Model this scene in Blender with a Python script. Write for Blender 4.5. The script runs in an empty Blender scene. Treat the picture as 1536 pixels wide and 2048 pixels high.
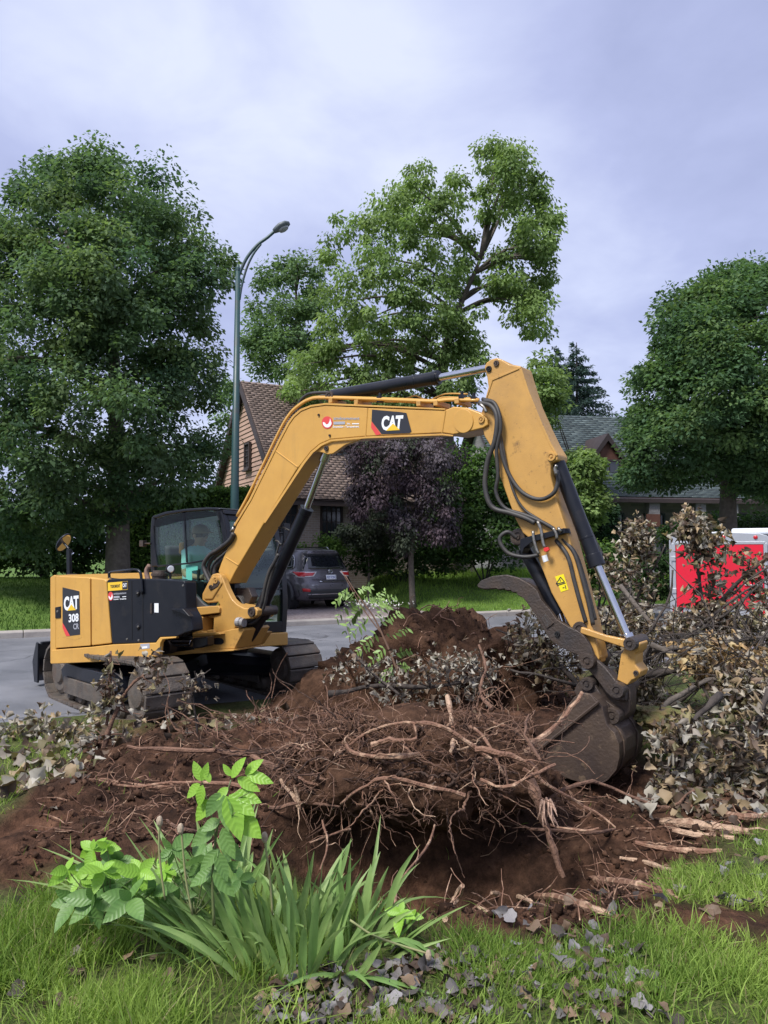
import bpy, bmesh, math, random
import numpy as np
from mathutils import Vector, Matrix

random.seed(7)
RNG = np.random.RandomState(11)
SC = bpy.context.scene
COL = SC.collection

# ------------------------------------------------------------------ camera
F_PX = 1540.0                      # focal length in pixels of the 1536 x 2048 photograph
CAM_Z = 1.70
PITCH = math.radians(3.12)
cam_data = bpy.data.cameras.new('camera')
cam = bpy.data.objects.new('camera', cam_data)
COL.objects.link(cam)
cam.location = (0, 0, CAM_Z)
cam.rotation_euler = (math.radians(90) + PITCH, 0, 0)
cam_data.sensor_fit = 'VERTICAL'
cam_data.sensor_height = 24.0
cam_data.lens = 24.0 * F_PX / 2048.0
cam_data.clip_start = 0.05
cam_data.clip_end = 3000
SC.camera = cam

# ------------------------------------------------------------------ light
SUN_ELEV, SUN_AZ = math.radians(54), math.radians(222)    # azimuth clockwise from +Y
world = bpy.data.worlds.new('World'); SC.world = world; world.use_nodes = True
def build_world():
    nt = world.node_tree; nt.nodes.clear()
    N = nt.nodes.new; L = nt.links.new
    out = N('ShaderNodeOutputWorld'); bg = N('ShaderNodeBackground')
    sky = N('ShaderNodeTexSky'); sky.sky_type = 'NISHITA'; sky.sun_disc = False
    sky.sun_elevation = SUN_ELEV; sky.sun_rotation = SUN_AZ
    sky.air_density = 1.0; sky.dust_density = 2.0
    tc = N('ShaderNodeTexCoord')
    sep = N('ShaderNodeSeparateXYZ'); L(tc.outputs['Generated'], sep.inputs[0])
    # direction projected onto a flat cloud deck
    den = N('ShaderNodeMath'); den.operation = 'MAXIMUM'; L(sep.outputs['Z'], den.inputs[0]); den.inputs[1].default_value = 0.0
    den2 = N('ShaderNodeMath'); den2.operation = 'ADD'; L(den.outputs[0], den2.inputs[0]); den2.inputs[1].default_value = 0.22
    dx = N('ShaderNodeMath'); dx.operation = 'DIVIDE'; L(sep.outputs['X'], dx.inputs[0]); L(den2.outputs[0], dx.inputs[1])
    dy = N('ShaderNodeMath'); dy.operation = 'DIVIDE'; L(sep.outputs['Y'], dy.inputs[0]); L(den2.outputs[0], dy.inputs[1])
    cb = N('ShaderNodeCombineXYZ'); L(dx.outputs[0], cb.inputs[0]); L(dy.outputs[0], cb.inputs[1])
    def noise(scale, detail, rough, off):
        mp = N('ShaderNodeMapping'); mp.inputs['Location'].default_value = off
        L(cb.outputs[0], mp.inputs[0])
        n = N('ShaderNodeTexNoise'); n.inputs['Scale'].default_value = scale
        n.inputs['Detail'].default_value = detail; n.inputs['Roughness'].default_value = rough
        n.inputs['Distortion'].default_value = 0.25
        L(mp.outputs[0], n.inputs['Vector']); return n
    n1 = noise(1.05, 5, 0.52, (3.1, 1.7, 0)); n2 = noise(3.1, 5, 0.55, (9.0, 4.2, 0))
    mixn = N('ShaderNodeMath'); mixn.operation = 'MULTIPLY_ADD'
    L(n2.outputs[0], mixn.inputs[0]); mixn.inputs[1].default_value = 0.55; L(n1.outputs[0], mixn.inputs[2])
    # thin, brighter gap in the deck ahead
    vm = N('ShaderNodeVectorMath'); vm.operation = 'DISTANCE'
    L(cb.outputs[0], vm.inputs[0]); vm.inputs[1].default_value = (-0.10, 1.13, 0)
    vr = N('ShaderNodeMapRange'); vr.interpolation_type = 'SMOOTHSTEP'
    L(vm.outputs['Value'], vr.inputs[0]); vr.inputs[1].default_value = 0.0; vr.inputs[2].default_value = 0.62
    vr.inputs[3].default_value = 0.29; vr.inputs[4].default_value = 0.0
    ad = N('ShaderNodeMath'); ad.operation = 'ADD'; L(mixn.outputs[0], ad.inputs[0]); L(vr.outputs[0], ad.inputs[1])
    vm2 = N('ShaderNodeVectorMath'); vm2.operation = 'DISTANCE'     # thicker bank of cloud to the right of it
    L(cb.outputs[0], vm2.inputs[0]); vm2.inputs[1].default_value = (0.50, 1.12, 0)
    vr2 = N('ShaderNodeMapRange'); vr2.interpolation_type = 'SMOOTHSTEP'; L(vm2.outputs['Value'], vr2.inputs[0])
    vr2.inputs[1].default_value = 0.1; vr2.inputs[2].default_value = 0.62; vr2.inputs[3].default_value = -0.22; vr2.inputs[4].default_value = 0.0
    ad2 = N('ShaderNodeMath'); ad2.operation = 'ADD'; L(ad.outputs[0], ad2.inputs[0]); L(vr2.outputs[0], ad2.inputs[1])
    rp = N('ShaderNodeValToRGB'); L(ad2.outputs[0], rp.inputs[0])
    e = rp.color_ramp.elements
    e[0].position = 0.46; e[0].color = (0.212, 0.236, 0.372, 1)
    e[1].position = 1.0; e[1].color = (0.43, 0.46, 0.555, 1)
    k = e.new(0.70); k.color = (0.275, 0.302, 0.455, 1)
    k = e.new(0.86); k.color = (0.350, 0.380, 0.52, 1)
    s1 = N('ShaderNodeMixRGB'); s1.blend_type = 'MULTIPLY'; s1.inputs[0].default_value = 1.0
    L(sky.outputs[0], s1.inputs[1]); s1.inputs[2].default_value = (0.10, 0.10, 0.10, 1)
    mx = N('ShaderNodeMixRGB'); mx.inputs[0].default_value = 0.90
    L(s1.outputs[0], mx.inputs[1]); L(rp.outputs[0], mx.inputs[2])
    L(mx.outputs[0], bg.inputs['Color']); bg.inputs['Strength'].default_value = 0.565
    L(bg.outputs[0], out.inputs[0])
build_world()
sun_data = bpy.data.lights.new('sun', 'SUN'); sun_data.energy = 1.5; sun_data.angle = math.radians(16)
sun_data.color = (1.0, 0.965, 0.91)
sun = bpy.data.objects.new('sun', sun_data); COL.objects.link(sun)
sdir = Vector((math.sin(SUN_AZ) * math.cos(SUN_ELEV), math.cos(SUN_AZ) * math.cos(SUN_ELEV), math.sin(SUN_ELEV)))
sun.rotation_euler = sdir.to_track_quat('Z', 'Y').to_euler(); sun.location = (0, 0, 30)
SC.view_settings.view_transform = 'Standard'; SC.view_settings.look = 'None'
SC.view_settings.exposure = 1.80; SC.view_settings.gamma = 1.0; SC.view_settings.use_curve_mapping = False
SC.cycles.max_bounces = 10; SC.cycles.transparent_max_bounces = 12; SC.cycles.diffuse_bounces = 6
SC.cycles.glossy_bounces = 3; SC.cycles.transmission_bounces = 6
SC.cycles.use_adaptive_sampling = True
try: SC.cycles.use_denoising = True
except Exception: pass

# ------------------------------------------------------------------ measuring helpers
SP, CP = math.sin(PITCH), math.cos(PITCH)
def ray(px, py):
    x = (px - 768.0) / F_PX; v = (1024.0 - py) / F_PX
    return Vector((x, CP - v * SP, SP + v * CP))
CAMP = Vector((0, 0, CAM_Z))
def at(px, py, Y):
    """point seen at (px, py) of the photograph, standing Y metres ahead"""
    r = ray(px, py); return CAMP + r * (Y / r.y)
def on(px, py, p0, n):
    """point seen at (px, py), lying on the plane through p0 with normal n"""
    r = ray(px, py); t = (Vector(p0) - CAMP).dot(n) / r.dot(n); return CAMP + r * t
def proj_np(P):
    X = P[:, 0]; Y = P[:, 1]; Z = P[:, 2] - CAM_Z
    fw = Y * CP + Z * SP; up = -Y * SP + Z * CP
    fw = np.maximum(fw, 1e-3)
    return 768 + F_PX * X / fw, 1024 - F_PX * up / fw
def on_ground(px, py, z):
    r = ray(px, py); t = (z - CAM_Z) / r.z; return CAMP + r * t

_perm = [np.random.RandomState(100 + i).rand(256, 256) for i in range(6)]
def vnoise(x, y, k=0):
    xi = np.floor(x).astype(int); yi = np.floor(y).astype(int); fx = x - xi; fy = y - yi
    fx = fx * fx * (3 - 2 * fx); fy = fy * fy * (3 - 2 * fy); T = _perm[k % 6]
    g = lambda a, b: T[a & 255, b & 255]
    return (g(xi, yi) * (1 - fx) + g(xi + 1, yi) * fx) * (1 - fy) + (g(xi, yi + 1) * (1 - fx) + g(xi + 1, yi + 1) * fx) * fy
def fbm(x, y, oct=4, k=0, rough=0.5):
    x = np.asarray(x, float); y = np.asarray(y, float)
    s = np.zeros_like(x); a = 1.0; tot = 0
    for i in range(oct):
        s += a * (vnoise(x * 2 ** i + 13.7 * i, y * 2 ** i + 5.1 * i, k + i) - 0.5); tot += a; a *= rough
    return s / tot * 2
def smooth(t):
    t = np.clip(t, 0, 1); return t * t * (3 - 2 * t)
def inpoly(px, py, poly):
    px = np.asarray(px, float); py = np.asarray(py, float); r = np.zeros(px.shape, bool); n = len(poly)
    for i in range(n):
        x1, y1 = poly[i]; x2, y2 = poly[(i + 1) % n]
        c = ((y1 > py) != (y2 > py)) & (px < (x2 - x1) * (py - y1) / ((y2 - y1) if y2 != y1 else 1e-9) + x1)
        r ^= c
    return r
def polydist(px, py, poly):
    px = np.asarray(px, float); py = np.asarray(py, float); d = np.full(px.shape, 1e9); n = len(poly)
    for i in range(n):
        x1, y1 = poly[i]; x2, y2 = poly[(i + 1) % n]; ex, ey = x2 - x1, y2 - y1
        t = np.clip(((px - x1) * ex + (py - y1) * ey) / max(ex * ex + ey * ey, 1e-9), 0, 1)
        d = np.minimum(d, np.hypot(px - x1 - t * ex, py - y1 - t * ey))
    return d

# ------------------------------------------------------------------ materials
MATS = {}
def _pb(m):
    return m.node_tree.nodes['Principled BSDF']
def mat(name, col, rough=0.6, metal=0.0, var=0.0, vscale=6.0, bump=0.0, bscale=40.0, col2=None, spec=0.5, coat=0.0, attr=None, thr=None):
    """principled surface with object-space noise: col..col2 mixed by noise, fine bump"""
    if name in MATS: return MATS[name]
    m = bpy.data.materials.new(name); m.use_nodes = True; MATS[name] = m
    nt = m.node_tree; N = nt.nodes.new; L = nt.links.new; b = _pb(m)
    b.inputs['Roughness'].default_value = rough; b.inputs['Metallic'].default_value = metal
    b.inputs['Specular IOR Level'].default_value = spec; b.inputs['Coat Weight'].default_value = coat
    b.inputs['Base Color'].default_value = (*col, 1)
    tc = N('ShaderNodeTexCoord')
    src = None
    if attr:
        a = N('ShaderNodeAttribute'); a.attribute_name = attr; src = a.outputs['Color']
    if col2 is not None or var > 0:
        n = N('ShaderNodeTexNoise'); n.inputs['Scale'].default_value = vscale; n.inputs['Detail'].default_value = 7
        n.inputs['Roughness'].default_value = 0.62
        L(tc.outputs['Object'], n.inputs['Vector'])
        r = N('ShaderNodeMapRange'); L(n.outputs[0], r.inputs[0])
        lo, hi = thr if thr else (0.33, 0.67)
        r.inputs[1].default_value = lo; r.inputs[2].default_value = hi
        mx = N('ShaderNodeMixRGB'); L(r.outputs[0], mx.inputs[0])
        c2 = col2 if col2 is not None else tuple(c * (1 - var) for c in col)
        if src is not None:
            mu = N('ShaderNodeMixRGB'); mu.blend_type = 'MULTIPLY'; mu.inputs[0].default_value = 1
            L(src, mu.inputs[1]); mu.inputs[2].default_value = (1 - var, 1 - var, 1 - var, 1)
            L(src, mx.inputs[1]); L(mu.outputs[0], mx.inputs[2])
        else:
            mx.inputs[1].default_value = (*col, 1); mx.inputs[2].default_value = (*c2, 1)
        L(mx.outputs[0], b.inputs['Base Color'])
        rr = N('ShaderNodeMapRange'); L(n.outputs[0], rr.inputs[0]); rr.inputs[3].default_value = max(rough - 0.12, 0.03); rr.inputs[4].default_value = min(rough + 0.15, 1)
        L(rr.outputs[0], b.inputs['Roughness'])
    elif src is not None:
        L(src, b.inputs['Base Color'])
    if bump > 0:
        n2 = N('ShaderNodeTexNoise'); n2.inputs['Scale'].default_value = bscale; n2.inputs['Detail'].default_value = 6
        L(tc.outputs['Object'], n2.inputs['Vector'])
        bp = N('ShaderNodeBump'); bp.inputs['Strength'].default_value = bump; bp.inputs['Distance'].default_value = 0.02
        L(n2.outputs[0], bp.inputs['Height']); L(bp.outputs[0], b.inputs['Normal'])
    return m
def leafmat(name, trans=0.35, rough=0.5, spec=0.35):
    """leaf surface: colour of each leaf from the mesh, some light passing through"""
    if name in MATS: return MATS[name]
    m = bpy.data.materials.new(name); m.use_nodes = True; MATS[name] = m
    nt = m.node_tree; N = nt.nodes.new; L = nt.links.new; b = _pb(m)
    a = N('ShaderNodeAttribute'); a.attribute_name = 'col'
    b.inputs['Roughness'].default_value = rough; b.inputs['Specular IOR Level'].default_value = spec
    L(a.outputs['Color'], b.inputs['Base Color'])
    t = N('ShaderNodeBsdfTranslucent')
    g = N('ShaderNodeMixRGB'); g.blend_type = 'MULTIPLY'; g.inputs[0].default_value = 1; L(a.outputs['Color'], g.inputs[1])
    g.inputs[2].default_value = (1.25, 1.3, 0.75, 1); L(g.outputs[0], t.inputs[0])
    ms = N('ShaderNodeMixShader'); ms.inputs[0].default_value = trans
    L(b.outputs[0], ms.inputs[1]); L(t.outputs[0], ms.inputs[2])
    L(ms.outputs[0], nt.nodes['Material Output'].inputs[0])
    return m
def objcol_leafmat(name, trans=0.3, rough=0.55, vein=True):
    """leaf with its colour from the object's own colour (shared mesh data)"""
    if name in MATS: return MATS[name]
    m = bpy.data.materials.new(name); m.use_nodes = True; MATS[name] = m
    nt = m.node_tree; N = nt.nodes.new; L = nt.links.new; b = _pb(m)
    o = N('ShaderNodeObjectInfo'); tc = N('ShaderNodeTexCoord')
    n = N('ShaderNodeTexNoise'); n.inputs['Scale'].default_value = 30; n.inputs['Detail'].default_value = 4
    L(tc.outputs['Object'], n.inputs['Vector'])
    r = N('ShaderNodeMapRange'); L(n.outputs[0], r.inputs[0]); r.inputs[1].default_value = 0.3; r.inputs[2].default_value = 0.7
    r.inputs[3].default_value = 0.72; r.inputs[4].default_value = 1.12
    mu = N('ShaderNodeVectorMath'); mu.operation = 'SCALE'; L(o.outputs['Color'], mu.inputs[0]); L(r.outputs[0], mu.inputs['Scale'])
    L(mu.outputs[0], b.inputs['Base Color']); b.inputs['Roughness'].default_value = rough
    b.inputs['Specular IOR Level'].default_value = 0.35
    t = N('ShaderNodeBsdfTranslucent'); L(mu.outputs[0], t.inputs[0])
    ms = N('ShaderNodeMixShader'); ms.inputs[0].default_value = trans
    L(b.outputs[0], ms.inputs[1]); L(t.outputs[0], ms.inputs[2]); L(ms.outputs[0], nt.nodes['Material Output'].inputs[0])
    return m
def glassmat(name, tint=(0.75, 0.9, 0.85), refl=0.06):
    if name in MATS: return MATS[name]
    m = bpy.data.materials.new(name); m.use_nodes = True; MATS[name] = m
    nt = m.node_tree; nt.nodes.remove(_pb(m)); N = nt.nodes.new; L = nt.links.new
    t = N('ShaderNodeBsdfTransparent'); t.inputs[0].default_value = (*tint, 1)
    g = N('ShaderNodeBsdfGlossy'); g.inputs['Roughness'].default_value = 0.03
    fr = N('ShaderNodeLayerWeight'); fr.inputs[0].default_value = 0.5
    pw = N('ShaderNodeMath'); pw.operation = 'POWER'; L(fr.outputs['Facing'], pw.inputs[0]); pw.inputs[1].default_value = 4.0
    ad = N('ShaderNodeMath'); ad.operation = 'MULTIPLY_ADD'; L(pw.outputs[0], ad.inputs[0]); ad.inputs[1].default_value = 0.7; ad.inputs[2].default_value = refl
    ms = N('ShaderNodeMixShader'); L(ad.outputs[0], ms.inputs[0]); L(t.outputs[0], ms.inputs[1]); L(g.outputs[0], ms.inputs[2])
    L(ms.outputs[0], nt.nodes['Material Output'].inputs[0])
    return m

# ------------------------------------------------------------------ objects
ORG = {}
def tag(o, label=None, cat=None, group=None, kind=None):
    if label: o['label'] = label
    if cat: o['category'] = cat
    if group: o['group'] = group
    if kind: o['kind'] = kind
    return o
def thing(name, label, cat, loc, group=None):
    o = bpy.data.objects.new(name, None); COL.objects.link(o); o.location = loc
    o.empty_display_size = 0.2
    ORG[o] = Vector(loc); return tag(o, label, cat, group)
class MB:
    """collects shapes in world coordinates; build() links them as ONE mesh object"""
    def __init__(s): s.v = []; s.f = []
    def add(s, vs, fs):
        o = len(s.v); s.v += [Vector(v) for v in vs]; s.f += [tuple(i + o for i in f) for f in fs]; return s
    def box(s, c, ax, ay, az):
        """centre and three half-edge vectors"""
        c = Vector(c); ax, ay, az = Vector(ax), Vector(ay), Vector(az)
        vs = [c + sx * ax + sy * ay + sz * az for sz in (-1, 1) for sy in (-1, 1) for sx in (-1, 1)]
        return s.add(vs, [(0, 2, 3, 1), (4, 5, 7, 6), (0, 1, 5, 4), (2, 6, 7, 3), (0, 4, 6, 2), (1, 3, 7, 5)])
    def prism(s, pts, ext):
        pts = [Vector(p) for p in pts]; ext = Vector(ext); n = len(pts)
        vs = pts + [p + ext for p in pts]
        fs = [tuple(range(n)), tuple(range(2 * n - 1, n - 1, -1))]
        fs += [(i, i + n, (i + 1) % n + n, (i + 1) % n) for i in range(n)]
        return s.add(vs, fs)
    def flat(s, pts): return s.add(pts, [tuple(range(len(pts)))])
    def tube(s, pts, r, n=10, cap=True):
        pts = [Vector(p) for p in pts]; m = len(pts)
        rs = r if isinstance(r, (list, tuple)) else [r] * m
        prev = None; vs = []
        for i, p in enumerate(pts):
            t = (pts[min(i + 1, m - 1)] - pts[max(i - 1, 0)])
            if t.length < 1e-9: t = Vector((0, 0, 1))
            t.normalize()
            if prev is None: a = t.orthogonal().normalized()
            else:
                a = prev - t * prev.dot(t)
                a = a.normalized() if a.length > 1e-6 else t.orthogonal().normalized()
            prev = a; b = t.cross(a)
            for k in range(n):
                th = 2 * math.pi * k / n; vs.append(p + (a * math.cos(th) + b * math.sin(th)) * rs[i])
        fs = [(i * n + k, i * n + (k + 1) % n, (i + 1) * n + (k + 1) % n, (i + 1) * n + k) for i in range(m - 1) for k in range(n)]
        if cap: fs += [tuple(range(n - 1, -1, -1)), tuple((m - 1) * n + k for k in range(n))]
        return s.add(vs, fs)
    def cyl(s, a, b, r, n=18): return s.tube([a, b], r, n)
    def lathe(s, c, axis, prof, n=24):
        """prof: (distance along axis, radius) pairs"""
        c = Vector(c); axis = Vector(axis).normalized(); a = axis.orthogonal().normalized(); b = axis.cross(a); m = len(prof); vs = []
        for h, r in prof:
            for k in range(n):
                th = 2 * math.pi * k / n; vs.append(c + axis * h + (a * math.cos(th) + b * math.sin(th)) * r)
        fs = [(i * n + k, i * n + (k + 1) % n, (i + 1) * n + (k + 1) % n, (i + 1) * n + k) for i in range(m - 1) for k in range(n)]
        fs += [tuple(range(n - 1, -1, -1)), tuple((m - 1) * n + k for k in range(n))]
        return s.add(vs, fs)
    def build(s, name, m, parent=None, bevel=0.0, smooth_=False, seg=2, normals=True):
        me = bpy.data.meshes.new(name)
        o0 = ORG[parent] if parent is not None else Vector((0, 0, 0))
        me.from_pydata([tuple(v - o0) for v in s.v], [], s.f)
        if normals:
            bm = bmesh.new(); bm.from_mesh(me); bmesh.ops.recalc_face_normals(bm, faces=bm.faces); bm.to_mesh(me); bm.free()
        if smooth_: me.polygons.foreach_set('use_smooth', [True] * len(me.polygons))
        me.materials.append(m); me.update()
        o = bpy.data.objects.new(name, me); COL.objects.link(o)
        if parent is not None: o.parent = parent
        ORG[o] = o0
        if bevel > 0:
            b = o.modifiers.new('bevel', 'BEVEL'); b.width = bevel; b.segments = seg; b.limit_method = 'ANGLE'; b.angle_limit = math.radians(32)
            if not smooth_:
                me.polygons.foreach_set('use_smooth', [True] * len(me.polygons))
                b.harden_normals = True
        return o
def smooth_line(pts, sub=6):
    pts = [Vector(p) for p in pts]
    if len(pts) < 3: return pts
    out = []
    P = [pts[0] * 2 - pts[1]] + pts + [pts[-1] * 2 - pts[-2]]
    for i in range(1, len(P) - 2):
        p0, p1, p2, p3 = P[i - 1], P[i], P[i + 1], P[i + 2]
        for k in range(sub):
            t = k / sub
            out.append(0.5 * ((2 * p1) + (p2 - p0) * t + (2 * p0 - 5 * p1 + 4 * p2 - p3) * t * t + (3 * p1 - p0 - 3 * p2 + p3) * t ** 3))
    out.append(pts[-1]); return out
def np_mesh(name, V, Fq, m, parent=None, cols=None, smooth_=False):
    """fast mesh from arrays; Fq is (n, k) faces, cols per vertex"""
    V = np.asarray(V, np.float32); Fq = np.asarray(Fq, np.int32); n, k = Fq.shape
    o0 = ORG[parent] if parent is not None else Vector((0, 0, 0))
    V = V - np.array(o0, np.float32)
    me = bpy.data.meshes.new(name); me.vertices.add(len(V)); me.vertices.foreach_set('co', V.ravel())
    me.loops.add(n * k); me.loops.foreach_set('vertex_index', Fq.ravel())
    me.polygons.add(n); me.polygons.foreach_set('loop_start', np.arange(0, n * k, k, dtype=np.int32))
    me.polygons.foreach_set('loop_total', np.full(n, k, np.int32))
    if smooth_: me.polygons.foreach_set('use_smooth', np.ones(n, bool))
    if cols is not None:
        a = me.color_attributes.new('col', 'FLOAT_COLOR', 'POINT')
        c4 = np.ones((len(V), 4), np.float32); c4[:, :3] = cols; a.data.foreach_set('color', c4.ravel())
    me.materials.append(m); me.update(calc_edges=True); me.validate()
    o = bpy.data.objects.new(name, me); COL.objects.link(o)
    if parent is not None: o.parent = parent
    ORG[o] = o0; return o
def frames(dirs, ups=None):
    """rotation matrices (n,3,3) whose columns are x (side), y (dir), z (normal)"""
    d = dirs / np.maximum(np.linalg.norm(dirs, axis=1, keepdims=True), 1e-9)
    if ups is None: ups = RNG.normal(size=d.shape)
    x = np.cross(d, ups); x /= np.maximum(np.linalg.norm(x, axis=1, keepdims=True), 1e-9)
    z = np.cross(x, d); return np.stack([x, d, z], axis=2)
def scatter(tv, tf, pos, R, scale, cols):
    """copies of template (tv, tf) at pos with rotations R; returns V, F, C"""
    tv = np.asarray(tv, float); tf = np.asarray(tf, int); n = len(pos); k = len(tv)
    sc = np.asarray(scale, float); sc = sc[:, None, None] if sc.ndim == 1 else sc[:, None, :]
    V = np.einsum('nij,nkj->nki', R, tv[None] * sc) + pos[:, None, :]
    Fq = (tf[None] + (np.arange(n) * k)[:, None, None]).reshape(-1, tf.shape[1])
    return V.reshape(-1, 3), Fq, np.repeat(cols, k, axis=0)
def text_mesh(txt, bold=0.0, space=1.0):
    c = bpy.data.curves.new('lettering', 'FONT'); c.body = txt; c.offset = bold; c.resolution_u = 3; c.space_character = space
    o = bpy.data.objects.new('lettering_source', c); COL.objects.link(o)
    dg = bpy.context.evaluated_depsgraph_get(); dg.update()
    me = bpy.data.meshes.new_from_object(o.evaluated_get(dg))
    vs = [v.co.copy() for v in me.vertices]; fs = [tuple(p.vertices) for p in me.polygons]
    bpy.data.objects.remove(o); bpy.data.curves.remove(c); bpy.data.meshes.remove(me)
    x0 = min(v.x for v in vs); x1 = max(v.x for v in vs); y0 = min(v.y for v in vs); y1 = max(v.y for v in vs)
    return [((v.x - x0) / (x1 - x0), (v.y - y0) / (y1 - y0)) for v in vs], fs
def lettering(txt, quad, place, m, parent, bold=0.0, name='lettering', space=1.0):
    """flat letters mapped into quad = (top-left, top-right, bottom-right, bottom-left), place() gives the surface point"""
    uv, fs = text_mesh(txt, bold, space); tl, tr, br, bl = quad; b = MB()
    vs = []
    for u, v in uv:
        x = (bl[0] * (1 - u) + br[0] * u) * (1 - v) + (tl[0] * (1 - u) + tr[0] * u) * v
        y = (bl[1] * (1 - u) + br[1] * u) * (1 - v) + (tl[1] * (1 - u) + tr[1] * u) * v
        vs.append(place(x, y))
    b.add(vs, fs); return b.build(name, m, parent, normals=False)

# ================================================================== THE SETTING
E = Vector((0.890, 0.457, 0)).normalized()      # along the street
M_ = Vector((-E.y, E.x, 0))                     # across it, away from the camera
C0 = Vector((-7.3, 15.7, 0))                    # a point of the far kerb line
ROAD_W = 8.6
def dcoord(x, y): return (x - C0.x) * M_.x + (y - C0.y) * M_.y
def em(e, d, z=0.0): return C0 + E * e + M_ * d + Vector((0, 0, z))
DIRT_PX = [(-60, 1800), (-60, 1690), (40, 1590), (120, 1540), (200, 1470), (300, 1440), (480, 1425), (620, 1395), (700, 1360),
           (760, 1330), (1000, 1310), (1300, 1360), (1290, 1480), (1400, 1560), (1600, 1590), (1600, 1650), (1480, 1690), (1360, 1730), (1330, 1790),
           (1420, 1810), (1600, 1830), (1600, 1900), (1430, 1890), (1250, 1850), (1130, 1880), (1000, 1870), (860, 1850), (760, 1850),
           (640, 1780), (430, 1730), (260, 1720), (120, 1760), (40, 1790)]
FEAT = [(1.15, 4.6, -0.16, 0.7, 0.6), (-1.95, 4.75, 0.15, 0.6, 0.4), (-1.25, 6.0, 0.12, 0.9, 0.35),
        (-0.35, 6.5, 0.20, 0.9, 0.4), (0.9, 6.9, 0.2, 0.9, 0.4), (1.75, 5.75, -0.2, 0.6, 0.45), (-0.6, 5.2, 0.10, 0.5, 0.4)]
def gbase(x, y):
    d = dcoord(x, y)
    z = -0.05 + 0.09 * smooth((-ROAD_W + 0.45 - d) / 0.7) + 0.06 * smooth((-ROAD_W - d) / 2.2)
    q = ((x - 0.22) / 0.98) ** 2 + ((y - 4.32) / 0.60) ** 2
    z = z - 0.52 * np.exp(-q ** 2.2) * (d < -ROAD_W + 0.6)
    for fx, fy, a, rx, ry in FEAT:
        z = z + a * np.exp(-((x - fx) / rx) ** 2 - ((y - fy) / ry) ** 2) * (d < -ROAD_W + 0.6)
    return z
def dirtmask(x, y):
    x = np.asarray(x, float); y = np.asarray(y, float)
    P = np.stack([x, y, gbase(x, y)], axis=-1).reshape(-1, 3)
    px, py = proj_np(P)
    # ragged border
    px = px + 55 * fbm(P[:, 0] * 2.2, P[:, 1] * 2.2, 3, 2); py = py + 40 * fbm(P[:, 0] * 2.2 + 40, P[:, 1] * 2.2, 3, 1)
    ins = inpoly(px, py, DIRT_PX); dd = polydist(px, py, DIRT_PX)
    m = np.clip(0.5 + np.where(ins, 1, -1) * dd / 50.0, 0, 1)
    m[(P[:, 1] < 1.2) | (P[:, 1] > 12)] = 0
    return m.reshape(x.shape)
def G(x, y):
    """height of the near ground"""
    x = np.asarray(x, float); y = np.asarray(y, float)
    dm = dirtmask(x, y); z = gbase(x, y)
    near = smooth((-ROAD_W - dcoord(x, y)) / 0.6)
    z = z + dm * near * (0.085 * fbm(x * 2.6, y * 2.6, 4, 0) + 0.055 * fbm(x * 9, y * 9, 3, 3) + 0.035 * np.abs(fbm(x * 22, y * 22, 2, 1)) ** 0.8)
    z = z + (1 - dm) * near * (0.03 * fbm(x * 1.3, y * 1.3, 3, 4))
    return z
def g1(x, y): return float(G(np.array([x]), np.array([y]))[0])

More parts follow.
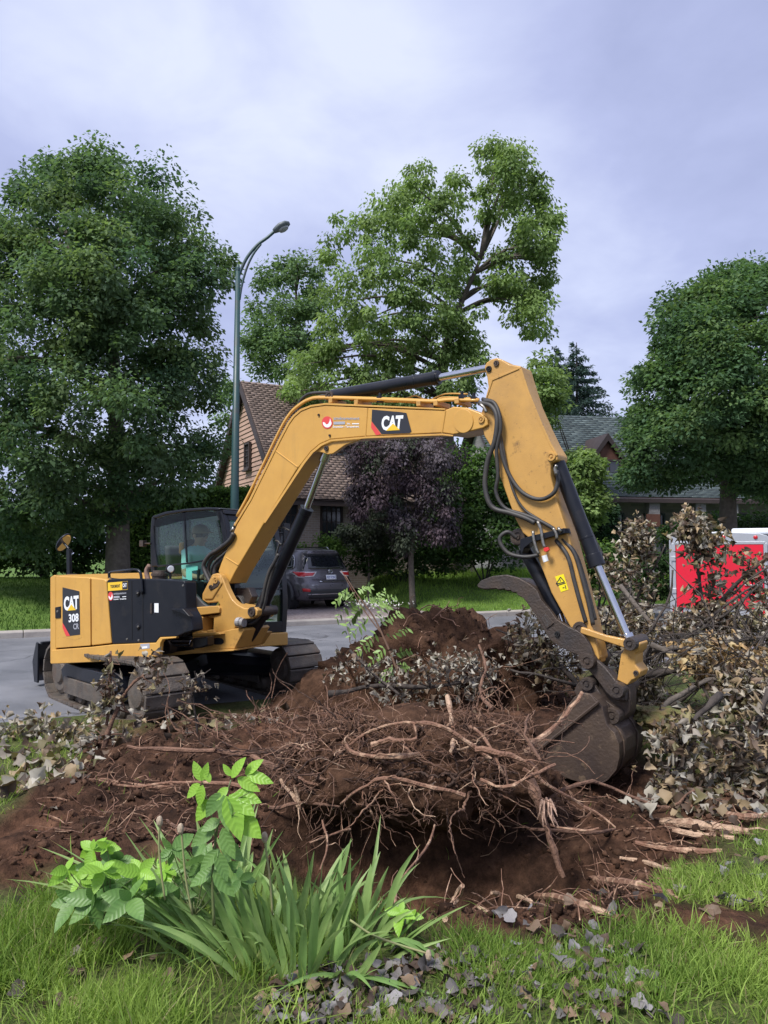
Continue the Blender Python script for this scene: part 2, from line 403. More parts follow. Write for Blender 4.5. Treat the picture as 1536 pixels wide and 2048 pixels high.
def ground_material():
    m = bpy.data.materials.new('lawn_and_soil'); m.use_nodes = True
    nt = m.node_tree; N = nt.nodes.new; L = nt.links.new; b = _pb(m)
    tc = N('ShaderNodeTexCoord'); at_ = N('ShaderNodeAttribute'); at_.attribute_name = 'col'
    def noise(s, d=6, r=0.6):
        n = N('ShaderNodeTexNoise'); n.inputs['Scale'].default_value = s; n.inputs['Detail'].default_value = d; n.inputs['Roughness'].default_value = r
        L(tc.outputs['Object'], n.inputs['Vector']); return n
    def ramp(src, stops):
        r = N('ShaderNodeValToRGB'); L(src, r.inputs[0]); e = r.color_ramp.elements
        e[0].position, e[0].color = stops[0][0], (*stops[0][1], 1); e[1].position, e[1].color = stops[-1][0], (*stops[-1][1], 1)
        for p, c in stops[1:-1]: k = e.new(p); k.color = (*c, 1)
        return r
    soil = ramp(noise(7, 9, 0.7).outputs[0], [(0.28, (0.014, 0.0075, 0.005)), (0.45, (0.036, 0.019, 0.012)), (0.58, (0.072, 0.038, 0.024)), (0.74, (0.135, 0.076, 0.048))])
    turf = ramp(noise(38, 9, 0.75).outputs[0], [(0.32, (0.022, 0.030, 0.010)), (0.47, (0.060, 0.085, 0.022)), (0.58, (0.115, 0.125, 0.045)), (0.74, (0.23, 0.20, 0.10))])
    damp = noise(1.6, 6, 0.62); dr = N('ShaderNodeMapRange'); L(damp.outputs[0], dr.inputs[0]); dr.inputs[1].default_value = 0.47; dr.inputs[2].default_value = 0.62
    dry = N('ShaderNodeMixRGB'); L(dr.outputs[0], dry.inputs[0]); L(soil.outputs[0], dry.inputs[1])
    sc = N('ShaderNodeMixRGB'); sc.blend_type = 'MULTIPLY'; sc.inputs[0].default_value = 1; L(soil.outputs[0], sc.inputs[1]); sc.inputs[2].default_value = (1.75, 1.65, 1.55, 1); L(sc.outputs[0], dry.inputs[2]); soil = dry
    mx = N('ShaderNodeMixRGB'); L(at_.outputs['Color'], mx.inputs[0]); L(turf.outputs[0], mx.inputs[1]); L(soil.outputs[0], mx.inputs[2])
    L(mx.outputs[0], b.inputs['Base Color']); b.inputs['Roughness'].default_value = 0.92; b.inputs['Specular IOR Level'].default_value = 0.15
    n1, n2 = noise(22, 8, 0.7), noise(90, 4, 0.6)
    ad = N('ShaderNodeMath'); ad.operation = 'MULTIPLY_ADD'; L(n2.outputs[0], ad.inputs[0]); ad.inputs[1].default_value = 0.35; L(n1.outputs[0], ad.inputs[2])
    bp = N('ShaderNodeBump'); bp.inputs['Strength'].default_value = 0.9; bp.inputs['Distance'].default_value = 0.035
    L(ad.outputs[0], bp.inputs['Height']); L(bp.outputs[0], b.inputs['Normal'])
    return m
def axis(fine0, fine1, step, lo, hi, mid=None):
    a = list(np.arange(fine0, fine1, step)); s = step; x = a[-1]
    while x < hi: s *= 1.16; x += min(s, 60); a.append(x)
    s = step; x = fine0; b = []
    while x > lo: s *= 1.16; x -= min(s, 60); b.append(x)
    return np.array(b[::-1] + a)
def build_ground():
    xs = axis(-4.2, 4.6, 0.036, -500, 500); ys = axis(2.3, 9.4, 0.036, -60, 900)
    X, Y = np.meshgrid(xs, ys); Z = G(X, Y); nx, ny = len(xs), len(ys)
    V = np.stack([X, Y, Z], -1).reshape(-1, 3)
    i = np.arange((ny - 1) * nx).reshape(ny - 1, nx)[:, :-1].ravel()
    Fq = np.stack([i, i + 1, i + nx + 1, i + nx], 1)
    dm = dirtmask(X, Y).ravel()
    o = np_mesh('ground', V, Fq, ground_material(), cols=np.repeat(dm[:, None], 3, 1), smooth_=True)
    tag(o, kind='structure')
build_ground()

def strip_sheet(name, es, ds, zf, m):
    Eg, Dg = np.meshgrid(np.array(es, float), np.array(ds, float))
    X = C0.x + E.x * Eg + M_.x * Dg; Y = C0.y + E.y * Eg + M_.y * Dg; Z = zf(Eg, Dg)
    V = np.stack([X, Y, Z], -1).reshape(-1, 3); nx, ny = len(es), len(ds)
    i = np.arange((ny - 1) * nx).reshape(ny - 1, nx)[:, :-1].ravel()
    o = np_mesh(name, V, np.stack([i, i + 1, i + nx + 1, i + nx], 1), m, smooth_=True)
    return tag(o, kind='structure')
def asphalt():
    m = mat('wet_asphalt', (0.125, 0.130, 0.147), 0.45, col2=(0.20, 0.203, 0.222), vscale=0.9, bump=0.35, bscale=160, spec=0.5)
    nt = m.node_tree; N = nt.nodes.new; L = nt.links.new; b = _pb(m); src = b.inputs['Base Color'].links[0].from_socket
    tc = N('ShaderNodeTexCoord'); nz = N('ShaderNodeTexNoise'); nz.inputs['Scale'].default_value = 1.5; nz.inputs['Detail'].default_value = 5; L(tc.outputs['Object'], nz.inputs['Vector'])
    ad = N('ShaderNodeMixRGB'); ad.blend_type = 'ADD'; ad.inputs[0].default_value = 1.2; L(tc.outputs['Object'], ad.inputs[1]); L(nz.outputs['Color'], ad.inputs[2])
    vo = N('ShaderNodeTexVoronoi'); vo.feature = 'DISTANCE_TO_EDGE'; vo.inputs['Scale'].default_value = 0.28; L(ad.outputs[0], vo.inputs['Vector'])
    r = N('ShaderNodeMapRange'); L(vo.outputs['Distance'], r.inputs[0]); r.inputs[1].default_value = 0.002; r.inputs[2].default_value = 0.009; r.inputs[3].default_value = 0.65; r.inputs[4].default_value = 0.0
    mx = N('ShaderNodeMixRGB'); L(r.outputs[0], mx.inputs[0]); L(src, mx.inputs[1]); mx.inputs[2].default_value = (0.03, 0.03, 0.034, 1); L(mx.outputs[0], b.inputs['Base Color'])
    return m
ROAD = strip_sheet('road', np.linspace(-160, 260, 180), np.linspace(-ROAD_W, 0.02, 24),
                   lambda e, d: 0.0 + 0.05 * np.sin(np.clip(-d / ROAD_W, 0, 1) * np.pi) + 0.012 * fbm(e * 0.5, d * 0.5, 2, 2), asphalt())
def zdrive(d): return 0.115 + 0.004 * d
DRV0, DRV1 = 5.4, 10.2
def zlawn(e, d):
    up = 0.13 + 0.85 * smooth(d / 6.5) + 0.04 * fbm(e * 0.6, d * 0.6, 3, 1)
    w = smooth((DRV0 - e) / 0.9 + 0.0) + smooth((e - DRV1) / 0.9)
    low = zdrive(d) - 0.02
    w = np.where(d > 12, 1, np.clip(w, 0, 1))
    return low * (1 - w) + up * w
lawn_m = mat('far_lawn_turf', (0.060, 0.120, 0.020), 0.9, col2=(0.11, 0.18, 0.036), vscale=2.2, bump=0.8, bscale=30, spec=0.2)
dd = np.concatenate([np.arange(0.16, 14, 0.3), np.arange(14, 40, 3), np.array([60, 120, 300, 700])])
LAWN = strip_sheet('lawn', np.concatenate([np.array([-600, -300, -120, -60, -40]), np.arange(-30, 50, 0.4), np.array([60, 80, 120, 300, 600])]), dd, zlawn, lawn_m)
def zl(p):
    e = (p[0] - C0.x) * E.x + (p[1] - C0.y) * E.y; d = dcoord(p[0], p[1])
    return float(zlawn(np.array([e]), np.array([d]))[0])
grav = mat('gravel', (0.21, 0.165, 0.155), 0.9, col2=(0.36, 0.30, 0.29), vscale=14, bump=1.0, bscale=60, thr=(0.4, 0.6))
DRIVE = strip_sheet('driveway', np.linspace(DRV0 + 0.1, DRV1 - 0.1, 24), np.linspace(0.05, 12, 40), lambda e, d: zdrive(d) + 0.012 * fbm(e * 5, d * 5, 3, 2), grav)
# concrete kerb in lengths
kerb_m = mat('kerb_concrete', (0.27, 0.245, 0.225), 0.85, col2=(0.36, 0.33, 0.30), vscale=3, bump=0.4, bscale=50)
def kerb():
    root = MB()
    for k in range(-12, 30):
        e0, e1 = k * 2.4 + 0.006, (k + 1) * 2.4 - 0.006
        low = DRV0 - 0.5 < (e0 + e1) / 2 < DRV1 + 0.3
        h = 0.128 if low else 0.145
        pr = [em(e0, 0.0, -0.1), em(e0, 0.0, h - 0.03), em(e0, 0.03, h), em(e0, 0.2, h + 0.004), em(e0, 0.2, -0.1)]
        root.prism(pr, E * (e1 - e0))
    tag(root.build('kerb', kerb_m, bevel=0.012), kind='structure')
kerb()

# ================================================================== EXCAVATOR
YEL = mat('yellow_paint', (0.58, 0.325, 0.072), 0.42, col2=(0.51, 0.275, 0.060), vscale=3.0, bump=0.06, bscale=120, coat=0.05)
def grime(m, lo, hi, amt, sc, col=(0.09, 0.048, 0.022), stretch=(1, 1, 1)):
    """dried soil and scuffs over a paint"""
    nt = m.node_tree; N = nt.nodes.new; L = nt.links.new; b = _pb(m); src = b.inputs['Base Color'].links[0].from_socket
    tc = N('ShaderNodeTexCoord'); mp = N('ShaderNodeMapping'); mp.inputs['Scale'].default_value = stretch; L(tc.outputs['Object'], mp.inputs[0])
    n = N('ShaderNodeTexNoise'); n.inputs['Scale'].default_value = sc; n.inputs['Detail'].default_value = 10; n.inputs['Roughness'].default_value = 0.72; L(mp.outputs[0], n.inputs['Vector'])
    r = N('ShaderNodeMapRange'); L(n.outputs[0], r.inputs[0]); r.inputs[1].default_value = lo; r.inputs[2].default_value = hi; r.inputs[4].default_value = amt
    mx = N('ShaderNodeMixRGB'); L(r.outputs[0], mx.inputs[0]); L(src, mx.inputs[1]); mx.inputs[2].default_value = (*col, 1); L(mx.outputs[0], b.inputs['Base Color'])
grime(YEL, 0.50, 0.80, 0.25, 2.2, (0.34, 0.20, 0.08)); grime(YEL, 0.63, 0.70, 0.55, 26, (0.16, 0.085, 0.035)); grime(YEL, 0.55, 0.75, 0.35, 5, (0.22, 0.13, 0.06), (1, 1, 0.12))
def worn_yellow():
    """yellow paint with scuffs and caked soil"""
    m = mat('worn_yellow_paint', (0.53, 0.295, 0.075), 0.5, col2=(0.43, 0.235, 0.058), vscale=2.5, bump=0.08, bscale=100, coat=0.08)
    nt = m.node_tree; N = nt.nodes.new; L = nt.links.new; b = _pb(m)
    src = b.inputs['Base Color'].links[0].from_socket
    tc = N('ShaderNodeTexCoord'); n = N('ShaderNodeTexNoise'); n.inputs['Scale'].default_value = 5.5; n.inputs['Detail'].default_value = 10; n.inputs['Roughness'].default_value = 0.72
    L(tc.outputs['Object'], n.inputs['Vector'])
    r = N('ShaderNodeMapRange'); L(n.outputs[0], r.inputs[0]); r.inputs[1].default_value = 0.60; r.inputs[2].default_value = 0.72
    r.inputs[4].default_value = 0.8
    mx = N('ShaderNodeMixRGB'); L(r.outputs[0], mx.inputs[0]); L(src, mx.inputs[1]); mx.inputs[2].default_value = (0.09, 0.048, 0.022, 1)
    L(mx.outputs[0], b.inputs['Base Color'])
    return m
YELW = worn_yellow(); grime(YELW, 0.60, 0.68, 0.7, 22, (0.14, 0.075, 0.032)); grime(YELW, 0.5, 0.78, 0.5, 2.0, (0.26, 0.155, 0.07))
BLK = mat('black_paint', (0.005, 0.0065, 0.011), 0.30, col2=(0.011, 0.012, 0.017), vscale=4, bump=0.04, bscale=90, spec=0.35)
RUB = mat('hose_rubber', (0.020, 0.020, 0.023), 0.55, col2=(0.05, 0.045, 0.04), vscale=9)
STEEL = mat('muddy_steel', (0.060, 0.052, 0.050), 0.5, metal=0.45, col2=(0.085, 0.060, 0.045), vscale=5, bump=0.3, bscale=60)
BSTEEL = mat('bucket_steel', (0.072, 0.054, 0.048), 0.45, metal=0.4, col2=(0.11, 0.078, 0.058), vscale=3.2, bump=0.25, bscale=45)
TRK = mat('track_steel', (0.070, 0.062, 0.056), 0.6, metal=0.25, col2=(0.135, 0.112, 0.092), vscale=8, bump=0.5, bscale=70)
CHROME = mat('chrome_rod', (0.62, 0.63, 0.66), 0.16, metal=1.0, var=0.2, vscale=9)
grime(BLK, 0.55, 0.78, 0.5, 4.5, (0.045, 0.038, 0.033)); grime(BSTEEL, 0.58, 0.64, 0.8, 9, (0.20, 0.145, 0.10)); grime(TRK, 0.5, 0.66, 0.8, 7, (0.10, 0.062, 0.042))
DARKV = mat('dark_recess', (0.010, 0.010, 0.012), 0.9)  # near-black; in the frame openings it stands in for inner shade
WHT = mat('white_print', (0.74, 0.76, 0.80), 0.5)
REDP = mat('red_print', (0.62, 0.055, 0.055), 0.5)
BLKP = mat('black_print', (0.022, 0.023, 0.030), 0.4)
YELP = mat('yellow_print', (0.75, 0.48, 0.03), 0.5)
GREYP = mat('grey_print', (0.34, 0.35, 0.40), 0.5)
BRASS = mat('fitting_metal', (0.34, 0.33, 0.31), 0.35, metal=0.8, col2=(0.16, 0.14, 0.11), vscale=30)
CABGLASS = glassmat('cab_glass', (0.80, 0.93, 0.89), 0.04)

PF = Vector((-1.606, 8.30, 0))
UB = Vector((math.cos(math.radians(35.2)), -math.sin(math.radians(35.2)), 0)); NB = Vector((UB.y, -UB.x, 0))      # boom plane, normal towards the camera
UU = Vector((math.cos(math.radians(30)), -math.sin(math.radians(30)), 0)); NU = Vector((UU.y, -UU.x, 0))           # upper structure
Z1 = Vector((0, 0, 1))
def PB(off): return lambda x, y: on(x, y, PF + NB * off, NB)
def PU(off): return lambda x, y: on(x, y, PF + NU * off, NU)
EX = thing('excavator', 'yellow compact excavator with black cab, CAT 308 CR lettering and its bucket in the soil', 'excavator', (PF.x - 0.5, PF.y + 0.3, 0.02))
def plate(name, pts, off, depth, m, n='B', bevel=0.012, parent=None, seg=2):
    pl, nn = (PB(off), NB) if n == 'B' else (PU(off), NU)
    b = MB(); b.prism([pl(x, y) for x, y in pts], -nn * depth)
    return b.build(name, m, parent or EX, bevel=bevel, seg=seg)
def decal(name, pts, off, m, n='B', parent=None):
    pl = PB(off) if n == 'B' else PU(off)
    b = MB(); b.flat([pl(x, y) for x, y in pts]); return b.build(name, m, parent or EX)
def pin(name, px, py, off, depth, r, m, n='B', parent=None):
    """a pin through the plane: collar disc, cap"""
    pl, nn = (PB(off), NB) if n == 'B' else (PU(off), NU); p = pl(px, py); b = MB()
    b.lathe(p - nn * depth, nn, [(0, r), (depth * 0.999, r), (depth + 0.012, r * 0.92), (depth + 0.012, r * 0.55), (depth + 0.004, r * 0.5), (depth + 0.004, r * 0.3), (depth + 0.015, r * 0.28)], 20)
    return b.build(name, m, parent or EX, bevel=0)
def rodcyl(name, p0, p1, r, m, parent=None, extra=()):
    b = MB(); b.cyl(p0, p1, r, 20)
    ax = (Vector(p1) - Vector(p0))
    for t, rr, ln in extra:
        c = Vector(p0) + ax * t; u = ax.normalized(); b.cyl(c - u * ln / 2, c + u * ln / 2, rr, 20)
    return b.build(name, m, parent or EX, bevel=0.004)
def hose(name, pts, off, r, m=RUB, n='B', parent=None, sub=7):
    pl = []
    for p in pts:
        o = p[2] if len(p) > 2 else off
        pl.append((PB(o) if n == 'B' else PU(o))(p[0], p[1]))
    b = MB(); b.tube(smooth_line(pl, sub), r, 9); return b.build(name, m, parent or EX, smooth_=True)

# ---- boom
BOOM = [(436, 1143), (442, 1126), (474, 1048), (502, 1000), (531, 940), (560, 882), (578, 848), (588, 834), (602, 822), (622, 814), (651, 810), (736, 815), (890, 820),
        (906, 813), (933, 815), (962, 826), (975, 838), (976, 850), (966, 856), (935, 864), (906, 869), (884, 866), (820, 869), (732, 873), (661, 879), (640, 888),
        (622, 903), (604, 926), (592, 941), (530, 1043), (470, 1144), (458, 1168), (447, 1160)]
boom = plate('boom', BOOM, 0.13, 0.26, YEL, bevel=0.012)
plate('boom_edge_flange', [(470, 1052), (502, 1000), (560, 882), (578, 848), (588, 834), (602, 822), (622, 814), (651, 810), (890, 820), (890, 817), (651, 806), (621, 810), (600, 818), (585, 831), (574, 846), (556, 880), (498, 998), (467, 1050)], 0.137, 0.274, YEL, parent=boom, bevel=0.003)
plate('boom_edge_flange', [(604, 926), (622, 903), (640, 888), (661, 879), (732, 873), (884, 867), (906, 870), (906, 873), (884, 871), (732, 877), (662, 883), (643, 892), (626, 906), (608, 929), (530, 1047), (527, 1044)], 0.137, 0.01, YEL, parent=boom, bevel=0.003)
plate('cylinder_lug', [(598, 932), (614, 912), (630, 903), (644, 905), (655, 909), (666, 907), (690, 890), (722, 879), (735, 873), (661, 876), (638, 886), (618, 902)], 0.115, 0.05, YEL, parent=boom)
plate('cylinder_lug', [(598, 932), (614, 912), (630, 903), (644, 905), (655, 909), (666, 907), (690, 890), (722, 879), (735, 873), (661, 876), (638, 886), (618, 902)], -0.065, 0.05, YEL, parent=boom)
for a, b_ in (((735, 816), (731, 873)), ((891, 821), (884, 866)), ((552, 902), (595, 934)), ((452, 1115), (476, 1130))):
    q = [PB(0.1305)(*a), PB(0.1305)(*b_)]; mb = MB(); mb.tube(q, 0.007, 6); mb.build('weld_seam', YEL, boom)
plate('stick_pin_boss', [(906 + 20 * math.cos(t / 24 * 2 * math.pi) + 20, 842 + 24 * math.sin(t / 24 * 2 * math.pi)) for t in range(24)], 0.139, 0.02, YEL, parent=boom, bevel=0.004)
pin('pin', 963, 839, 0.132, 0.30, 0.032, YELW)
pin('pin', 653, 897, 0.12, 0.24, 0.026, STEEL)
for x, y in ((638, 830), (660, 871)): pin('bolt', x, y, 0.131, 0.01, 0.012, STEEL, parent=boom)
# boom prints
decal('print_panel', [(744, 819), (800, 824), (813, 826), (823, 863), (819, 866), (763, 868), (743, 842)], 0.1335, BLKP)
decal('print_stripe', [(743, 842.5), (762, 868.5), (752, 870.5), (742, 855)], 0.1338, REDP)
lettering('CAT', ((763, 832), (807, 830), (803, 860), (763, 861)), PB(0.1352), WHT, EX, bold=0.045, space=0.92)
decal('print_triangle', [(786, 847), (772, 861.5), (800, 860)], 0.1362, YELP)
def roundel(cx, cy, r, place, parent, ry=None):
    ry = ry or r
    ring = [place(0.0)(cx + r * math.cos(t / 20 * 2 * math.pi), cy + ry * math.sin(t / 20 * 2 * math.pi)) for t in range(20)]
    b = MB(); b.flat(ring); b.build('print_roundel', REDP, parent)
    pts = [(cx + 0.80 * r * math.cos(a), cy + 0.80 * ry * math.sin(a)) for a in np.linspace(0.15, math.pi + 0.1, 12)]
    pts += [(cx - 0.45 * r, cy - 0.0 * ry), (cx - 0.2 * r, cy + 0.3 * ry), (cx + 0.15 * r, cy + 0.25 * ry), (cx + 0.45 * r, cy - 0.25 * ry), (cx + 0.5 * r, cy - 0.7 * ry)]
    b = MB(); b.flat([place(0.001)(x, y) for x, y in pts]); b.build('print_roundel', WHT, parent)
roundel(654.5, 845, 11, lambda o: PB(0.1335 + o), EX, 12.5)
lettering('am\u00e9nagement', ((667, 833), (719, 834), (719, 841), (667, 842)), PB(0.1335), GREYP, EX, bold=0.02)
decal('print_strip', [(667, 843.5), (690, 843), (690, 848.5), (667, 849)], 0.1335, GREYP)
lettering('inc.', ((694, 845), (701, 845), (701, 849), (694, 849)), PB(0.1335), WHT, EX, bold=0.02); decal('print_strip', [(704, 846.5), (718, 846.5), (718, 848.5), (704, 848.5)], 0.1335, WHT)
lettering('Excavation - Terrassement', ((666, 851), (718, 850.5), (718, 855), (666, 855.5)), PB(0.1335), WHT, EX, bold=0.02)
# ---- pipes on the boom
for off, dy, r in ((0.09, -7, 0.013), (0.055, -9, 0.013), (-0.03, -8, 0.012), (-0.075, -8, 0.012)):
    hose('steel_pipe', [(474, 1040 + dy), (500, 992 + dy), (556, 876 + dy), (578, 838 + dy), (596, 820 + dy), (620, 806 + dy), (650, 803 + dy), (760, 806 + dy), (860, 810 + dy), (880, 809 + dy), (900, 807 + dy), (958, 808 + dy)], off, r, YEL, sub=4)
hose('steel_pipe', [(700, 801), (790, 801), (815, 796), (830, 791), (845, 797), (858, 801), (890, 788), (935, 788)], -0.05, 0.007, YEL, sub=4)
hose('steel_pipe', [(720, 803), (800, 804), (860, 806), (884, 795), (940, 796)], 0.02, 0.007, YEL, sub=4)
for x, y in ((675, 805), (726, 808), (850, 811), (884, 810), (926, 806)):
    p = PB(0.0)(x, y); b = MB(); b.box(p, UB * 0.022, NB * 0.115, Z1 * 0.022); b.build('pipe_clamp', YELW, EX, bevel=0.004)
for x, y in ((924, 797), (948, 800), (760, 799)):
    p = PB(0.06)(x, y); b = MB(); b.box(p, UB * 0.02, NB * 0.03, Z1 * 0.03); b.cyl(p + Z1 * 0.03, p + Z1 * 0.06, 0.014); b.build('pipe_fitting', BLK, EX, bevel=0.003)
# ---- stick
STICK = [(968, 734), (972, 725), (982, 718), (994, 715), (1006, 720), (1019, 728), (1042, 732), (1052, 765), (1066, 809), (1087, 856), (1102, 887), (1116, 910), (1115, 921),
         (1101, 927), (1101, 950), (1113, 999), (1128, 1044), (1141, 1085), (1154, 1135), (1168, 1190), (1184, 1250), (1199, 1318), (1182, 1336), (1163, 1330), (1142, 1258), (1102, 1186), (1079, 1126), (1062, 1080),
         (1045, 1066), (1029, 1036), (998, 950), (982, 895), (968, 872), (962, 850), (962, 825), (971, 796), (976, 775), (973, 752)]
stick = plate('stick', STICK, 0.105, 0.21, YELW, bevel=0.014)
plate('stick_rib', [(976, 778), (981, 757), (1043, 733), (1041, 737), (985, 761), (979, 780), (973, 797), (971, 796)], 0.112, 0.01, YELW, parent=stick, bevel=0.003)
plate('stick_rib', [(1037, 735), (1052, 780), (1078, 845), (1100, 892), (1112, 912), (1115, 910), (1103, 889), (1084, 846), (1057, 780), (1042, 733)], 0.110, 0.01, YELW, parent=stick, bevel=0.002)
for x, y, r, m_ in ((978, 738, 0.026, DARKV), (993, 727, 0.026, STEEL), (1103, 913, 0.038, YELW), (1160, 1259, 0.062, STEEL)): pin('pin', x, y, 0.107, 0.235, r, m_)
# ---- hydraulic cylinders
def mid(x, y, off=0.0): return PB(off)(x, y)
rodcyl('arm_cylinder', mid(664, 792), mid(879, 755), 0.062, BLK, extra=((0.97, 0.068, 0.05), (0.80, 0.065, 0.02)))
rodcyl('cylinder_rod', mid(876, 756), mid(993, 733), 0.034, CHROME)
pin('pin', 659, 792, 0.06, 0.12, 0.05, STEEL)
hose('hose', [(676, 786), (648, 785), (618, 788), (602, 800), (596, 815)], 0.02, 0.016)
hose('hose', [(672, 789), (650, 790), (630, 796)], -0.06, 0.014)
rodcyl('boom_cylinder', mid(522, 1218), mid(613, 1018), 0.068, BLK, extra=((0.985, 0.074, 0.06),))
rodcyl('cylinder_rod', mid(610, 1025), mid(653, 905), 0.034, CHROME, extra=((0.93, 0.05, 0.10),))
rodcyl('bucket_cylinder', mid(1116, 926), mid(1193, 1128), 0.058, BLK, extra=((0.965, 0.066, 0.10), (0.75, 0.060, 0.02)))
rodcyl('cylinder_rod', mid(1190, 1120), mid(1257, 1280), 0.032, CHROME, extra=((0.98, 0.05, 0.07),))
hose('steel_pipe', [(1122, 935), (1135, 960), (1150, 985), (1152, 990)], -0.07, 0.012, BLK)
hose('hose', [(1138, 955), (1150, 980), (1168, 1030), (1190, 1080), (1205, 1110)], -0.075, 0.012)
# ---- hoses at the stick
hose('hose', [(958, 806, .13), (982, 812, .15), (994, 835, .17), (990, 880, .18), (976, 920, .18), (970, 965, .18), (976, 1000, .18), (990, 1018, .17), (1020, 1026, .16), (1050, 1036, .15), (1070, 1046, .14)], 0.17, 0.021)
hose('hose', [(968, 802, .13), (988, 806, .15), (999, 830, .17), (1001, 860, .17), (993, 900, .17), (996, 950, .16), (992, 985, .16), (1010, 1016, .15), (1050, 1030, .14), (1086, 1045, .13), (1108, 1058, .12)], 0.15, 0.016)
hose('hose', [(965, 798, .1), (990, 808, .13), (1000, 850, .16), (1000, 885, .15), (1012, 935, .14), (1035, 975, .14), (1060, 994, .14), (1085, 998, .14), (1108, 985, .14), (1116, 960, .13), (1113, 942, .12)], 0.14, 0.017)
hose('hose', [(1001, 868, .14), (1015, 940, .13), (1030, 990, .13), (1050, 1020, .12), (1080, 1040, .12), (1112, 1062, .12)], 0.13, 0.011)
hose('hose', [(1034, 1076, .12), (1016, 1064, .16), (1000, 1075, .18), (1004, 1092, .18), (1020, 1108, .17), (1050, 1114, .15), (1078, 1110, .13)], 0.15, 0.017)
hose('hose', [(1112, 1080, .1), (1135, 1112, .12), (1148, 1160, .12), (1160, 1205, .12), (1172, 1245, .11)], 0.12, 0.017)
hose('hose', [(1125, 1078, .09), (1148, 1105, .1), (1163, 1150, .1), (1176, 1200, .1), (1186, 1250, .1)], 0.1, 0.017)
hose('hose', [(1128, 1078, .06), (1152, 1110, .07), (1166, 1150, .07), (1180, 1200, .07), (1190, 1240, .06)], 0.07, 0.016)
plate('hose_bracket', [(1040, 1078), (1060, 1072), (1128, 1056), (1131, 1066), (1064, 1084), (1048, 1096), (1044, 1108), (1040, 1100)], 0.165, 0.12, BLK, bevel=0.004)
for pts in ([(1075, 1042), (1082, 1060), (1086, 1085), (1090, 1095)], [(1066, 1062), (1068, 1080), (1073, 1098), (1078, 1108)], [(1106, 1056), (1112, 1066), (1114, 1078)], [(1116, 1055), (1122, 1064)], [(1113, 930), (1110, 938), (1112, 950)], [(960, 808), (968, 815), (973, 825)]):
    hose('hose_coupling', pts, 0.175, 0.013, BRASS, sub=3)
plate('valve_handle', [(1087, 1096), (1095, 1094), (1098, 1100), (1092, 1104), (1087, 1102)], 0.19, 0.03, mat('red_plastic', (0.62, 0.03, 0.03), 0.4), bevel=0.003)
decal('sticker', [(1083, 1112), (1094, 1109), (1097, 1121), (1087, 1125)], 0.1075, WHT)
decal('warning_sticker', [(1110, 1153), (1127, 1148), (1137, 1179), (1122, 1184)], 0.1075, mat('warning_yellow', (0.80, 0.66, 0.01), 0.5))
b = MB(); Pp = PB(0.109)
for a, c in (((1121, 1154), (1112, 1168)), ((1112, 1168), (1129, 1164)), ((1129, 1164), (1121, 1154)), ((1114, 1171), (1131, 1166)), ((1120, 1159), (1121, 1163)), ((1125, 1176), (1129, 1175)), ((1130, 1170), (1132, 1178))):
    A, B_ = Pp(*a), Pp(*c); t = (B_ - A).normalized(); w = t.cross(NB) * 0.0035; b.flat([A + w, B_ + w, B_ - w, A - w])
b.build('warning_symbol', BLKP, EX)
# ---- thumb, coupler, links, bucket
def c5(pts): return [(920 + x / 3.84, 1100 + y / 3.84) for x, y in pts]
THUMB = c5([(130, 270), (160, 235), (250, 200), (350, 190), (450, 215), (540, 265), (590, 310), (620, 380), (690, 460), (740, 530), (830, 590), (900, 620), (950, 660), (990, 720), (1012, 770), (1035, 850), (1000, 905), (950, 905), (922, 850), (905, 808), (840, 780), (760, 740), (690, 690), (640, 610), (580, 500), (530, 430), (485, 370), (440, 345), (430, 325), (400, 325), (390, 310), (350, 312), (340, 298), (290, 305), (280, 295), (180, 300), (140, 290)])
thumb = plate('thumb', THUMB, 0.17, 0.045, STEEL, bevel=0.006)
plate('thumb_plate', [(x + 2, y + 1) for x, y in THUMB], -0.125, 0.045, STEEL, parent=thumb, bevel=0.006)
plate('thumb_web', c5([(240, 215), (440, 222), (560, 290), (600, 380), (720, 540), (840, 612), (930, 680), (900, 760), (760, 700), (660, 590), (560, 420), (470, 320), (330, 270), (200, 265)]), 0.126, 0.255, STEEL, parent=thumb, bevel=0.004)
plate('emblem_plate', c5([(612, 515), (650, 480), (722, 560), (665, 605)]), 0.18, 0.012, STEEL, parent=thumb, bevel=0.003)
lettering('CAT', c5([(625, 520), (655, 490), (705, 560), (665, 590)]), PB(0.181), mat('worn_steel_letters', (0.12, 0.11, 0.105), 0.4, metal=0.6), thumb, bold=0.02)
rodcyl('thumb_cylinder', mid(1048, 1098, 0.0), mid(1120, 1228, 0.0), 0.055, BLK); rodcyl('cylinder_rod', mid(1118, 1224), mid(1130, 1262), 0.03, CHROME)
pin('pin', 1036, 1074, 0.06, 0.12, 0.07, STEEL); pin('pin', 920 + 748 / 3.84, 1100 + 645 / 3.84, 0.172, 0.34, 0.022, DARKV)
COUP = c5([(930, 830), (955, 805), (1000, 808), (1040, 835), (1120, 905), (1195, 1000), (1250, 1040), (1275, 1090), (1275, 1165), (1180, 1155), (1110, 1085), (1050, 1000), (990, 930), (945, 890)])
plate('coupler', COUP, 0.13, 0.05, STEEL); plate('coupler', COUP, -0.08, 0.05, STEEL)
plate('coupler_core', c5([(1050, 900), (1120, 930), (1200, 1020), (1290, 1030), (1310, 1100), (1310, 1230), (1270, 1290), (1200, 1280), (1100, 1150), (1040, 1000)]), 0.075, 0.15, STEEL)
plate('stick_tip', c5([(970, 690), (1050, 640), (1085, 780), (1080, 870), (1040, 860), (1000, 770)]), 0.06, 0.12, YELW)
for x, y, r in ((978, 855, 0.058), (1205, 1080, 0.055), (1168, 1275, 0.062), (975, 1030, 0.052)): pin('pin', 920 + x / 3.84, 1100 + y / 3.84, 0.178, 0.36, r, STEEL)
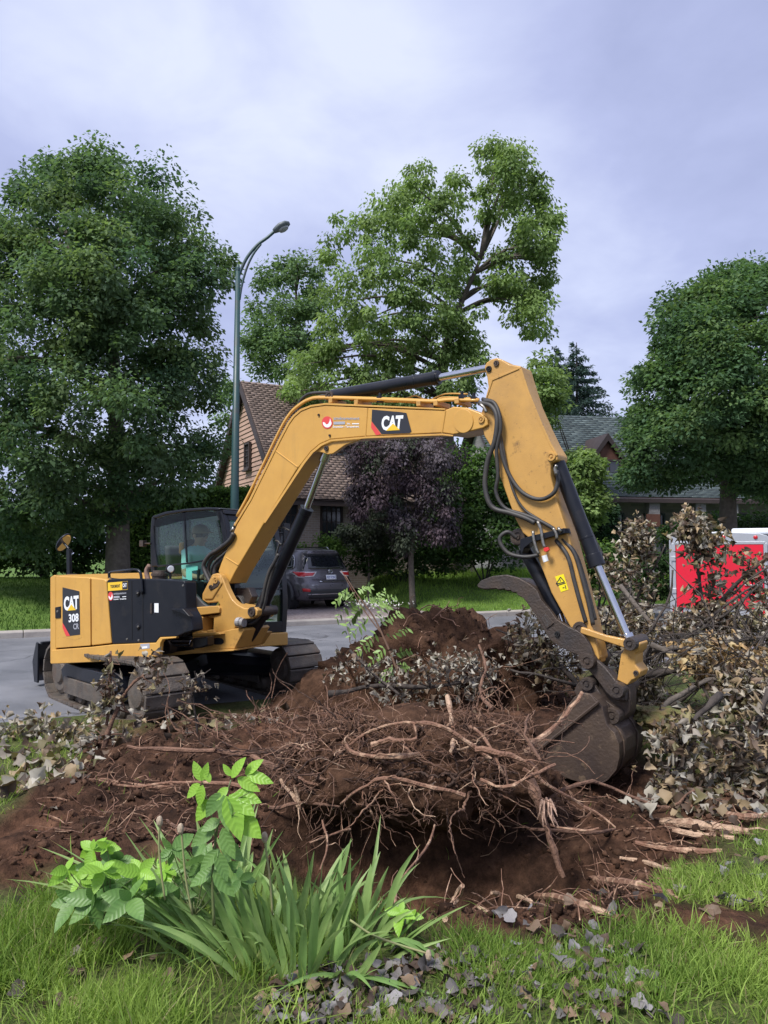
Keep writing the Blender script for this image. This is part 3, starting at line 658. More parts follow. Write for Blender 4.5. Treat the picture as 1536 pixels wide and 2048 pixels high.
lk = c5([(925, 590), (960, 600), (1120, 655), (1290, 690), (1320, 740), (1290, 765), (1250, 750), (960, 655), (920, 640)])
plate('link_arm', lk, 0.15, 0.04, YELW); plate('link_arm', lk, -0.11, 0.04, YELW)
plate('power_link', c5([(1255, 770), (1290, 690), (1340, 680), (1385, 720), (1375, 770), (1345, 800), (1345, 880), (1388, 935), (1370, 980), (1320, 1000), (1285, 1040), (1205, 1000), (1235, 800)]), 0.10, 0.20, YELW, bevel=0.01)
pin('pin', 920 + 1305 / 3.84, 1100 + 722 / 3.84, 0.155, 0.31, 0.05, STEEL)
pin('pin', 920 + 1352 / 3.84, 1100 + 945 / 3.84, 0.102, 0.2, 0.02, STEEL)
EAR = c5([(875, 1085), (905, 1020), (965, 985), (1010, 1000), (1050, 1060), (1100, 1140), (1180, 1200), (1222, 1255), (1220, 1310), (1170, 1340), (1110, 1330), (1060, 1230), (1000, 1150), (900, 1130)])
BSIDE = c5([(885, 1125), (940, 1095), (1000, 1105), (1050, 1150), (1090, 1210), (1105, 1290), (1120, 1350), (1175, 1410), (1210, 1490), (1215, 1585), (1192, 1680), (1130, 1755), (1060, 1795), (960, 1790), (860, 1768), (740, 1722), (640, 1680), (540, 1640), (520, 1590)])
bucket = plate('bucket', BSIDE, 0.30, 0.022, BSTEEL, bevel=0.004)
plate('bucket_side', BSIDE, -0.278, 0.022, BSTEEL, parent=bucket, bevel=0.004)
for o in (0.155, -0.115): plate('bucket_ear', EAR, o, 0.04, STEEL, parent=bucket, bevel=0.006)
def bucket_shell():
    idx = list(range(2, len(BSIDE)))            # along the back from the top round to the lip
    front = [PB(0.296)(*BSIDE[i]) for i in idx]; n = len(front); b = MB()
    cen = sum(front, Vector()) / n
    inner = [p + (cen - p).normalized() * 0.018 for p in front]
    ring = front + inner[::-1]
    b.prism(ring, -NB * 0.592); o = b.build('bucket_shell', BSTEEL, bucket)
    # edge straps and wear strip along the shell
    for o1, w in ((0.304, 0.03), (0.18, 0.05), (-0.14, 0.05)):
        s = MB(); out = [p + (p - cen).normalized() * 0.012 for p in front][2:11]; inn = front[2:11]
        s.prism([q - NB * (0.296 - o1) for q in out + inn[::-1]], -NB * w); s.build('wear_strap', BSTEEL, bucket, bevel=0.003)
    a, c = PB(0.3215)(*c5([(1070, 1165)])[0]), PB(0.3215)(*c5([(610, 1530)])[0])
    s = MB(); s.tube([a, c], 0.012, 6); s.build('wear_edge', BSTEEL, bucket)
    s = MB(); q = [PB(0.303)(*p) for p in c5([(885, 1125), (940, 1095), (1000, 1105), (1060, 1172), (600, 1545), (520, 1590)])]
    s.prism(q, NB * 0.014); s.build('side_cutter', BSTEEL, bucket, bevel=0.004)
    lip = PB(0.296)(*BSIDE[-1]); up = (front[-2] - front[-1])
    for k in range(5):
        c0 = lip - NB * (0.04 + k * 0.13); t = MB(); d = (PB(0.296)(*c5([(440, 1560)])[0]) - lip) * 0.8
        t.prism([c0 - NB * 0.03 + Z1 * 0.02, c0 + NB * 0.03 + Z1 * 0.02, c0 + NB * 0.03 - Z1 * 0.03, c0 - NB * 0.03 - Z1 * 0.03], d); t.build('tooth', STEEL, bucket, bevel=0.006)
bucket_shell()

# ---- upper structure
def c8(pts): return [(80 + x / 4.8, 1120 + y / 4.8) for x, y in pts]
OFFR = 0.75
body = plate('engine_hood', c8([(108, 150), (480, 163), (640, 185), (650, 215), (700, 800), (110, 860)]), OFFR - 0.02, 1.72, YEL, 'U', bevel=0.05, seg=3)
plate('counterweight', c8([(96, 165), (130, 145), (150, 150), (150, 990), (104, 1000), (96, 985)]), OFFR + 0.006, 1.76, YEL, 'U', bevel=0.03, seg=3)
door = plate('service_door', c8([(112, 168), (122, 155), (468, 170), (478, 180), (484, 815), (478, 822), (122, 848), (112, 840)]), OFFR, 0.025, YEL, 'U', bevel=0.012)
plate('door_relief', c8([(208, 262), (330, 278), (395, 300), (402, 745), (330, 772), (205, 740)]), OFFR + 0.004, 0.012, YEL, 'U', parent=door, bevel=0.010, seg=1)
plate('side_panel', c8([(490, 172), (615, 184), (636, 200), (684, 800), (494, 822)]), OFFR, 0.025, YEL, 'U', bevel=0.012)
base = plate('side_skirt', c8([(108, 864), (480, 836), (690, 812), (880, 804), (950, 800), (1108, 795), (1130, 765), (1150, 742), (1305, 735), (1305, 752), (1175, 765), (1155, 800), (1142, 925), (870, 955), (585, 978), (108, 998)]), OFFR + 0.012, 0.05, YEL, 'U', bevel=0.010)
plate('frame_deck', c8([(130, 880), (1000, 810), (1000, 925), (130, 980)]), OFFR - 0.05, 1.5, BLK, 'U', bevel=0.01)
tank = plate('tank_cover', c8([(642, 196), (660, 184), (760, 180), (1180, 186), (1380, 200), (1392, 215), (1396, 300), (1402, 470), (1450, 560), (1462, 680), (1380, 705), (1310, 736), (1150, 742), (1110, 795), (692, 808)]), OFFR + 0.004, 0.16, BLK, 'U', bevel=0.014)
plate('tank_body', c8([(650, 200), (760, 190), (1090, 195), (1090, 730), (700, 780)]), OFFR - 0.13, 0.5, BLK, 'U', parent=tank, bevel=0.014)
plate('tank_step', c8([(1235, 468), (1370, 468), (1440, 545)]), OFFR + 0.05, 0.06, BLK, 'U', parent=tank, bevel=0.006)
for x0 in (880, 985):
    q = [PU(OFFR + 0.005)(*p) for p in c8([(x0, 200), (x0 + 4, 770)])]; b = MB(); b.tube(q, 0.004, 5); b.build('panel_seam', DARKV, tank)
for x, y in ((940, 318), (942, 640)):
    px, py = c8([(x, y)])[0]; b = MB(); p = PU(OFFR + 0.005)(px, py); b.lathe(p, NU, [(0, 0.035), (0.012, 0.03), (0.014, 0.016), (0.024, 0.012)], 16); b.build('latch', BLK, tank)
    b = MB(); p = PU(OFFR + 0.02)(px, py); b.lathe(p, NU, [(0, 0.012), (0.01, 0.008)], 10); b.build('bolt', BRASS, tank)
plate('door_handle', c8([(1055, 420), (1070, 412), (1072, 515), (1056, 518)]), OFFR + 0.015, 0.02, STEEL, 'U', parent=tank, bevel=0.004)
decal('sticker', c8([(1098, 415), (1138, 415), (1138, 505), (1098, 503)]), OFFR + 0.0065, WHT, 'U')
for x, y in ((836, 760), (948, 770), (1375, 245)):
    px, py = c8([(x, y)])[0]; b = MB(); b.lathe(PU(OFFR + 0.004)(px, py), NU, [(0, 0.012), (0.008, 0.009)], 10); b.build('bolt', BRASS, tank)
# prints on the door
P1 = OFFR + 0.0065
decal('print_panel', c8([(216, 262), (378, 300), (385, 716), (288, 728), (216, 600)]), P1, BLKP, 'U')
decal('print_stripe', c8([(216, 600), (288, 728), (250, 732), (216, 650)]), P1 + 0.001, REDP, 'U')
lettering('CAT', c8([(228, 352), (370, 338), (372, 470), (230, 490)]), PU(P1 + 0.002), WHT, EX, bold=0.045, space=0.92)
decal('print_triangle', c8([(300, 425), (262, 487), (345, 480)]), P1 + 0.003, YELP, 'U')
lettering('308', c8([(275, 520), (370, 510), (370, 590), (275, 600)]), PU(P1 + 0.002), WHT, EX, bold=0.03)
lettering('CR', c8([(318, 612), (372, 606), (374, 662), (320, 668)]), PU(P1 + 0.002), GREYP, EX, bold=0.025)
plate('door_latch', c8([(143, 455), (195, 445), (195, 555), (145, 560)]), OFFR + 0.010, 0.012, BLK, 'U', parent=door, bevel=0.003)
px, py = c8([(168, 492)])[0]; b = MB(); b.lathe(PU(OFFR + 0.011)(px, py), NU, [(0, 0.014), (0.006, 0.012)], 12); b.build('key_lock', BRASS, door)
decal('maker_plate', c8([(962, 808), (1052, 800), (1052, 848), (964, 858)]), OFFR + 0.0135, GREYP, 'U', parent=base); decal('maker_plate_strip', c8([(972, 832), (1030, 826), (1030, 845), (972, 852)]), OFFR + 0.0145, WHT, 'U', parent=base)
decal('print_panel', c8([(650, 218), (842, 202), (842, 284), (652, 298)]), P1, YELP, 'U')
decal('print_panel', c8([(790, 208), (840, 204), (840, 280), (790, 284)]), P1 + 0.001, BLKP, 'U')
lettering('TOROMONT', c8([(675, 240), (768, 232), (768, 262), (676, 270)]), PU(P1 + 0.002), BLKP, EX, bold=0.02)
lettering('CAT', c8([(793, 225), (832, 222), (832, 258), (794, 262)]), PU(P1 + 0.002), WHT, EX, bold=0.04)
roundel(80 + 678 / 4.8, 1120 + 348 / 4.8, 5.2, lambda o: PU(P1 + o), EX, 9)
lettering('am\u00e9nagement', c8([(706, 312), (828, 306), (828, 332), (706, 342)]), PU(P1), GREYP, EX, bold=0.02)
decal('print_strip', c8([(706, 348), (764, 344), (764, 362), (706, 366)]), P1, GREYP, 'U'); decal('print_strip', c8([(790, 350), (826, 347), (826, 354), (790, 357)]), P1, WHT, 'U')
lettering('Excavation - Terrassement', c8([(706, 370), (828, 362), (828, 378), (706, 384)]), PU(P1), WHT, EX, bold=0.02)
# hand rail, mirror, light, cap
def railpts(): return c8([(905, 200), (690, 185), (665, 150), (668, 125), (690, 115), (850, 97), (925, 95), (955, 110), (968, 140), (975, 200), (985, 330)])
b = MB(); b.tube(smooth_line([PU(OFFR + 0.02 if i > 4 else OFFR - 0.12)(*p) for i, p in enumerate(railpts())], 4), 0.015, 8); b.build('hand_rail', BLK, EX, smooth_=True)
mp = PU(OFFR - 0.5)(128, 1086); mb = MB(); mdir = ((CAMP - mp).normalized() + (PU(OFFR - 0.75)(185, 1153) - mp).normalized() * 0.8).normalized(); side = Vector((-mdir.y, mdir.x, 0)).normalized(); upm = side.cross(mdir) if side.cross(mdir).z > 0 else mdir.cross(side)
ell = [mp + side * 0.075 * math.cos(a) + (upm * 0.975 + side * 0.22) * 0.125 * math.sin(a) for a in np.linspace(0, 2 * math.pi, 20)[:-1]]
mb.prism(ell, -mdir * 0.03); mirror = mb.build('mirror', BLK, EX, bevel=0.008)
mb = MB(); mb.flat([mp + (p - mp) * 0.9 + mdir * 0.002 for p in ell]); mb.build('mirror_glass', mat('mirror_glass', (0.8, 0.82, 0.85), 0.03, metal=1.0), mirror)
b = MB(); q0 = PU(OFFR - 0.5)(139, 1150); q1 = PU(OFFR - 0.5)(138, 1098); b.box((q0 + q1) / 2, UU * 0.028, NU * 0.02, (q1 - q0) / 2); b.tube([q1, mp - mdir * 0.03], 0.015); b.build('mirror_post', BLK, EX, bevel=0.005)
b = MB(); p = PU(OFFR - 0.5)(144, 1151); b.lathe(p - Z1 * 0.02, Z1, [(0, 0.07), (0.03, 0.065), (0.04, 0.05)], 18); b.build('filler_cap', STEEL, EX, bevel=0)
p = PU(0.28)(320, 1150); b = MB(); b.lathe(p - Z1 * 0.09, Z1, [(0, 0.085), (0.08, 0.085), (0.082, 0.097), (0.11, 0.097), (0.112, 0.08), (0.14, 0.075)], 22); b.build('air_filter_housing', STEEL, EX)
p = PU(0.34)(341, 1138); b = MB(); b.lathe(p - Vector((0, 0, 0)), Vector((0.5, -0.85, 0)), [(-0.06, 0.02), (-0.03, 0.045), (0.0, 0.052), (0.012, 0.05), (0.013, 0.042), (0.006, 0.02)], 20); lamp = b.build('work_light', BLK, EX)
b = MB(); d_ = Vector((0.5, -0.85, 0)).normalized(); b.lathe(p + d_ * 0.008, d_, [(0, 0.044), (0.008, 0.03)], 18); b.build('lamp_glass', mat('lamp_lens', (0.85, 0.86, 0.88), 0.1, metal=0.6), lamp)
b = MB(); b.tube([p - Z1 * 0.13, p - Z1 * 0.02], 0.012); b.build('lamp_bracket', BLK, EX)
hose('exhaust_pipe', [(297, 1162), (294, 1150), (294, 1140), (299, 1131)], 0.30, 0.028, mat('rusty_exhaust', (0.28, 0.19, 0.16), 0.8, col2=(0.16, 0.09, 0.06), vscale=14), 'U')
# ---- swing frame and bracket
def c1(pts): return [(280 + x / 4.8, 1000 + y / 4.8) for x, y in pts]
plate('swing_frame', c1([(400, 1040), (750, 1015), (765, 1040), (760, 1085), (560, 1110), (600, 1125), (595, 1260), (640, 1275), (640, 1250), (700, 1245), (720, 1280), (905, 1235), (985, 1230), (1000, 1250), (905, 1430), (640, 1440), (520, 1450), (500, 1300), (505, 1130), (440, 1075), (400, 1060)]), 0.26, 0.42, YELW, 'U', bevel=0.012)
decal('frame_slot_shade', c1([(700, 1335), (730, 1322), (780, 1325), (803, 1345), (803, 1370), (780, 1388), (720, 1388), (700, 1370)]), 0.2625, DARKV, 'U')  # flat dark patch, the slot's inner shade put into the colour
plate('frame_recess_shade', c1([(560, 1108), (700, 1120), (700, 1245), (640, 1260), (590, 1260)]), 0.10, 0.2, DARKV, 'U', bevel=0)  # near-black block paints the shade behind the opening
plate('frame_lower_plate', c1([(505, 1285), (640, 1275), (750, 1270), (770, 1290), (700, 1300), (505, 1315)]), 0.34, 0.2, YELW, 'U', bevel=0.006)
plate('frame_nose', c1([(640, 1300), (905, 1290), (985, 1300), (900, 1425), (650, 1440)]), 0.2, 0.5, YELW, 'U', bevel=0.01)
BR1 = c1([(690, 715), (735, 702), (775, 720), (800, 770), (830, 850), (880, 950), (930, 1000), (1000, 1040), (1060, 1035), (1110, 1030), (1130, 1060), (1120, 1110), (1080, 1140), (960, 1150), (925, 1200), (905, 1240), (840, 1280), (760, 1285), (740, 1265), (700, 1250), (705, 1135), (650, 1130), (655, 1108), (755, 1100), (765, 1010), (750, 980), (645, 990), (595, 960), (595, 900)])
br = plate('swing_bracket', BR1, 0.23, 0.075, YELW, bevel=0.016, seg=3)
plate('bracket_plate', [(x + 6, y + 2) for x, y in BR1[0:16]] + [(BR1[22][0], BR1[22][1]), (BR1[26][0] + 20, BR1[26][1])], -0.13, 0.06, YELW, parent=br, bevel=0.014)
plate('bracket_core', c1([(760, 960), (930, 1010), (1060, 1060), (1090, 1130), (930, 1200), (850, 1270), (720, 1260), (720, 1140)]), 0.16, 0.32, YELW, parent=br, bevel=0.02)
plate('bracket_knuckle', c1([(690, 730), (770, 730), (790, 800), (690, 960), (610, 960), (602, 910)]), 0.245, 0.09, YELW, parent=br, bevel=0.02)
pin('pin', *c1([(728, 768)])[0], 0.247, 0.4, 0.04, YELW); pin('pin', *c1([(682, 838)])[0], 0.247, 0.06, 0.026, STEEL)
plate('pin_keeper', c1([(700, 800), (745, 765), (765, 790), (745, 830), (690, 865)]), 0.252, 0.012, STEEL, bevel=0.004)
pin('pin', *c1([(1072, 1075)])[0], 0.236, 0.34, 0.05, STEEL)
p = PU(0.27)(*c1([(965, 1175)])[0]); b = MB(); b.lathe(p - UU * 0.04, UU, [(0, 0.05), (0.05, 0.055), (0.055, 0.045), (0.09, 0.045)], 18); b.build('hose_swivel', mat('pale_swivel', (0.5, 0.5, 0.52), 0.4, metal=0.4, col2=(0.2, 0.18, 0.16), vscale=12), EX)
hose('hose', c1([(1000, 1165), (1080, 1140), (1130, 1080), (1170, 980), (1200, 830), (1240, 690), (1290, 600), (1330, 520)]), 0.17, 0.018)
hose('hose', c1([(1000, 1190), (1090, 1175), (1150, 1110), (1195, 1000), (1225, 850), (1262, 710), (1300, 620)]), 0.15, 0.018)
hose('hose', c1([(1290, 600), (1305, 540), (1335, 430), (1360, 425)]), 0.1, 0.010)
hose('hose', c1([(1350, 440), (1330, 400), (1300, 390)]), 0.0, 0.010)
hose('hose', c1([(1330, 265), (1380, 265), (1440, 295)]), -0.02, 0.009)
hose('hose', c1([(900, 320), (860, 390), (760, 470), (680, 520), (630, 580), (610, 640), (640, 720), (680, 800)]), 0.16, 0.024)
hose('hose', c1([(920, 330), (880, 410), (800, 480), (720, 540), (670, 600), (650, 680), (680, 760)]), 0.12, 0.022)
hose('hose', c1([(930, 340), (900, 430), (820, 520), (740, 590), (700, 660), (720, 740)]), 0.05, 0.026); hose('hose', c1([(935, 350), (905, 450), (850, 540), (780, 600), (750, 680), (740, 760)]), 0.0, 0.028)
hose('hose', c1([(940, 345), (915, 440), (860, 520), (800, 570), (730, 640), (715, 720)]), 0.08, 0.024)
for pts in ([(910, 260), (925, 220)], [(880, 300), (905, 265)]): hose('hose_coupling', c1(pts), 0.11, 0.022, BRASS)
plate('pivot_block', c1([(860, 830), (960, 850), (1040, 840), (1075, 930), (1040, 1000), (980, 990), (900, 930)]), -0.02, 0.1, STEEL, bevel=0.01)
for k in range(5):
    pts = c1([(910 + 22 * k, 935 + 5 * k), (950 + 18 * k, 930), (1000 + 6 * k, 1010)]); hose('hose', pts, 0.02 - 0.02 * k, 0.014)
# black rod standing in for the dark shadow under the bracket
rodcyl('bracket_shadow_rod', PB(0.0)(*c1([(1190, 1060)])[0]), PB(0.0)(*c1([(975, 1415)])[0]), 0.075, BLK, extra=((0.0, 0.09, 0.12),))
# swing cylinder
rodcyl('swing_cylinder_rod', PU(0.42)(*c1([(310, 1375)])[0]), PU(0.42)(*c1([(500, 1375)])[0]), 0.034, CHROME)
p = PU(0.42)(*c1([(280, 1410)])[0]); b = MB(); b.lathe(p - NU * 0.05, NU, [(0, 0.07), (0.1, 0.07), (0.1, 0.045), (0.08, 0.04)], 20); b.build('swing_cylinder_eye', STEEL, EX)
plate('swing_cylinder_head', c1([(500, 1325), (640, 1312), (640, 1400), (585, 1420), (505, 1430)]), 0.48, 0.12, BLK, 'U', bevel=0.014)
plate('frame_underside', c1([(190, 1480), (520, 1440), (900, 1435), (900, 1450), (520, 1475), (190, 1505)]), 0.3, 0.5, YELW, 'U', bevel=0.006)
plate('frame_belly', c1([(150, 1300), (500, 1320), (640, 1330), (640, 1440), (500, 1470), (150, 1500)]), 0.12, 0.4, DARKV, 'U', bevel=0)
# ---- cab
CN, CW = 0.0, 0.95                                # near face offset, width
def cabplate(name, pts, off, depth, m, **k): return plate(name, c1(pts), off, depth, m, 'U', **k)
cab = cabplate('cab_frame', [(110, 170), (120, 152), (240, 112), (450, 82), (640, 70), (735, 72), (775, 85), (750, 100), (640, 98), (440, 112), (250, 142), (150, 175)], CN + 0.02, CW + 0.04, BLK, bevel=0.014)
cabplate('cab_pillar', [(110, 165), (150, 172), (132, 260), (140, 450), (160, 600), (170, 640), (105, 640), (98, 500), (98, 300)], CN, 0.06, BLK, parent=cab)
cabplate('cab_pillar', [(735, 80), (775, 90), (805, 180), (830, 320), (860, 560), (880, 800), (890, 1290), (820, 1290), (830, 900), (800, 500), (785, 340), (760, 200), (725, 115), (680, 92)], CN, 0.06, BLK, parent=cab)
cabplate('window_divider', [(412, 115), (424, 113), (452, 600), (440, 600)], CN - 0.005, 0.02, BLK, parent=cab, bevel=0.003)
cabplate('window_rail', [(160, 628), (440, 602), (690, 560), (820, 540), (820, 556), (690, 576), (440, 618), (165, 645)], CN, 0.03, BLK, parent=cab, bevel=0.004)
cabplate('window_visor_band', [(135, 250), (145, 190), (250, 150), (440, 118), (640, 104), (735, 120), (745, 150), (430, 195), (150, 262)], CN - 0.004, 0.008, glassmat('dark_tint', (0.25, 0.3, 0.3), 0.03), parent=cab, bevel=0)
cabplate('window_glass', [(132, 255), (150, 180), (440, 118), (690, 100), (730, 125), (785, 340), (800, 545), (440, 606), (165, 632), (140, 450)], CN - 0.012, 0.006, CABGLASS, parent=cab, bevel=0)
cabplate('window_glass', [(165, 642), (440, 615), (810, 560), (840, 800), (850, 1000), (640, 1010), (500, 880), (440, 862), (430, 1000), (200, 1000)], CN - 0.012, 0.006, CABGLASS, parent=cab, bevel=0)
cabplate('cab_lower_panel', [(165, 770), (430, 770), (440, 865), (500, 880), (600, 985), (640, 1015), (860, 1015), (870, 1270), (180, 1290)], CN + 0.004, 0.05, mat('cab_grey_panel', (0.055, 0.055, 0.06), 0.6), parent=cab)
# far side, rear and front of the cab
FO = CN - CW
def CF(px, py):                                  # front plane of the cab, slightly raked
    p0 = PU(CN)(*c1([(860, 1000)])[0]); return on(px, py, p0, UU)
corner_t = PU(CN)(*c1([(775, 110)])[0]); corner_b = PU(CN)(*c1([(885, 1285)])[0])
far_b = on(*c1([(1385, 1265)])[0], PF + NU * FO, NU); far_t = corner_t - NU * CW
def frontpt(u, v):
    a = corner_b * (1 - v) + corner_t * v; b_ = far_b * (1 - v) + far_t * v
    p = a * (1 - u) + b_ * u
    return p + UU * (0.10 * math.sin(math.pi * min(v * 0.9 + 0.1, 1)))
def frontband(name, u0, u1, v0, v1, m, th=0.05, lift=0.0):
    b = MB(); nu, nv = 4, 10; vs = []
    for k in (0, 1):
        for j in range(nv + 1):
            for i in range(nu + 1):
                vs.append(frontpt(u0 + (u1 - u0) * i / nu, v0 + (v1 - v0) * j / nv) + UU * (lift - k * th))
    n1 = (nu + 1) * (nv + 1); fs = []
    for k in (0, 1):
        for j in range(nv):
            for i in range(nu):
                q = k * n1 + j * (nu + 1) + i; fs.append((q, q + 1, q + nu + 2, q + nu + 1))
    ed = [j * (nu + 1) for j in range(nv + 1)]; ed2 = [j * (nu + 1) + nu for j in range(nv + 1)]; bo = list(range(nu + 1)); to = [nv * (nu + 1) + i for i in range(nu + 1)]
    for L_ in (ed, ed2, bo, to):
        for a, c in zip(L_[:-1], L_[1:]): fs.append((a, c, c + n1, a + n1))
    b.add(vs, fs); return b.build(name, m, cab, bevel=0.006)
frontband('cab_pillar', 0.0, 0.10, 0, 1, BLK); frontband('cab_pillar', 0.90, 1.0, 0, 1, BLK, 0.08); frontband('cab_sill', 0.1, 0.9, 0, 0.09, BLK); frontband('cab_header', 0.1, 0.9, 0.93, 1.0, BLK)
frontband('windshield', 0.1, 0.9, 0.09, 0.93, CABGLASS, 0.008, -0.02); frontband('window_rail', 0.1, 0.9, 0.36, 0.375, BLK, 0.02, -0.005)
cabplate('cab_door', [(110, 200), (150, 190), (700, 130), (720, 180), (800, 560), (850, 1200), (300, 1250), (130, 700)], FO + 0.02, 0.01, CABGLASS, parent=cab, bevel=0)
for pts in ([(110, 165), (150, 172), (140, 450), (170, 640), (180, 1280), (105, 1280), (98, 300)], [(400, 130), (440, 128), (470, 1250), (420, 1250)]):
    cabplate('cab_pillar', pts, FO + 0.06, 0.06, BLK, parent=cab)
cabplate('cab_far_panel', [(120, 900), (850, 880), (860, 1280), (150, 1290)], FO + 0.03, 0.03, BLK, parent=cab)
rp0, rp1 = PU(CN - 0.04)(*c1([(112, 640)])[0]), PU(CN - 0.04)(*c1([(150, 1280)])[0])
b = MB(); b.prism([rp0, rp1, rp1 - NU * (CW - 0.08), rp0 - NU * (CW - 0.08)], UU * 0.04); b.build('cab_rear_panel', BLK, cab)
cabplate('cab_floor', [(150, 1270), (870, 1250), (870, 1290), (150, 1310)], CN - 0.01, CW - 0.02, BLK, parent=cab)
plate('cab_roof_strip', c1([(770, 84), (800, 96), (810, 135), (790, 130)]), CN - 0.02, CW - 0.04, BLK, 'U', parent=cab, bevel=0.01)
# yellow base under the cab
fb, ft = far_b + Vector((0, 0, 0)), None
bb = MB(); A1 = corner_b - UU * 0.3; top = [A1, corner_b + UU * 0.06, far_b + UU * 0.06, far_b - UU * 0.3]
q1 = on(*c1([(1392, 1390)])[0], PF + NU * FO, NU); hgt = far_b.z - q1.z
bb.prism([p - Z1 * 0.003 for p in top], -Z1 * hgt); bb.build('cab_base', YEL, EX, bevel=0.015)
# cab interior
SEATM = mat('seat_fabric', (0.03, 0.03, 0.033), 0.8, bump=0.2)
def seat():
    s0 = PU(-0.48)(380, 1185); f = UU; r = NU
    b = MB(); b.box(s0 - Z1 * 0.06 + f * 0.12, f * 0.22, r * 0.24, Z1 * 0.06); st = b.build('seat', SEATM, cab, bevel=0.04, seg=3)
    b = MB(); b.box(s0 + Z1 * 0.26 - f * 0.14, f * 0.05 - Z1 * 0.01, r * 0.22, Z1 * 0.30 - f * 0.05); b.build('backrest', SEATM, cab, bevel=0.04, seg=3)
    h = PU(-0.48)(377, 1097); b = MB(); b.box(h, f * 0.045, r * 0.13, Z1 * 0.075); b.build('headrest', mat('headrest_orange', (0.36, 0.17, 0.03), 0.7), cab, bevel=0.03, seg=3)
    b = MB(); b.box(h + f * 0.07 + Z1 * 0.02, f * 0.035, r * 0.13, Z1 * 0.09); b.build('headrest_shell', SEATM, cab, bevel=0.03, seg=3)
    for sgn in (-1, 1):
        c = s0 + f * 0.28 + r * 0.28 * sgn + Z1 * 0.05; b = MB(); b.box(c, f * 0.16, r * 0.06, Z1 * 0.10); b.build('control_console', SEATM, cab, bevel=0.02)
        b = MB(); b.tube([c + Z1 * 0.1 + f * 0.12, c + Z1 * 0.24 + f * 0.12], [0.016, 0.022]); b.build('joystick', SEATM, cab)
seat()
decal('cyan_patch', c1([(442, 625), (555, 632), (553, 672), (500, 680), (500, 858), (440, 850)]), CN - 0.03, mat('flat_cyan', (0.33, 0.72, 0.70), 0.6), 'U', parent=cab)  # flat cyan patch behind the lower side window
p = PU(CN + 0.01)(286, 1087); b = MB(); b.box(p, UU * 0.03, NU * 0.03, Z1 * 0.035); b.tube([p, p + UU * 0.12], 0.01); b.build('cab_light', STEEL, cab, bevel=0.006)
p0 = [on(*c1([q])[0], PF + NU * (FO - 0.05), NU) for q in ((1340, 840), (1400, 870), (1410, 1000), (1400, 1080), (1340, 1110))]
b = MB(); b.tube(smooth_line(p0, 4), 0.012, 8); b.build('grab_rail', BLK, cab, smooth_=True)
p0 = on(*c1([(1405, 320)])[0], PF + NU * (FO - 0.12), NU); b = MB(); b.box(p0, UU * 0.012, NU * 0.06, Z1 * 0.12); b.tube([p0, p0 - UU * 0.1 + NU * 0.1, p0 - UU * 0.1 + NU * 0.16 - Z1 * 0.1], 0.01); b.build('cab_mirror', BLK, cab, bevel=0.006)

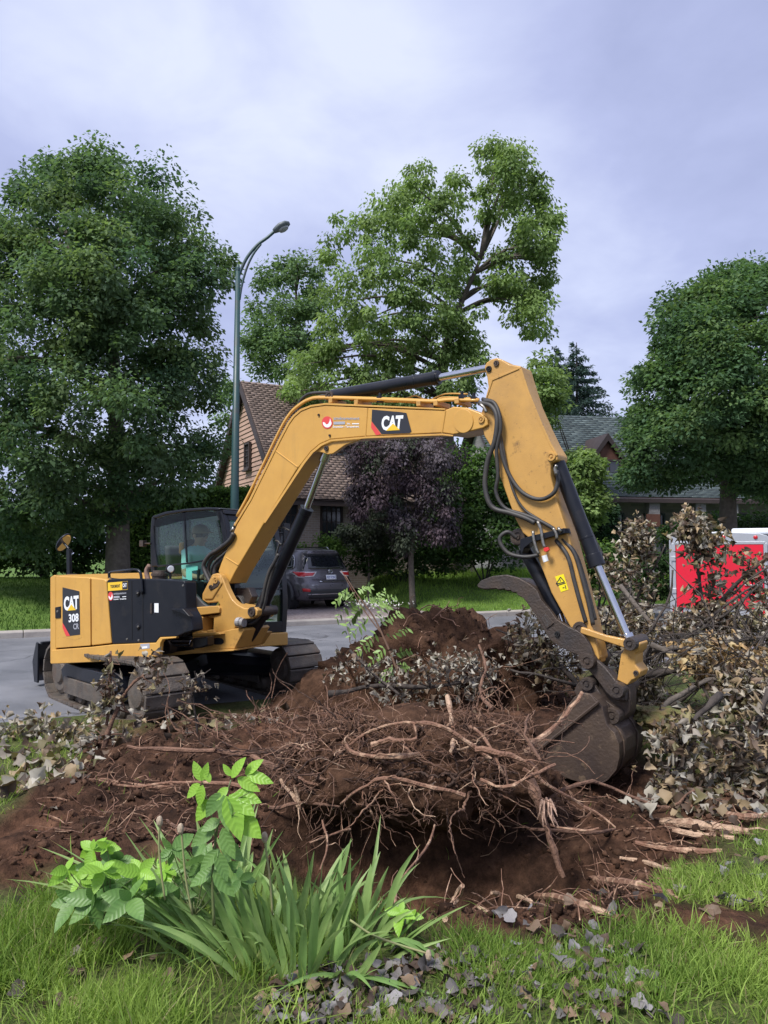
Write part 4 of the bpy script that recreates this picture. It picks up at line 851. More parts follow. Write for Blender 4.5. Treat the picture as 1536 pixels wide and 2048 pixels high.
# ---- undercarriage
TD = Vector((0.68, -0.733, 0)).normalized(); TN = Vector((TD.y, -TD.x, 0))    # forward, towards the camera side
TW, TR = 0.48, 0.275
UC = thing  # alias kept short
def track(front_c):
    """front_c: ground point under the front idler's centre"""
    Lb = 2.05; r = TR + 0.035; c_f = Vector(front_c) + Z1 * (r + 0.0); c_r = c_f - TD * Lb
    path = []
    def ptat(s):
        per = [Lb, math.pi * r, Lb, math.pi * r]; tot = sum(per); s %= tot
        if s < per[0]:
            q = c_r + TD * s - Z1 * r; return q, TD, -Z1
        s -= per[0]
        if s < per[1]:
            a = s / r; n = -Z1 * math.cos(a) + TD * math.sin(a); return c_f + n * r, (TD * math.cos(a) + Z1 * math.sin(a)), n
        s -= per[1]
        if s < per[2]:
            sag = -0.035 * math.sin(math.pi * s / Lb) ** 2
            return c_f - TD * s + Z1 * (r + sag), -TD, Z1
        s -= per[2]; a = s / r; n = Z1 * math.cos(a) - TD * math.sin(a)
        return c_r + n * r, (-TD * math.cos(a) - Z1 * math.sin(a)), n
    tot = 2 * Lb + 2 * math.pi * r; n = 40
    belt = MB(); vs = []; m = 80
    for k in range(m):
        q, t, nn = ptat(tot * k / m)
        for a, s in ((0.02, -1), (0.02, 1), (0.06, 1), (0.06, -1)): vs.append(q - nn * a + TN * s * TW * 0.28)
    fs = [(k * 4 + i, k * 4 + (i + 1) % 4, ((k + 1) % m) * 4 + (i + 1) % 4, ((k + 1) % m) * 4 + i) for k in range(m) for i in range(4)]
    belt.add(vs, fs); tr = belt.build('crawler_track', TRK, EX)
    for k in range(n):
        q, t, nn = ptat(tot * (k + 0.5) / n); w = tot / n
        b = MB(); hw = TN * TW / 2
        pr = [q - t * w * 0.47 - nn * 0.02, q - t * w * 0.47 + nn * 0.014, q - t * w * 0.30 + nn * 0.02, q - t * w * 0.16 + nn * 0.014, q + t * w * 0.40 + nn * 0.014, q + t * w * 0.47 + nn * 0.004, q + t * w * 0.47 - nn * 0.02]
        b.prism([p - hw for p in pr], hw * 2); b.build('track_shoe', TRK, tr, bevel=0.004, seg=1)
    for c, nm, rr in ((c_f, 'idler_wheel', TR - 0.02), (c_r, 'drive_sprocket', TR - 0.02)):
        b = MB(); b.lathe(c - TN * 0.17, TN, [(0, rr * 0.7), (0.02, rr), (0.32, rr), (0.34, rr * 0.86), (0.33, rr * 0.6), (0.36, rr * 0.5), (0.37, rr * 0.2)], 26); b.build(nm, TRK, EX)
    b = MB(); c = (c_f + c_r) / 2
    b.prism([c_r + TD * 0.25 - Z1 * 0.13, c_r + TD * 0.15 + Z1 * 0.04, c_r + TD * 0.3 + Z1 * 0.13, c_f - TD * 0.62 + Z1 * 0.13, c_f - TD * 0.42 + Z1 * 0.10, c_f - TD * 0.30 - Z1 * 0.13], TN * 0.4)
    for v in b.v: v -= TN * 0.19
    b.build('track_frame', BLK, EX, bevel=0.02)
    b = MB(); b.prism([c_r + TD * 0.33 - Z1 * 0.20, c_r + TD * 0.33 - Z1 * 0.02, c_f - TD * 0.4 - Z1 * 0.02, c_f - TD * 0.33 - Z1 * 0.20], TN * 0.03)
    for v in b.v: v += TN * 0.21
    b.build('roller_guard', TRK, EX, bevel=0.01)
    for k in range(5):
        q = c_r + TD * (0.35 + k * 0.33) - Z1 * (r - 0.10); b = MB(); b.lathe(q - TN * 0.19, TN, [(0, 0.06), (0.03, 0.085), (0.12, 0.085), (0.13, 0.06), (0.25, 0.06), (0.26, 0.085), (0.35, 0.085), (0.38, 0.06)], 16); b.build('track_roller', TRK, EX)
    return c_f, c_r
NF = on_ground(318, 1452, 0.03); NF = Vector((NF.x, NF.y, 0.03)) - TD * 0.12
FFR = Vector((-0.93, 9.16, 0.02)) - TD * 0.28
nf, nr = track(NF); ff, fr = track(FFR)
cm = (nf + nr + ff + fr) / 4
b = MB(); b.box(cm + Z1 * 0.10, TD * 0.45, TN * 0.62, Z1 * 0.15); b.build('car_body', BLK, EX, bevel=0.03)
for c in ((nf + nr) / 2, (ff + fr) / 2):
    for s in (-1, 1):
        b = MB(); b.tube([cm + TD * 0.35 * s + Z1 * 0.12, c + TD * 0.75 * s], [0.16, 0.12], 8); b.build('cross_beam', BLK, EX)
ub = PU(0.15)(330, 1318); b = MB(); zc = (PU(0.0)(400, 1305)).z
b.lathe(Vector((cm.x, cm.y, cm.z + 0.22)), Z1, [(0, 0.5), (0.05, 0.5), (0.06, 0.44), (max(zc - cm.z - 0.22, 0.15), 0.44)], 32); b.build('slew_ring', BLK, EX)
# blade at the far end
def blade():
    c = (nr + fr) / 2 - TD * 0.72; hw = 1.08; prof = []
    for t in np.linspace(-1, 1, 9): prof.append((-0.10 * (1 - t * t) , t * 0.23))
    f = MB(); ring = [c + TD * (a - 0.0) + Z1 * z for a, z in prof] + [c + TD * (a + 0.03) + Z1 * z for a, z in prof[::-1]]
    f.prism([p - TN * hw for p in ring], TN * 2 * hw); bl = f.build('dozer_blade', BLK, EX, bevel=0.006)
    for s in (-1, 1):
        e = MB(); e.prism([c + TN * s * hw + TD * 0.05 + Z1 * 0.24, c + TN * s * hw - TD * 0.02 + Z1 * 0.25, c + TN * s * hw - TD * 0.14 - Z1 * 0.0, c + TN * s * hw - TD * 0.06 - Z1 * 0.25, c + TN * s * hw + TD * 0.06 - Z1 * 0.25], TN * s * 0.025); e.build('blade_end_plate', BLK, bl, bevel=0.006)
        e = MB(); e.tube([c + TD * 0.03 + TN * s * 0.45 - Z1 * 0.02, c + TD * 0.75 + TN * s * 0.40 + Z1 * 0.06], 0.06, 8); e.build('blade_arm', BLK, EX)
    e = MB(); e.box(c + Z1 * 0.235 + TD * 0.03, TD * 0.035, TN * hw * 0.98, Z1 * 0.02); e.build('blade_top_beam', BLK, bl, bevel=0.006)
blade()

# ================================================================== OPERATOR
def person():
    hip = PU(-0.48)(384, 1182); f = UU; r = NU; u = Z1
    def P(a, s, z): return hip + f * a + r * s + u * z
    J = {'pel': (P(0, 0, 0.06), 0.15), 'wai': (P(0.01, 0, 0.20), 0.135), 'che': (P(0.05, 0, 0.38), 0.150), 'sho': (P(0.07, 0, 0.48), 0.105), 'nec': (P(0.10, 0, 0.545), 0.052),
         'jaw': (P(0.125, 0, 0.60), 0.072), 'hea': (P(0.125, 0, 0.67), 0.092), 'cro': (P(0.11, 0, 0.73), 0.070)}
    edges = [('pel', 'wai'), ('wai', 'che'), ('che', 'sho'), ('sho', 'nec'), ('nec', 'jaw'), ('jaw', 'hea'), ('hea', 'cro')]
    for s, n in ((1, 'r'), (-1, 'l')):
        J['sh' + n] = (P(0.07, 0.17 * s, 0.45), 0.068); J['el' + n] = (P(0.12, 0.24 * s, 0.20), 0.046); J['wr' + n] = (P(0.34, 0.24 * s, 0.17), 0.032); J['ha' + n] = (P(0.42, 0.26 * s, 0.18), 0.036)
        J['th' + n] = (P(0.10, 0.10 * s, 0.04), 0.092); J['kn' + n] = (P(0.44, 0.13 * s, 0.08), 0.066); J['an' + n] = (P(0.50, 0.13 * s, -0.30), 0.046); J['to' + n] = (P(0.64, 0.14 * s, -0.34), 0.04)
        edges += [('sho', 'sh' + n), ('sh' + n, 'el' + n), ('el' + n, 'wr' + n), ('wr' + n, 'ha' + n), ('pel', 'th' + n), ('th' + n, 'kn' + n), ('kn' + n, 'an' + n), ('an' + n, 'to' + n)]
    names = list(J); me = bpy.data.meshes.new('person')
    me.from_pydata([tuple(J[n][0]) for n in names], [(names.index(a), names.index(b_)) for a, b_ in edges], [])
    o = bpy.data.objects.new('person_source', me); COL.objects.link(o)
    sk = o.modifiers.new('skin', 'SKIN'); sk.use_smooth_shade = True
    for i, n in enumerate(names):
        v = me.skin_vertices[0].data[i]; v.radius = (J[n][1], J[n][1]); v.use_root = (n == 'pel')
    sb = o.modifiers.new('sub', 'SUBSURF'); sb.levels = 2; sb.render_levels = 2
    dg = bpy.context.evaluated_depsgraph_get(); dg.update()
    m2 = bpy.data.meshes.new_from_object(o.evaluated_get(dg)); bpy.data.objects.remove(o)
    m2.name = 'person'; m2.materials.clear()
    for mm in (mat('skin', (0.42, 0.24, 0.17), 0.6), mat('cyan_shirt', (0.40, 0.58, 0.62), 0.85, var=0.2), mat('work_trousers', (0.05, 0.055, 0.075), 0.85)): m2.materials.append(mm)
    nj, hl = J['nec'][0], J['elr'][0]
    for p in m2.polygons:
        c = p.center; a = (c - hip).dot(f); z = c.z - hip.z; s = abs((c - hip).dot(r))
        p.material_index = 0 if z > 0.535 or (s > 0.17 and z < 0.27 and z > 0.1 and a > 0.08) else (1 if z > 0.13 and a < 0.3 else 2)
        p.use_smooth = True
    po = bpy.data.objects.new('person', m2); COL.objects.link(po); ORG[po] = Vector((0, 0, 0))
    tag(po, 'operator in pale cyan shirt and cap seated at the controls inside the cab', 'person')
    h = J['hea'][0]; b = MB(); b.lathe(h + u * 0.015, u, [(0, 0.104), (0.03, 0.103), (0.07, 0.088), (0.10, 0.055), (0.112, 0.015)], 18)
    b.prism([h + f * 0.085 + r * 0.08 + u * 0.03, h + f * 0.17 + r * 0.05 + u * 0.02, h + f * 0.19 + u * 0.02, h + f * 0.17 - r * 0.05 + u * 0.02, h + f * 0.085 - r * 0.08 + u * 0.03], u * 0.012)
    b.build('cap', mat('cap_tan', (0.26, 0.18, 0.12), 0.85), po, smooth_=False)
    b = MB(); b.prism([h + f * 0.088 - u * 0.01 + r * 0.012, h + f * 0.115 - u * 0.035 + r * 0.014, h + f * 0.088 - u * 0.045 + r * 0.018], -r * 0.03); b.build('nose', MATS['skin'], po, bevel=0.005)
    for s in (1, -1):
        b = MB(); b.lathe(h + r * 0.09 * s - f * 0.005 - u * 0.015, r * s, [(0, 0.022), (0.012, 0.024), (0.014, 0.014)], 10); b.build('ear', MATS['skin'], po)
        b = MB(); b.lathe(h + f * 0.083 + r * 0.034 * s + u * 0.0, f, [(0, 0.012), (0.008, 0.009)], 8); b.build('eye', BLKP, po)
    b = MB(); b.box(h + f * 0.085 - u * 0.07, f * 0.006, r * 0.022, u * 0.004); b.build('mouth', mat('lips', (0.3, 0.12, 0.1), 0.6), po)
    b = MB(); b.lathe(h - u * 0.03 - f * 0.012, u, [(0, 0.085), (0.03, 0.097), (0.055, 0.1)], 16); b.build('hair', mat('hair', (0.05, 0.03, 0.02), 0.8), po)
    # five bent fingers on each hand
    for s, n in ((1, 'r'), (-1, 'l')):
        hp = J['ha' + n][0]; sgn = -s
        for k in range(4):
            q = hp + f * 0.02 + u * (0.026 - 0.017 * k); ln = (0.07, 0.078, 0.072, 0.056)[k]
            b = MB(); b.tube([q, q + f * ln * 0.45 + r * sgn * 0.01, q + f * ln * 0.55 + r * sgn * 0.035, q + f * ln * 0.25 + r * sgn * 0.05], [0.009, 0.0085, 0.008, 0.006], 6); b.build('finger', MATS['skin'], po, smooth_=True)
        b = MB(); b.tube([hp - f * 0.01 + u * 0.02, hp + u * 0.045 + r * sgn * 0.03, hp + f * 0.03 + u * 0.05 + r * sgn * 0.045], [0.011, 0.01, 0.008], 6); b.build('thumb', MATS['skin'], po, smooth_=True)
person()

# ================================================================== HOUSES, STREET LAMP, CAR, TRAILER
BROWN = mat('brown_trim', (0.042, 0.028, 0.025), 0.6, var=0.25, vscale=3)
PANE = mat('window_pane', (0.035, 0.042, 0.050), 0.06, spec=0.8, var=0.3, vscale=1.5)
def brickmat(name, v, c1_, c2_, mort, sc=1.0, bw=0.22, rh=0.075):
    m = bpy.data.materials.new(name); m.use_nodes = True; MATS[name] = m
    nt = m.node_tree; N = nt.nodes.new; L = nt.links.new; b = _pb(m)
    tc = N('ShaderNodeTexCoord'); dt = N('ShaderNodeVectorMath'); dt.operation = 'DOT_PRODUCT'; L(tc.outputs['Object'], dt.inputs[0]); dt.inputs[1].default_value = v
    sp = N('ShaderNodeSeparateXYZ'); L(tc.outputs['Object'], sp.inputs[0]); cb = N('ShaderNodeCombineXYZ'); L(dt.outputs['Value'], cb.inputs[0]); L(sp.outputs['Z'], cb.inputs[1])
    br = N('ShaderNodeTexBrick'); L(cb.outputs[0], br.inputs['Vector']); br.inputs['Scale'].default_value = sc
    br.inputs['Color1'].default_value = (*c1_, 1); br.inputs['Color2'].default_value = (*c2_, 1); br.inputs['Mortar'].default_value = (*mort, 1)
    br.inputs['Brick Width'].default_value = bw; br.inputs['Row Height'].default_value = rh; br.inputs['Mortar Size'].default_value = 0.008
    L(br.outputs['Color'], b.inputs['Base Color']); b.inputs['Roughness'].default_value = 0.9
    bp = N('ShaderNodeBump'); bp.inputs['Strength'].default_value = 0.5; bp.inputs['Distance'].default_value = 0.01; bp.invert = True
    L(br.outputs['Fac'], bp.inputs['Height']); L(bp.outputs[0], b.inputs['Normal'])
    return m
def window(parent, c, r, n, w, h, nx, ny, fr=0.07, m=None):
    """c centre on the wall face, r right vector, n outward normal"""
    m = m or BROWN; c = Vector(c); b = MB(); d = 0.05
    for s in (-1, 1):
        b.box(c + r * s * (w / 2 - fr / 2) + n * d, r * fr / 2, n * d, Z1 * h / 2)
        b.box(c + Z1 * s * (h / 2 - fr / 2) + n * d, r * (w / 2 - fr), n * d * 0.98, Z1 * fr / 2)
    f = b.build('window', m, parent, bevel=0.008)
    iw, ih = w - 2 * fr, h - 2 * fr; pw, ph = iw / nx, ih / ny
    for i in range(nx):
        for j in range(ny):
            q = c + r * (-iw / 2 + pw * (i + 0.5)) + Z1 * (-ih / 2 + ph * (j + 0.5)) + n * 0.03
            p = MB(); p.box(q, r * (pw / 2 - 0.004), n * 0.006, Z1 * (ph / 2 - 0.004)); p.build('pane', PANE, f)
    for i in range(1, nx):
        p = MB(); p.box(c + r * (-iw / 2 + pw * i) + n * 0.045, r * 0.014, n * 0.02, Z1 * ih / 2); p.build('muntin', m, f)
    for j in range(1, ny):
        p = MB(); p.box(c + Z1 * (-ih / 2 + ph * j) + n * 0.045, r * iw / 2, n * 0.019, Z1 * 0.014); p.build('muntin', m, f)
    p = MB(); p.box(c - Z1 * (h / 2 + 0.04) + n * 0.07, r * (w / 2 + 0.05), n * 0.08, Z1 * 0.038); p.build('sill', m, f, bevel=0.008)
    return f
def shingle_roof(name, parent, o, along, L_, down, S, m, cols, row=0.155, tab=0.31):
    """o: upper corner, along (unit) x L_, down (unit, falling) x S: overlapping courses of separate tabs"""
    nrm = along.cross(down); nrm = nrm if nrm.z > 0 else -nrm
    rows = int(S / row); tabs = int(L_ / tab) + 1; P = []; F_ = []; C_ = []
    box_f = np.array([[0, 2, 3, 1], [4, 5, 7, 6], [0, 1, 5, 4], [2, 6, 7, 3], [0, 4, 6, 2], [1, 3, 7, 5]])
    for j in range(rows):
        for i in range(tabs):
            x0 = max(i * tab + (tab / 2 if j % 2 else 0) - tab / 2, 0) + 0.004; x1 = min(i * tab + (tab / 2 if j % 2 else 0) + tab / 2, L_) - 0.004
            if x1 - x0 < 0.03: continue
            y0 = j * row - 0.03; y1 = (j + 1) * row + RNG.uniform(-0.012, 0.012); k = len(P) * 8
            vs = []
            for zt in (0, 1):
                for y in (y0, y1):
                    for x in (x0, x1):
                        lift = (0.006 if y == y0 else 0.034) + (0.012 if zt else -0.01)
                        vs.append(o + along * x + down * y + nrm * lift)
            F_.append(box_f + k); P.append(np.array([tuple(v) for v in vs])); c = cols[RNG.randint(len(cols))]; g = RNG.uniform(0.8, 1.2)
            C_.append(np.tile(np.array(c) * g, (8, 1)))
    ob = np_mesh(name, np.concatenate(P), np.concatenate(F_), m, parent, np.concatenate(C_)); return tag(ob, kind='stuff')
SHM = mat('shingle', (0.2, 0.2, 0.2), 0.9, attr='col', var=0.2, vscale=6, bump=0.3, bscale=80)

def brown_house():
    v, w = E.copy(), Vector((E.y, -E.x, 0)); pk = at(494, 765, 28.0); zr = pk.z; zg = 0.85; hw, ze = 4.0, 3.75
    O = Vector((pk.x, pk.y, 0)); Ln = 7.6
    H = thing('house', 'brown shingle gable house with steep roof behind the excavator boom', 'house', (O.x, O.y, zg))
    def p(a, b_, z): return O + v * a + w * b_ + Z1 * z
    brick = brickmat('tan_brick', tuple(v), (0.30, 0.235, 0.19), (0.38, 0.31, 0.26), (0.42, 0.38, 0.34))
    b = MB(); b.prism([p(0.1, -hw + .1, zg - .3), p(0.1, hw - .3, zg - .3), p(0.1, hw - .3, ze - 0.1), p(0.1, -hw + .1, ze - 0.1)], v * (Ln - 0.2)); b.build('wall', brick, H)
    # gable core and its siding boards
    b = MB(); b.prism([p(0.06, -hw, ze - 0.1), p(0.06, hw, ze - 0.1), p(0.06, 0, zr - 0.1)], v * (Ln - 0.1)); b.build('gable_wall', BROWN, H)
    sid = mat('cedar_siding', (0.41, 0.275, 0.215), 0.85, col2=(0.34, 0.22, 0.17), vscale=2.2, bump=0.3, bscale=25)
    rowh = 0.165; z = ze - 0.45; k = 0
    while z < zr - 0.35:
        a0 = hw * min(1, (zr - z) / (zr - ze)) - 0.06; a1 = hw * min(1, (zr - z - rowh) / (zr - ze)) - 0.06
        # separate boards along the row
        cuts = sorted([-a0, a0] + [x for x in np.arange(-4 + 0.5 * (k % 3), 4, 1.7) if abs(x) < a1 - 0.15])
        for c0, c1_ in zip(cuts[:-1], cuts[1:]):
            t0 = max(min(c0, a1), -a1) if abs(c0) > a1 else c0; t1 = max(min(c1_, a1), -a1) if abs(c1_) > a1 else c1_
            q = MB(); lo, hi = -0.045, -0.012
            f = [p(lo, c0 + .004, z + 0.006), p(lo, c1_ - .004, z + 0.006), p(hi, t1 - .004, z + rowh + 0.012), p(hi, t0 + .004, z + rowh + 0.012)]
            q.prism(f, v * 0.06); q.build('siding_board', sid, H)
        z += rowh; k += 1
    # roof
    sl = Vector((0, 0, 0)) + (w * hw - Z1 * (zr - ze)); S = sl.length; dn = sl.normalized(); dn2 = (-w * hw - Z1 * (zr - ze)).normalized()
    b = MB(); th = 0.12
    for d_ in (dn, dn2):
        nn = v.cross(d_); nn = nn if nn.z > 0 else -nn
        b.prism([p(-0.25, 0, zr) - nn * th, p(-0.25, 0, zr) + d_ * (S + 0.45) - nn * th, p(-0.25, 0, zr) + d_ * (S + 0.45), p(-0.25, 0, zr)], v * (Ln + 0.5))
    roof = b.build('roof', BROWN, H, bevel=0)
    cols = [(0.175, 0.130, 0.110), (0.195, 0.147, 0.125), (0.160, 0.120, 0.103), (0.205, 0.155, 0.133)]
    shingle_roof('shingles', roof, p(-0.24, 0, zr + 0.005), v, Ln + 0.48, dn, S + 0.44, SHM, cols, 0.125, 0.24)
    for d_ in (dn, dn2):
        nn = v.cross(d_); nn = nn if nn.z > 0 else -nn
        q = MB(); a = p(-0.262, 0, zr) + nn * 0.03; q.prism([a, a + d_ * (S + 0.47), a + d_ * (S + 0.47) - nn * 0.24, a - nn * 0.24], -v * 0.04); q.build('barge_board', BROWN, roof)
    q = MB(); q.box(p(Ln / 2, hw + 0.25, ze - 0.36), v * (Ln / 2 + 0.2), w * 0.03, Z1 * 0.14); q.build('eaves_board', BROWN, roof)
    q = MB(); q.box(p(Ln / 2, hw - 0.03, ze - 0.34), v * (Ln / 2), w * 0.26, Z1 * 0.03); q.build('soffit', BROWN, roof)
    q = MB(); q.box(p(2.95, 0.0, zr + 0.06), v * 0.30, w * 0.2, Z1 * 0.12); q.box(p(2.95, 0, zr + 0.2), v * 0.36, w * 0.26, Z1 * 0.03); q.build('roof_vent', mat('vent_dark', (0.05, 0.05, 0.06), 0.5), roof, bevel=0.01)
    # windows
    wc = on(497.5, 912, p(-0.05, 0, 0), v); window(H, wc, -w if False else w, -v, 0.62, 0.95, 2, 4)
    fw = p(0, hw - 0.3, 0)
    def front(px, py): return on(px, py, fw, w)
    c = front(662, 1044); window(H, c, v, w, 0.78, 1.55, 4, 4, 0.05)
    c = front(570, 1050); window(H, c, v, w, 0.8, 1.4, 4, 4, 0.05)
    c = front(760, 1045); window(H, c, v, w, 0.9, 1.5, 4, 4, 0.05)
    q = MB(); q.lathe(front(706, 1020) + w * 0.1, Z1, [(-0.22, 0.02), (-0.1, 0.09), (0.08, 0.11), (0.12, 0.04), (0.2, 0.02)], 8); q.build('wall_lamp', BLK, H)
    # small roof window near the boom cylinder
    dc = on(672, 922, p(0, 2.7, 0), w); q = MB(); q.box(dc - w * 0.5, v * 0.62, w * 0.5, Z1 * 0.62); q.build('dormer', SHM if False else BROWN, H); window(H, dc + Z1 * 0.02, v, w, 1.0, 0.8, 4, 2)
    q = MB(); q.prism([dc + v * s + w * f + Z1 * z for s, f, z in ((-0.8, 0.2, 0.60), (0.8, 0.2, 0.60), (0.8, -1.4, 1.15), (-0.8, -1.4, 1.15))], Z1 * 0.06); q.build('dormer_roof', mat('dormer_shingle', (0.19, 0.14, 0.12), 0.9, var=0.3), H)
    # wing behind on the left
    q = MB(); a = p(1.2, -hw - 0.9, 0); q.prism([p(1.0, -hw + 0.4, zg), p(1.0, -hw - 0.6, zg), p(1.0, -hw - 0.6, 6.4), p(1.0, -2.2, 8.0), p(1.0, -1.2, 8.0)], v * 3.5); q.build('side_wing', sid, H)
    q = MB(); q.prism([p(0.85, -hw - 0.75, 6.25), p(0.85, -hw - 0.75, 6.4), p(0.85, -2.0, 8.2), p(0.85, -2.0, 8.05)], v * 3.8); q.build('wing_roof', BROWN, H)
brown_house()

def green_house():
    v = Vector((0.985, 0.17, 0)).normalized(); w = Vector((v.y, -v.x, 0)); er = at(1125, 832, 38.5); zr = er.z; zg = 0.95
    O = Vector((er.x, er.y, 0)) - v * 4.5; Ln = 14.6; run = 5.2; ze = 4.55
    H = thing('house', 'stone house with dark green shingle roof and small brown dormer', 'house', (O.x, O.y, zg))
    def p(a, b_, z): return O + v * a + w * b_ + Z1 * z
    stone = brickmat('grey_stone', tuple(v), (0.17, 0.165, 0.17), (0.27, 0.26, 0.255), (0.20, 0.19, 0.19), 1.0, 0.34, 0.13)
    b = MB(); b.prism([p(0.2, run - .4, zg - .4), p(0.2, -run, zg - .4), p(0.2, -run, ze), p(0.2, 0, zr - .3), p(0.2, run - .4, ze)], v * (Ln - 0.4)); b.build('wall', stone, H)
    sl = w * run - Z1 * (zr - ze); S = sl.length; dn = sl.normalized(); nn = v.cross(dn); nn = nn if nn.z > 0 else -nn
    b = MB(); b.prism([p(-.3, 0, zr), p(-.3, 0, zr) + dn * S, p(-.3, 0, zr) + dn * S - nn * .12, p(-.3, 0, zr) - nn * .12], v * (Ln + .6))
    dn2 = (-w * run - Z1 * (zr - ze)).normalized(); b.prism([p(-.3, 0, zr), p(-.3, 0, zr) + dn2 * S, p(-.3, 0, zr) + dn2 * S - Z1 * .12, p(-.3, 0, zr) - Z1 * .12], v * (Ln + .6))
    roof = b.build('roof', BROWN, H)
    cols = [(0.060, 0.082, 0.086), (0.072, 0.098, 0.102), (0.050, 0.070, 0.075), (0.088, 0.115, 0.118)]
    shingle_roof('shingles', roof, p(-.3, 0, zr + .004), v, Ln + .6, dn, S, SHM, cols, 0.2, 0.42)
    # lower porch roof
    po = p(2.5, run - 0.1, ze + 0.05); dp = (w * 1.9 - Z1 * 0.62); Sp = dp.length; dpn = dp.normalized(); npn = v.cross(dpn); npn = npn if npn.z > 0 else -npn
    b = MB(); b.prism([po, po + dp, po + dp - Z1 * .16, po - Z1 * .16], v * (Ln - 2.2)); pr = b.build('porch_roof', BROWN, H)
    shingle_roof('shingles', pr, po + Z1 * .004, v, Ln - 2.2, dpn, Sp, SHM, cols, 0.2, 0.42)
    for k, a in enumerate((3.2, 5.6, 7.7, 9.2, 11.6, 14.0)):
        b = MB(); b.box(p(a, run + 1.45, (zg + ze - .6) / 2), v * 0.24, w * 0.2, Z1 * (ze - .6 - zg) / 2); b.build('pillar', stone, H, bevel=0.02)
    for a, wd in ((4.5, 1.5), (6.7, 1.0), (8.5, 0.9), (10.4, 1.7), (12.8, 1.4)): window(H, p(a, run - .4, 2.35), v, w, wd, 2.3, 2, 1, 0.09, mat('green_frame', (0.03, 0.055, 0.055), 0.5))
    # dormer
    dc = on(1214, 930, p(0, run - 1.0, 0), w); wid, hh = 0.95, 0.75; dark = mat('dormer_brown', (0.13, 0.055, 0.035), 0.8, var=0.3, vscale=3)
    b = MB(); b.prism([dc + v * s + Z1 * z for s, z in ((-wid, -hh), (wid, -hh), (wid, 0.1), (0.0, 1.25), (-wid, 0.1))], -w * 2.6); b.build('dormer', dark, H)
    for s in (-1, 1):
        q = MB(); a = dc + Z1 * 1.42 + w * 0.18; e_ = dc + v * s * 1.28 - Z1 * 0.12 + w * 0.18; m_ = (a * 0.42 + e_ * 0.58) - Z1 * 0.12
        q.prism([a, m_, e_, e_ - Z1 * 0.20, m_ - Z1 * 0.26, a - Z1 * 0.34], -w * 2.8); q.build('dormer_roof', BROWN, H)
    window(H, dc + v * 0.1 - Z1 * 0.25, v, w, 1.15, 1.0, 2, 1, 0.1)
    b = MB(); c = p(9.6, 0, zr); b.box(c + Z1 * .05, v * .45, w * .25, Z1 * .12); b.build('roof_vent', MATS['vent_dark'], roof)
    c = at(1313, 1052, 31.5); b = MB(); b.box(c, v * 0.3, w * 0.28, Z1 * 0.03); b.box(c + Z1 * 0.25 - w * 0.25, v * 0.3, w * 0.03, Z1 * 0.25)
    ch = thing('garden_chair', 'brown garden chair on the porch of the stone house', 'chair', (c.x, c.y, c.z - 0.42)); b.build('seat', dark, ch)
    for sx in (-1, 1):
        for sy in (-1, 1):
            q = MB(); q.tube([c + v * .27 * sx + w * .24 * sy, c + v * .27 * sx + w * .24 * sy - Z1 * .42], .025, 6); q.build('leg', dark, ch)
green_house()

def street_lamp():
    POLE = mat('lamp_green', (0.022, 0.060, 0.062), 0.45, col2=(0.05, 0.045, 0.045), vscale=2.5, thr=(0.52, 0.72)); Yp = 17.2
    top = at(476, 538, Yp); low = at(469, 1040, Yp); x, y = low.x, Yp; zb = zl((x, y))
    T = thing('street_lamp', 'tall dark green street lamp with curved arm behind the cab', 'street lamp', (x, y, zb))
    b = MB(); b.tube([(x, y, zb), (x, y, zb + 3), (top.x, y, top.z)], [0.105, 0.092, 0.055], 14); b.build('pole', POLE, T, smooth_=True)
    b = MB(); b.lathe((x, y, zb - .02), Z1, [(0, 0.2), (0.05, 0.2), (0.07, 0.14), (0.35, 0.13), (0.38, 0.11)], 16); b.build('base', POLE, T)
    b = MB(); b.lathe(top, Z1, [(-0.04, 0.062), (0.02, 0.062), (0.04, 0.045), (0.12, 0.01)], 12); b.build('finial', POLE, T)
    arm = [at(*q, Yp) for q in ((476, 556), (482, 540), (495, 514), (515, 490), (535, 475), (552, 460))]
    b = MB(); b.tube(smooth_line(arm, 5), 0.036, 9); b.build('arm', POLE, T, smooth_=True)
    arm = [at(*q, Yp) for q in ((479, 600), (484, 570), (494, 535), (507, 508), (522, 488))]
    b = MB(); b.tube(smooth_line(arm, 5), 0.026, 8); b.build('brace', POLE, T, smooth_=True)
    a, c = at(547, 463, Yp), at(579, 446, Yp); u = (c - a).normalized(); s = Vector((0, 1, 0)); n = s.cross(u); n = n if n.z > 0 else -n
    b = MB(); ring = []
    L_ = (c - a).length
    for t, wd, h0, h1 in ((0, 0.05, -0.05, 0.05), (0.2, 0.10, -0.06, 0.08), (0.45, 0.15, -0.07, 0.10), (0.8, 0.15, -0.06, 0.08), (1.0, 0.07, -0.03, 0.03)):
        o = a + u * L_ * t; ring.append([o + s * wd * math.cos(th) + n * ((h0 + h1) / 2 + (h1 - h0) / 2 * math.sin(th)) for th in np.linspace(0, 2 * math.pi, 13)[:-1]])
    k = 12; vs = [q for r_ in ring for q in r_]; fs = [(i * k + j, i * k + (j + 1) % k, (i + 1) * k + (j + 1) % k, (i + 1) * k + j) for i in range(4) for j in range(k)] + [tuple(range(k)), tuple(range(4 * k, 5 * k))]
    b.add(vs, fs); hd = b.build('lamp_head', mat('lamp_grey', (0.10, 0.12, 0.13), 0.5), T, smooth_=True)
    q = MB(); o = a + u * L_ * 0.55 - n * 0.055; q.lathe(o, -n, [(0, 0.13), (0.03, 0.11), (0.05, 0.05)], 14); q.build('lens', mat('lamp_glass_dull', (0.30, 0.32, 0.34), 0.2), hd)
street_lamp()

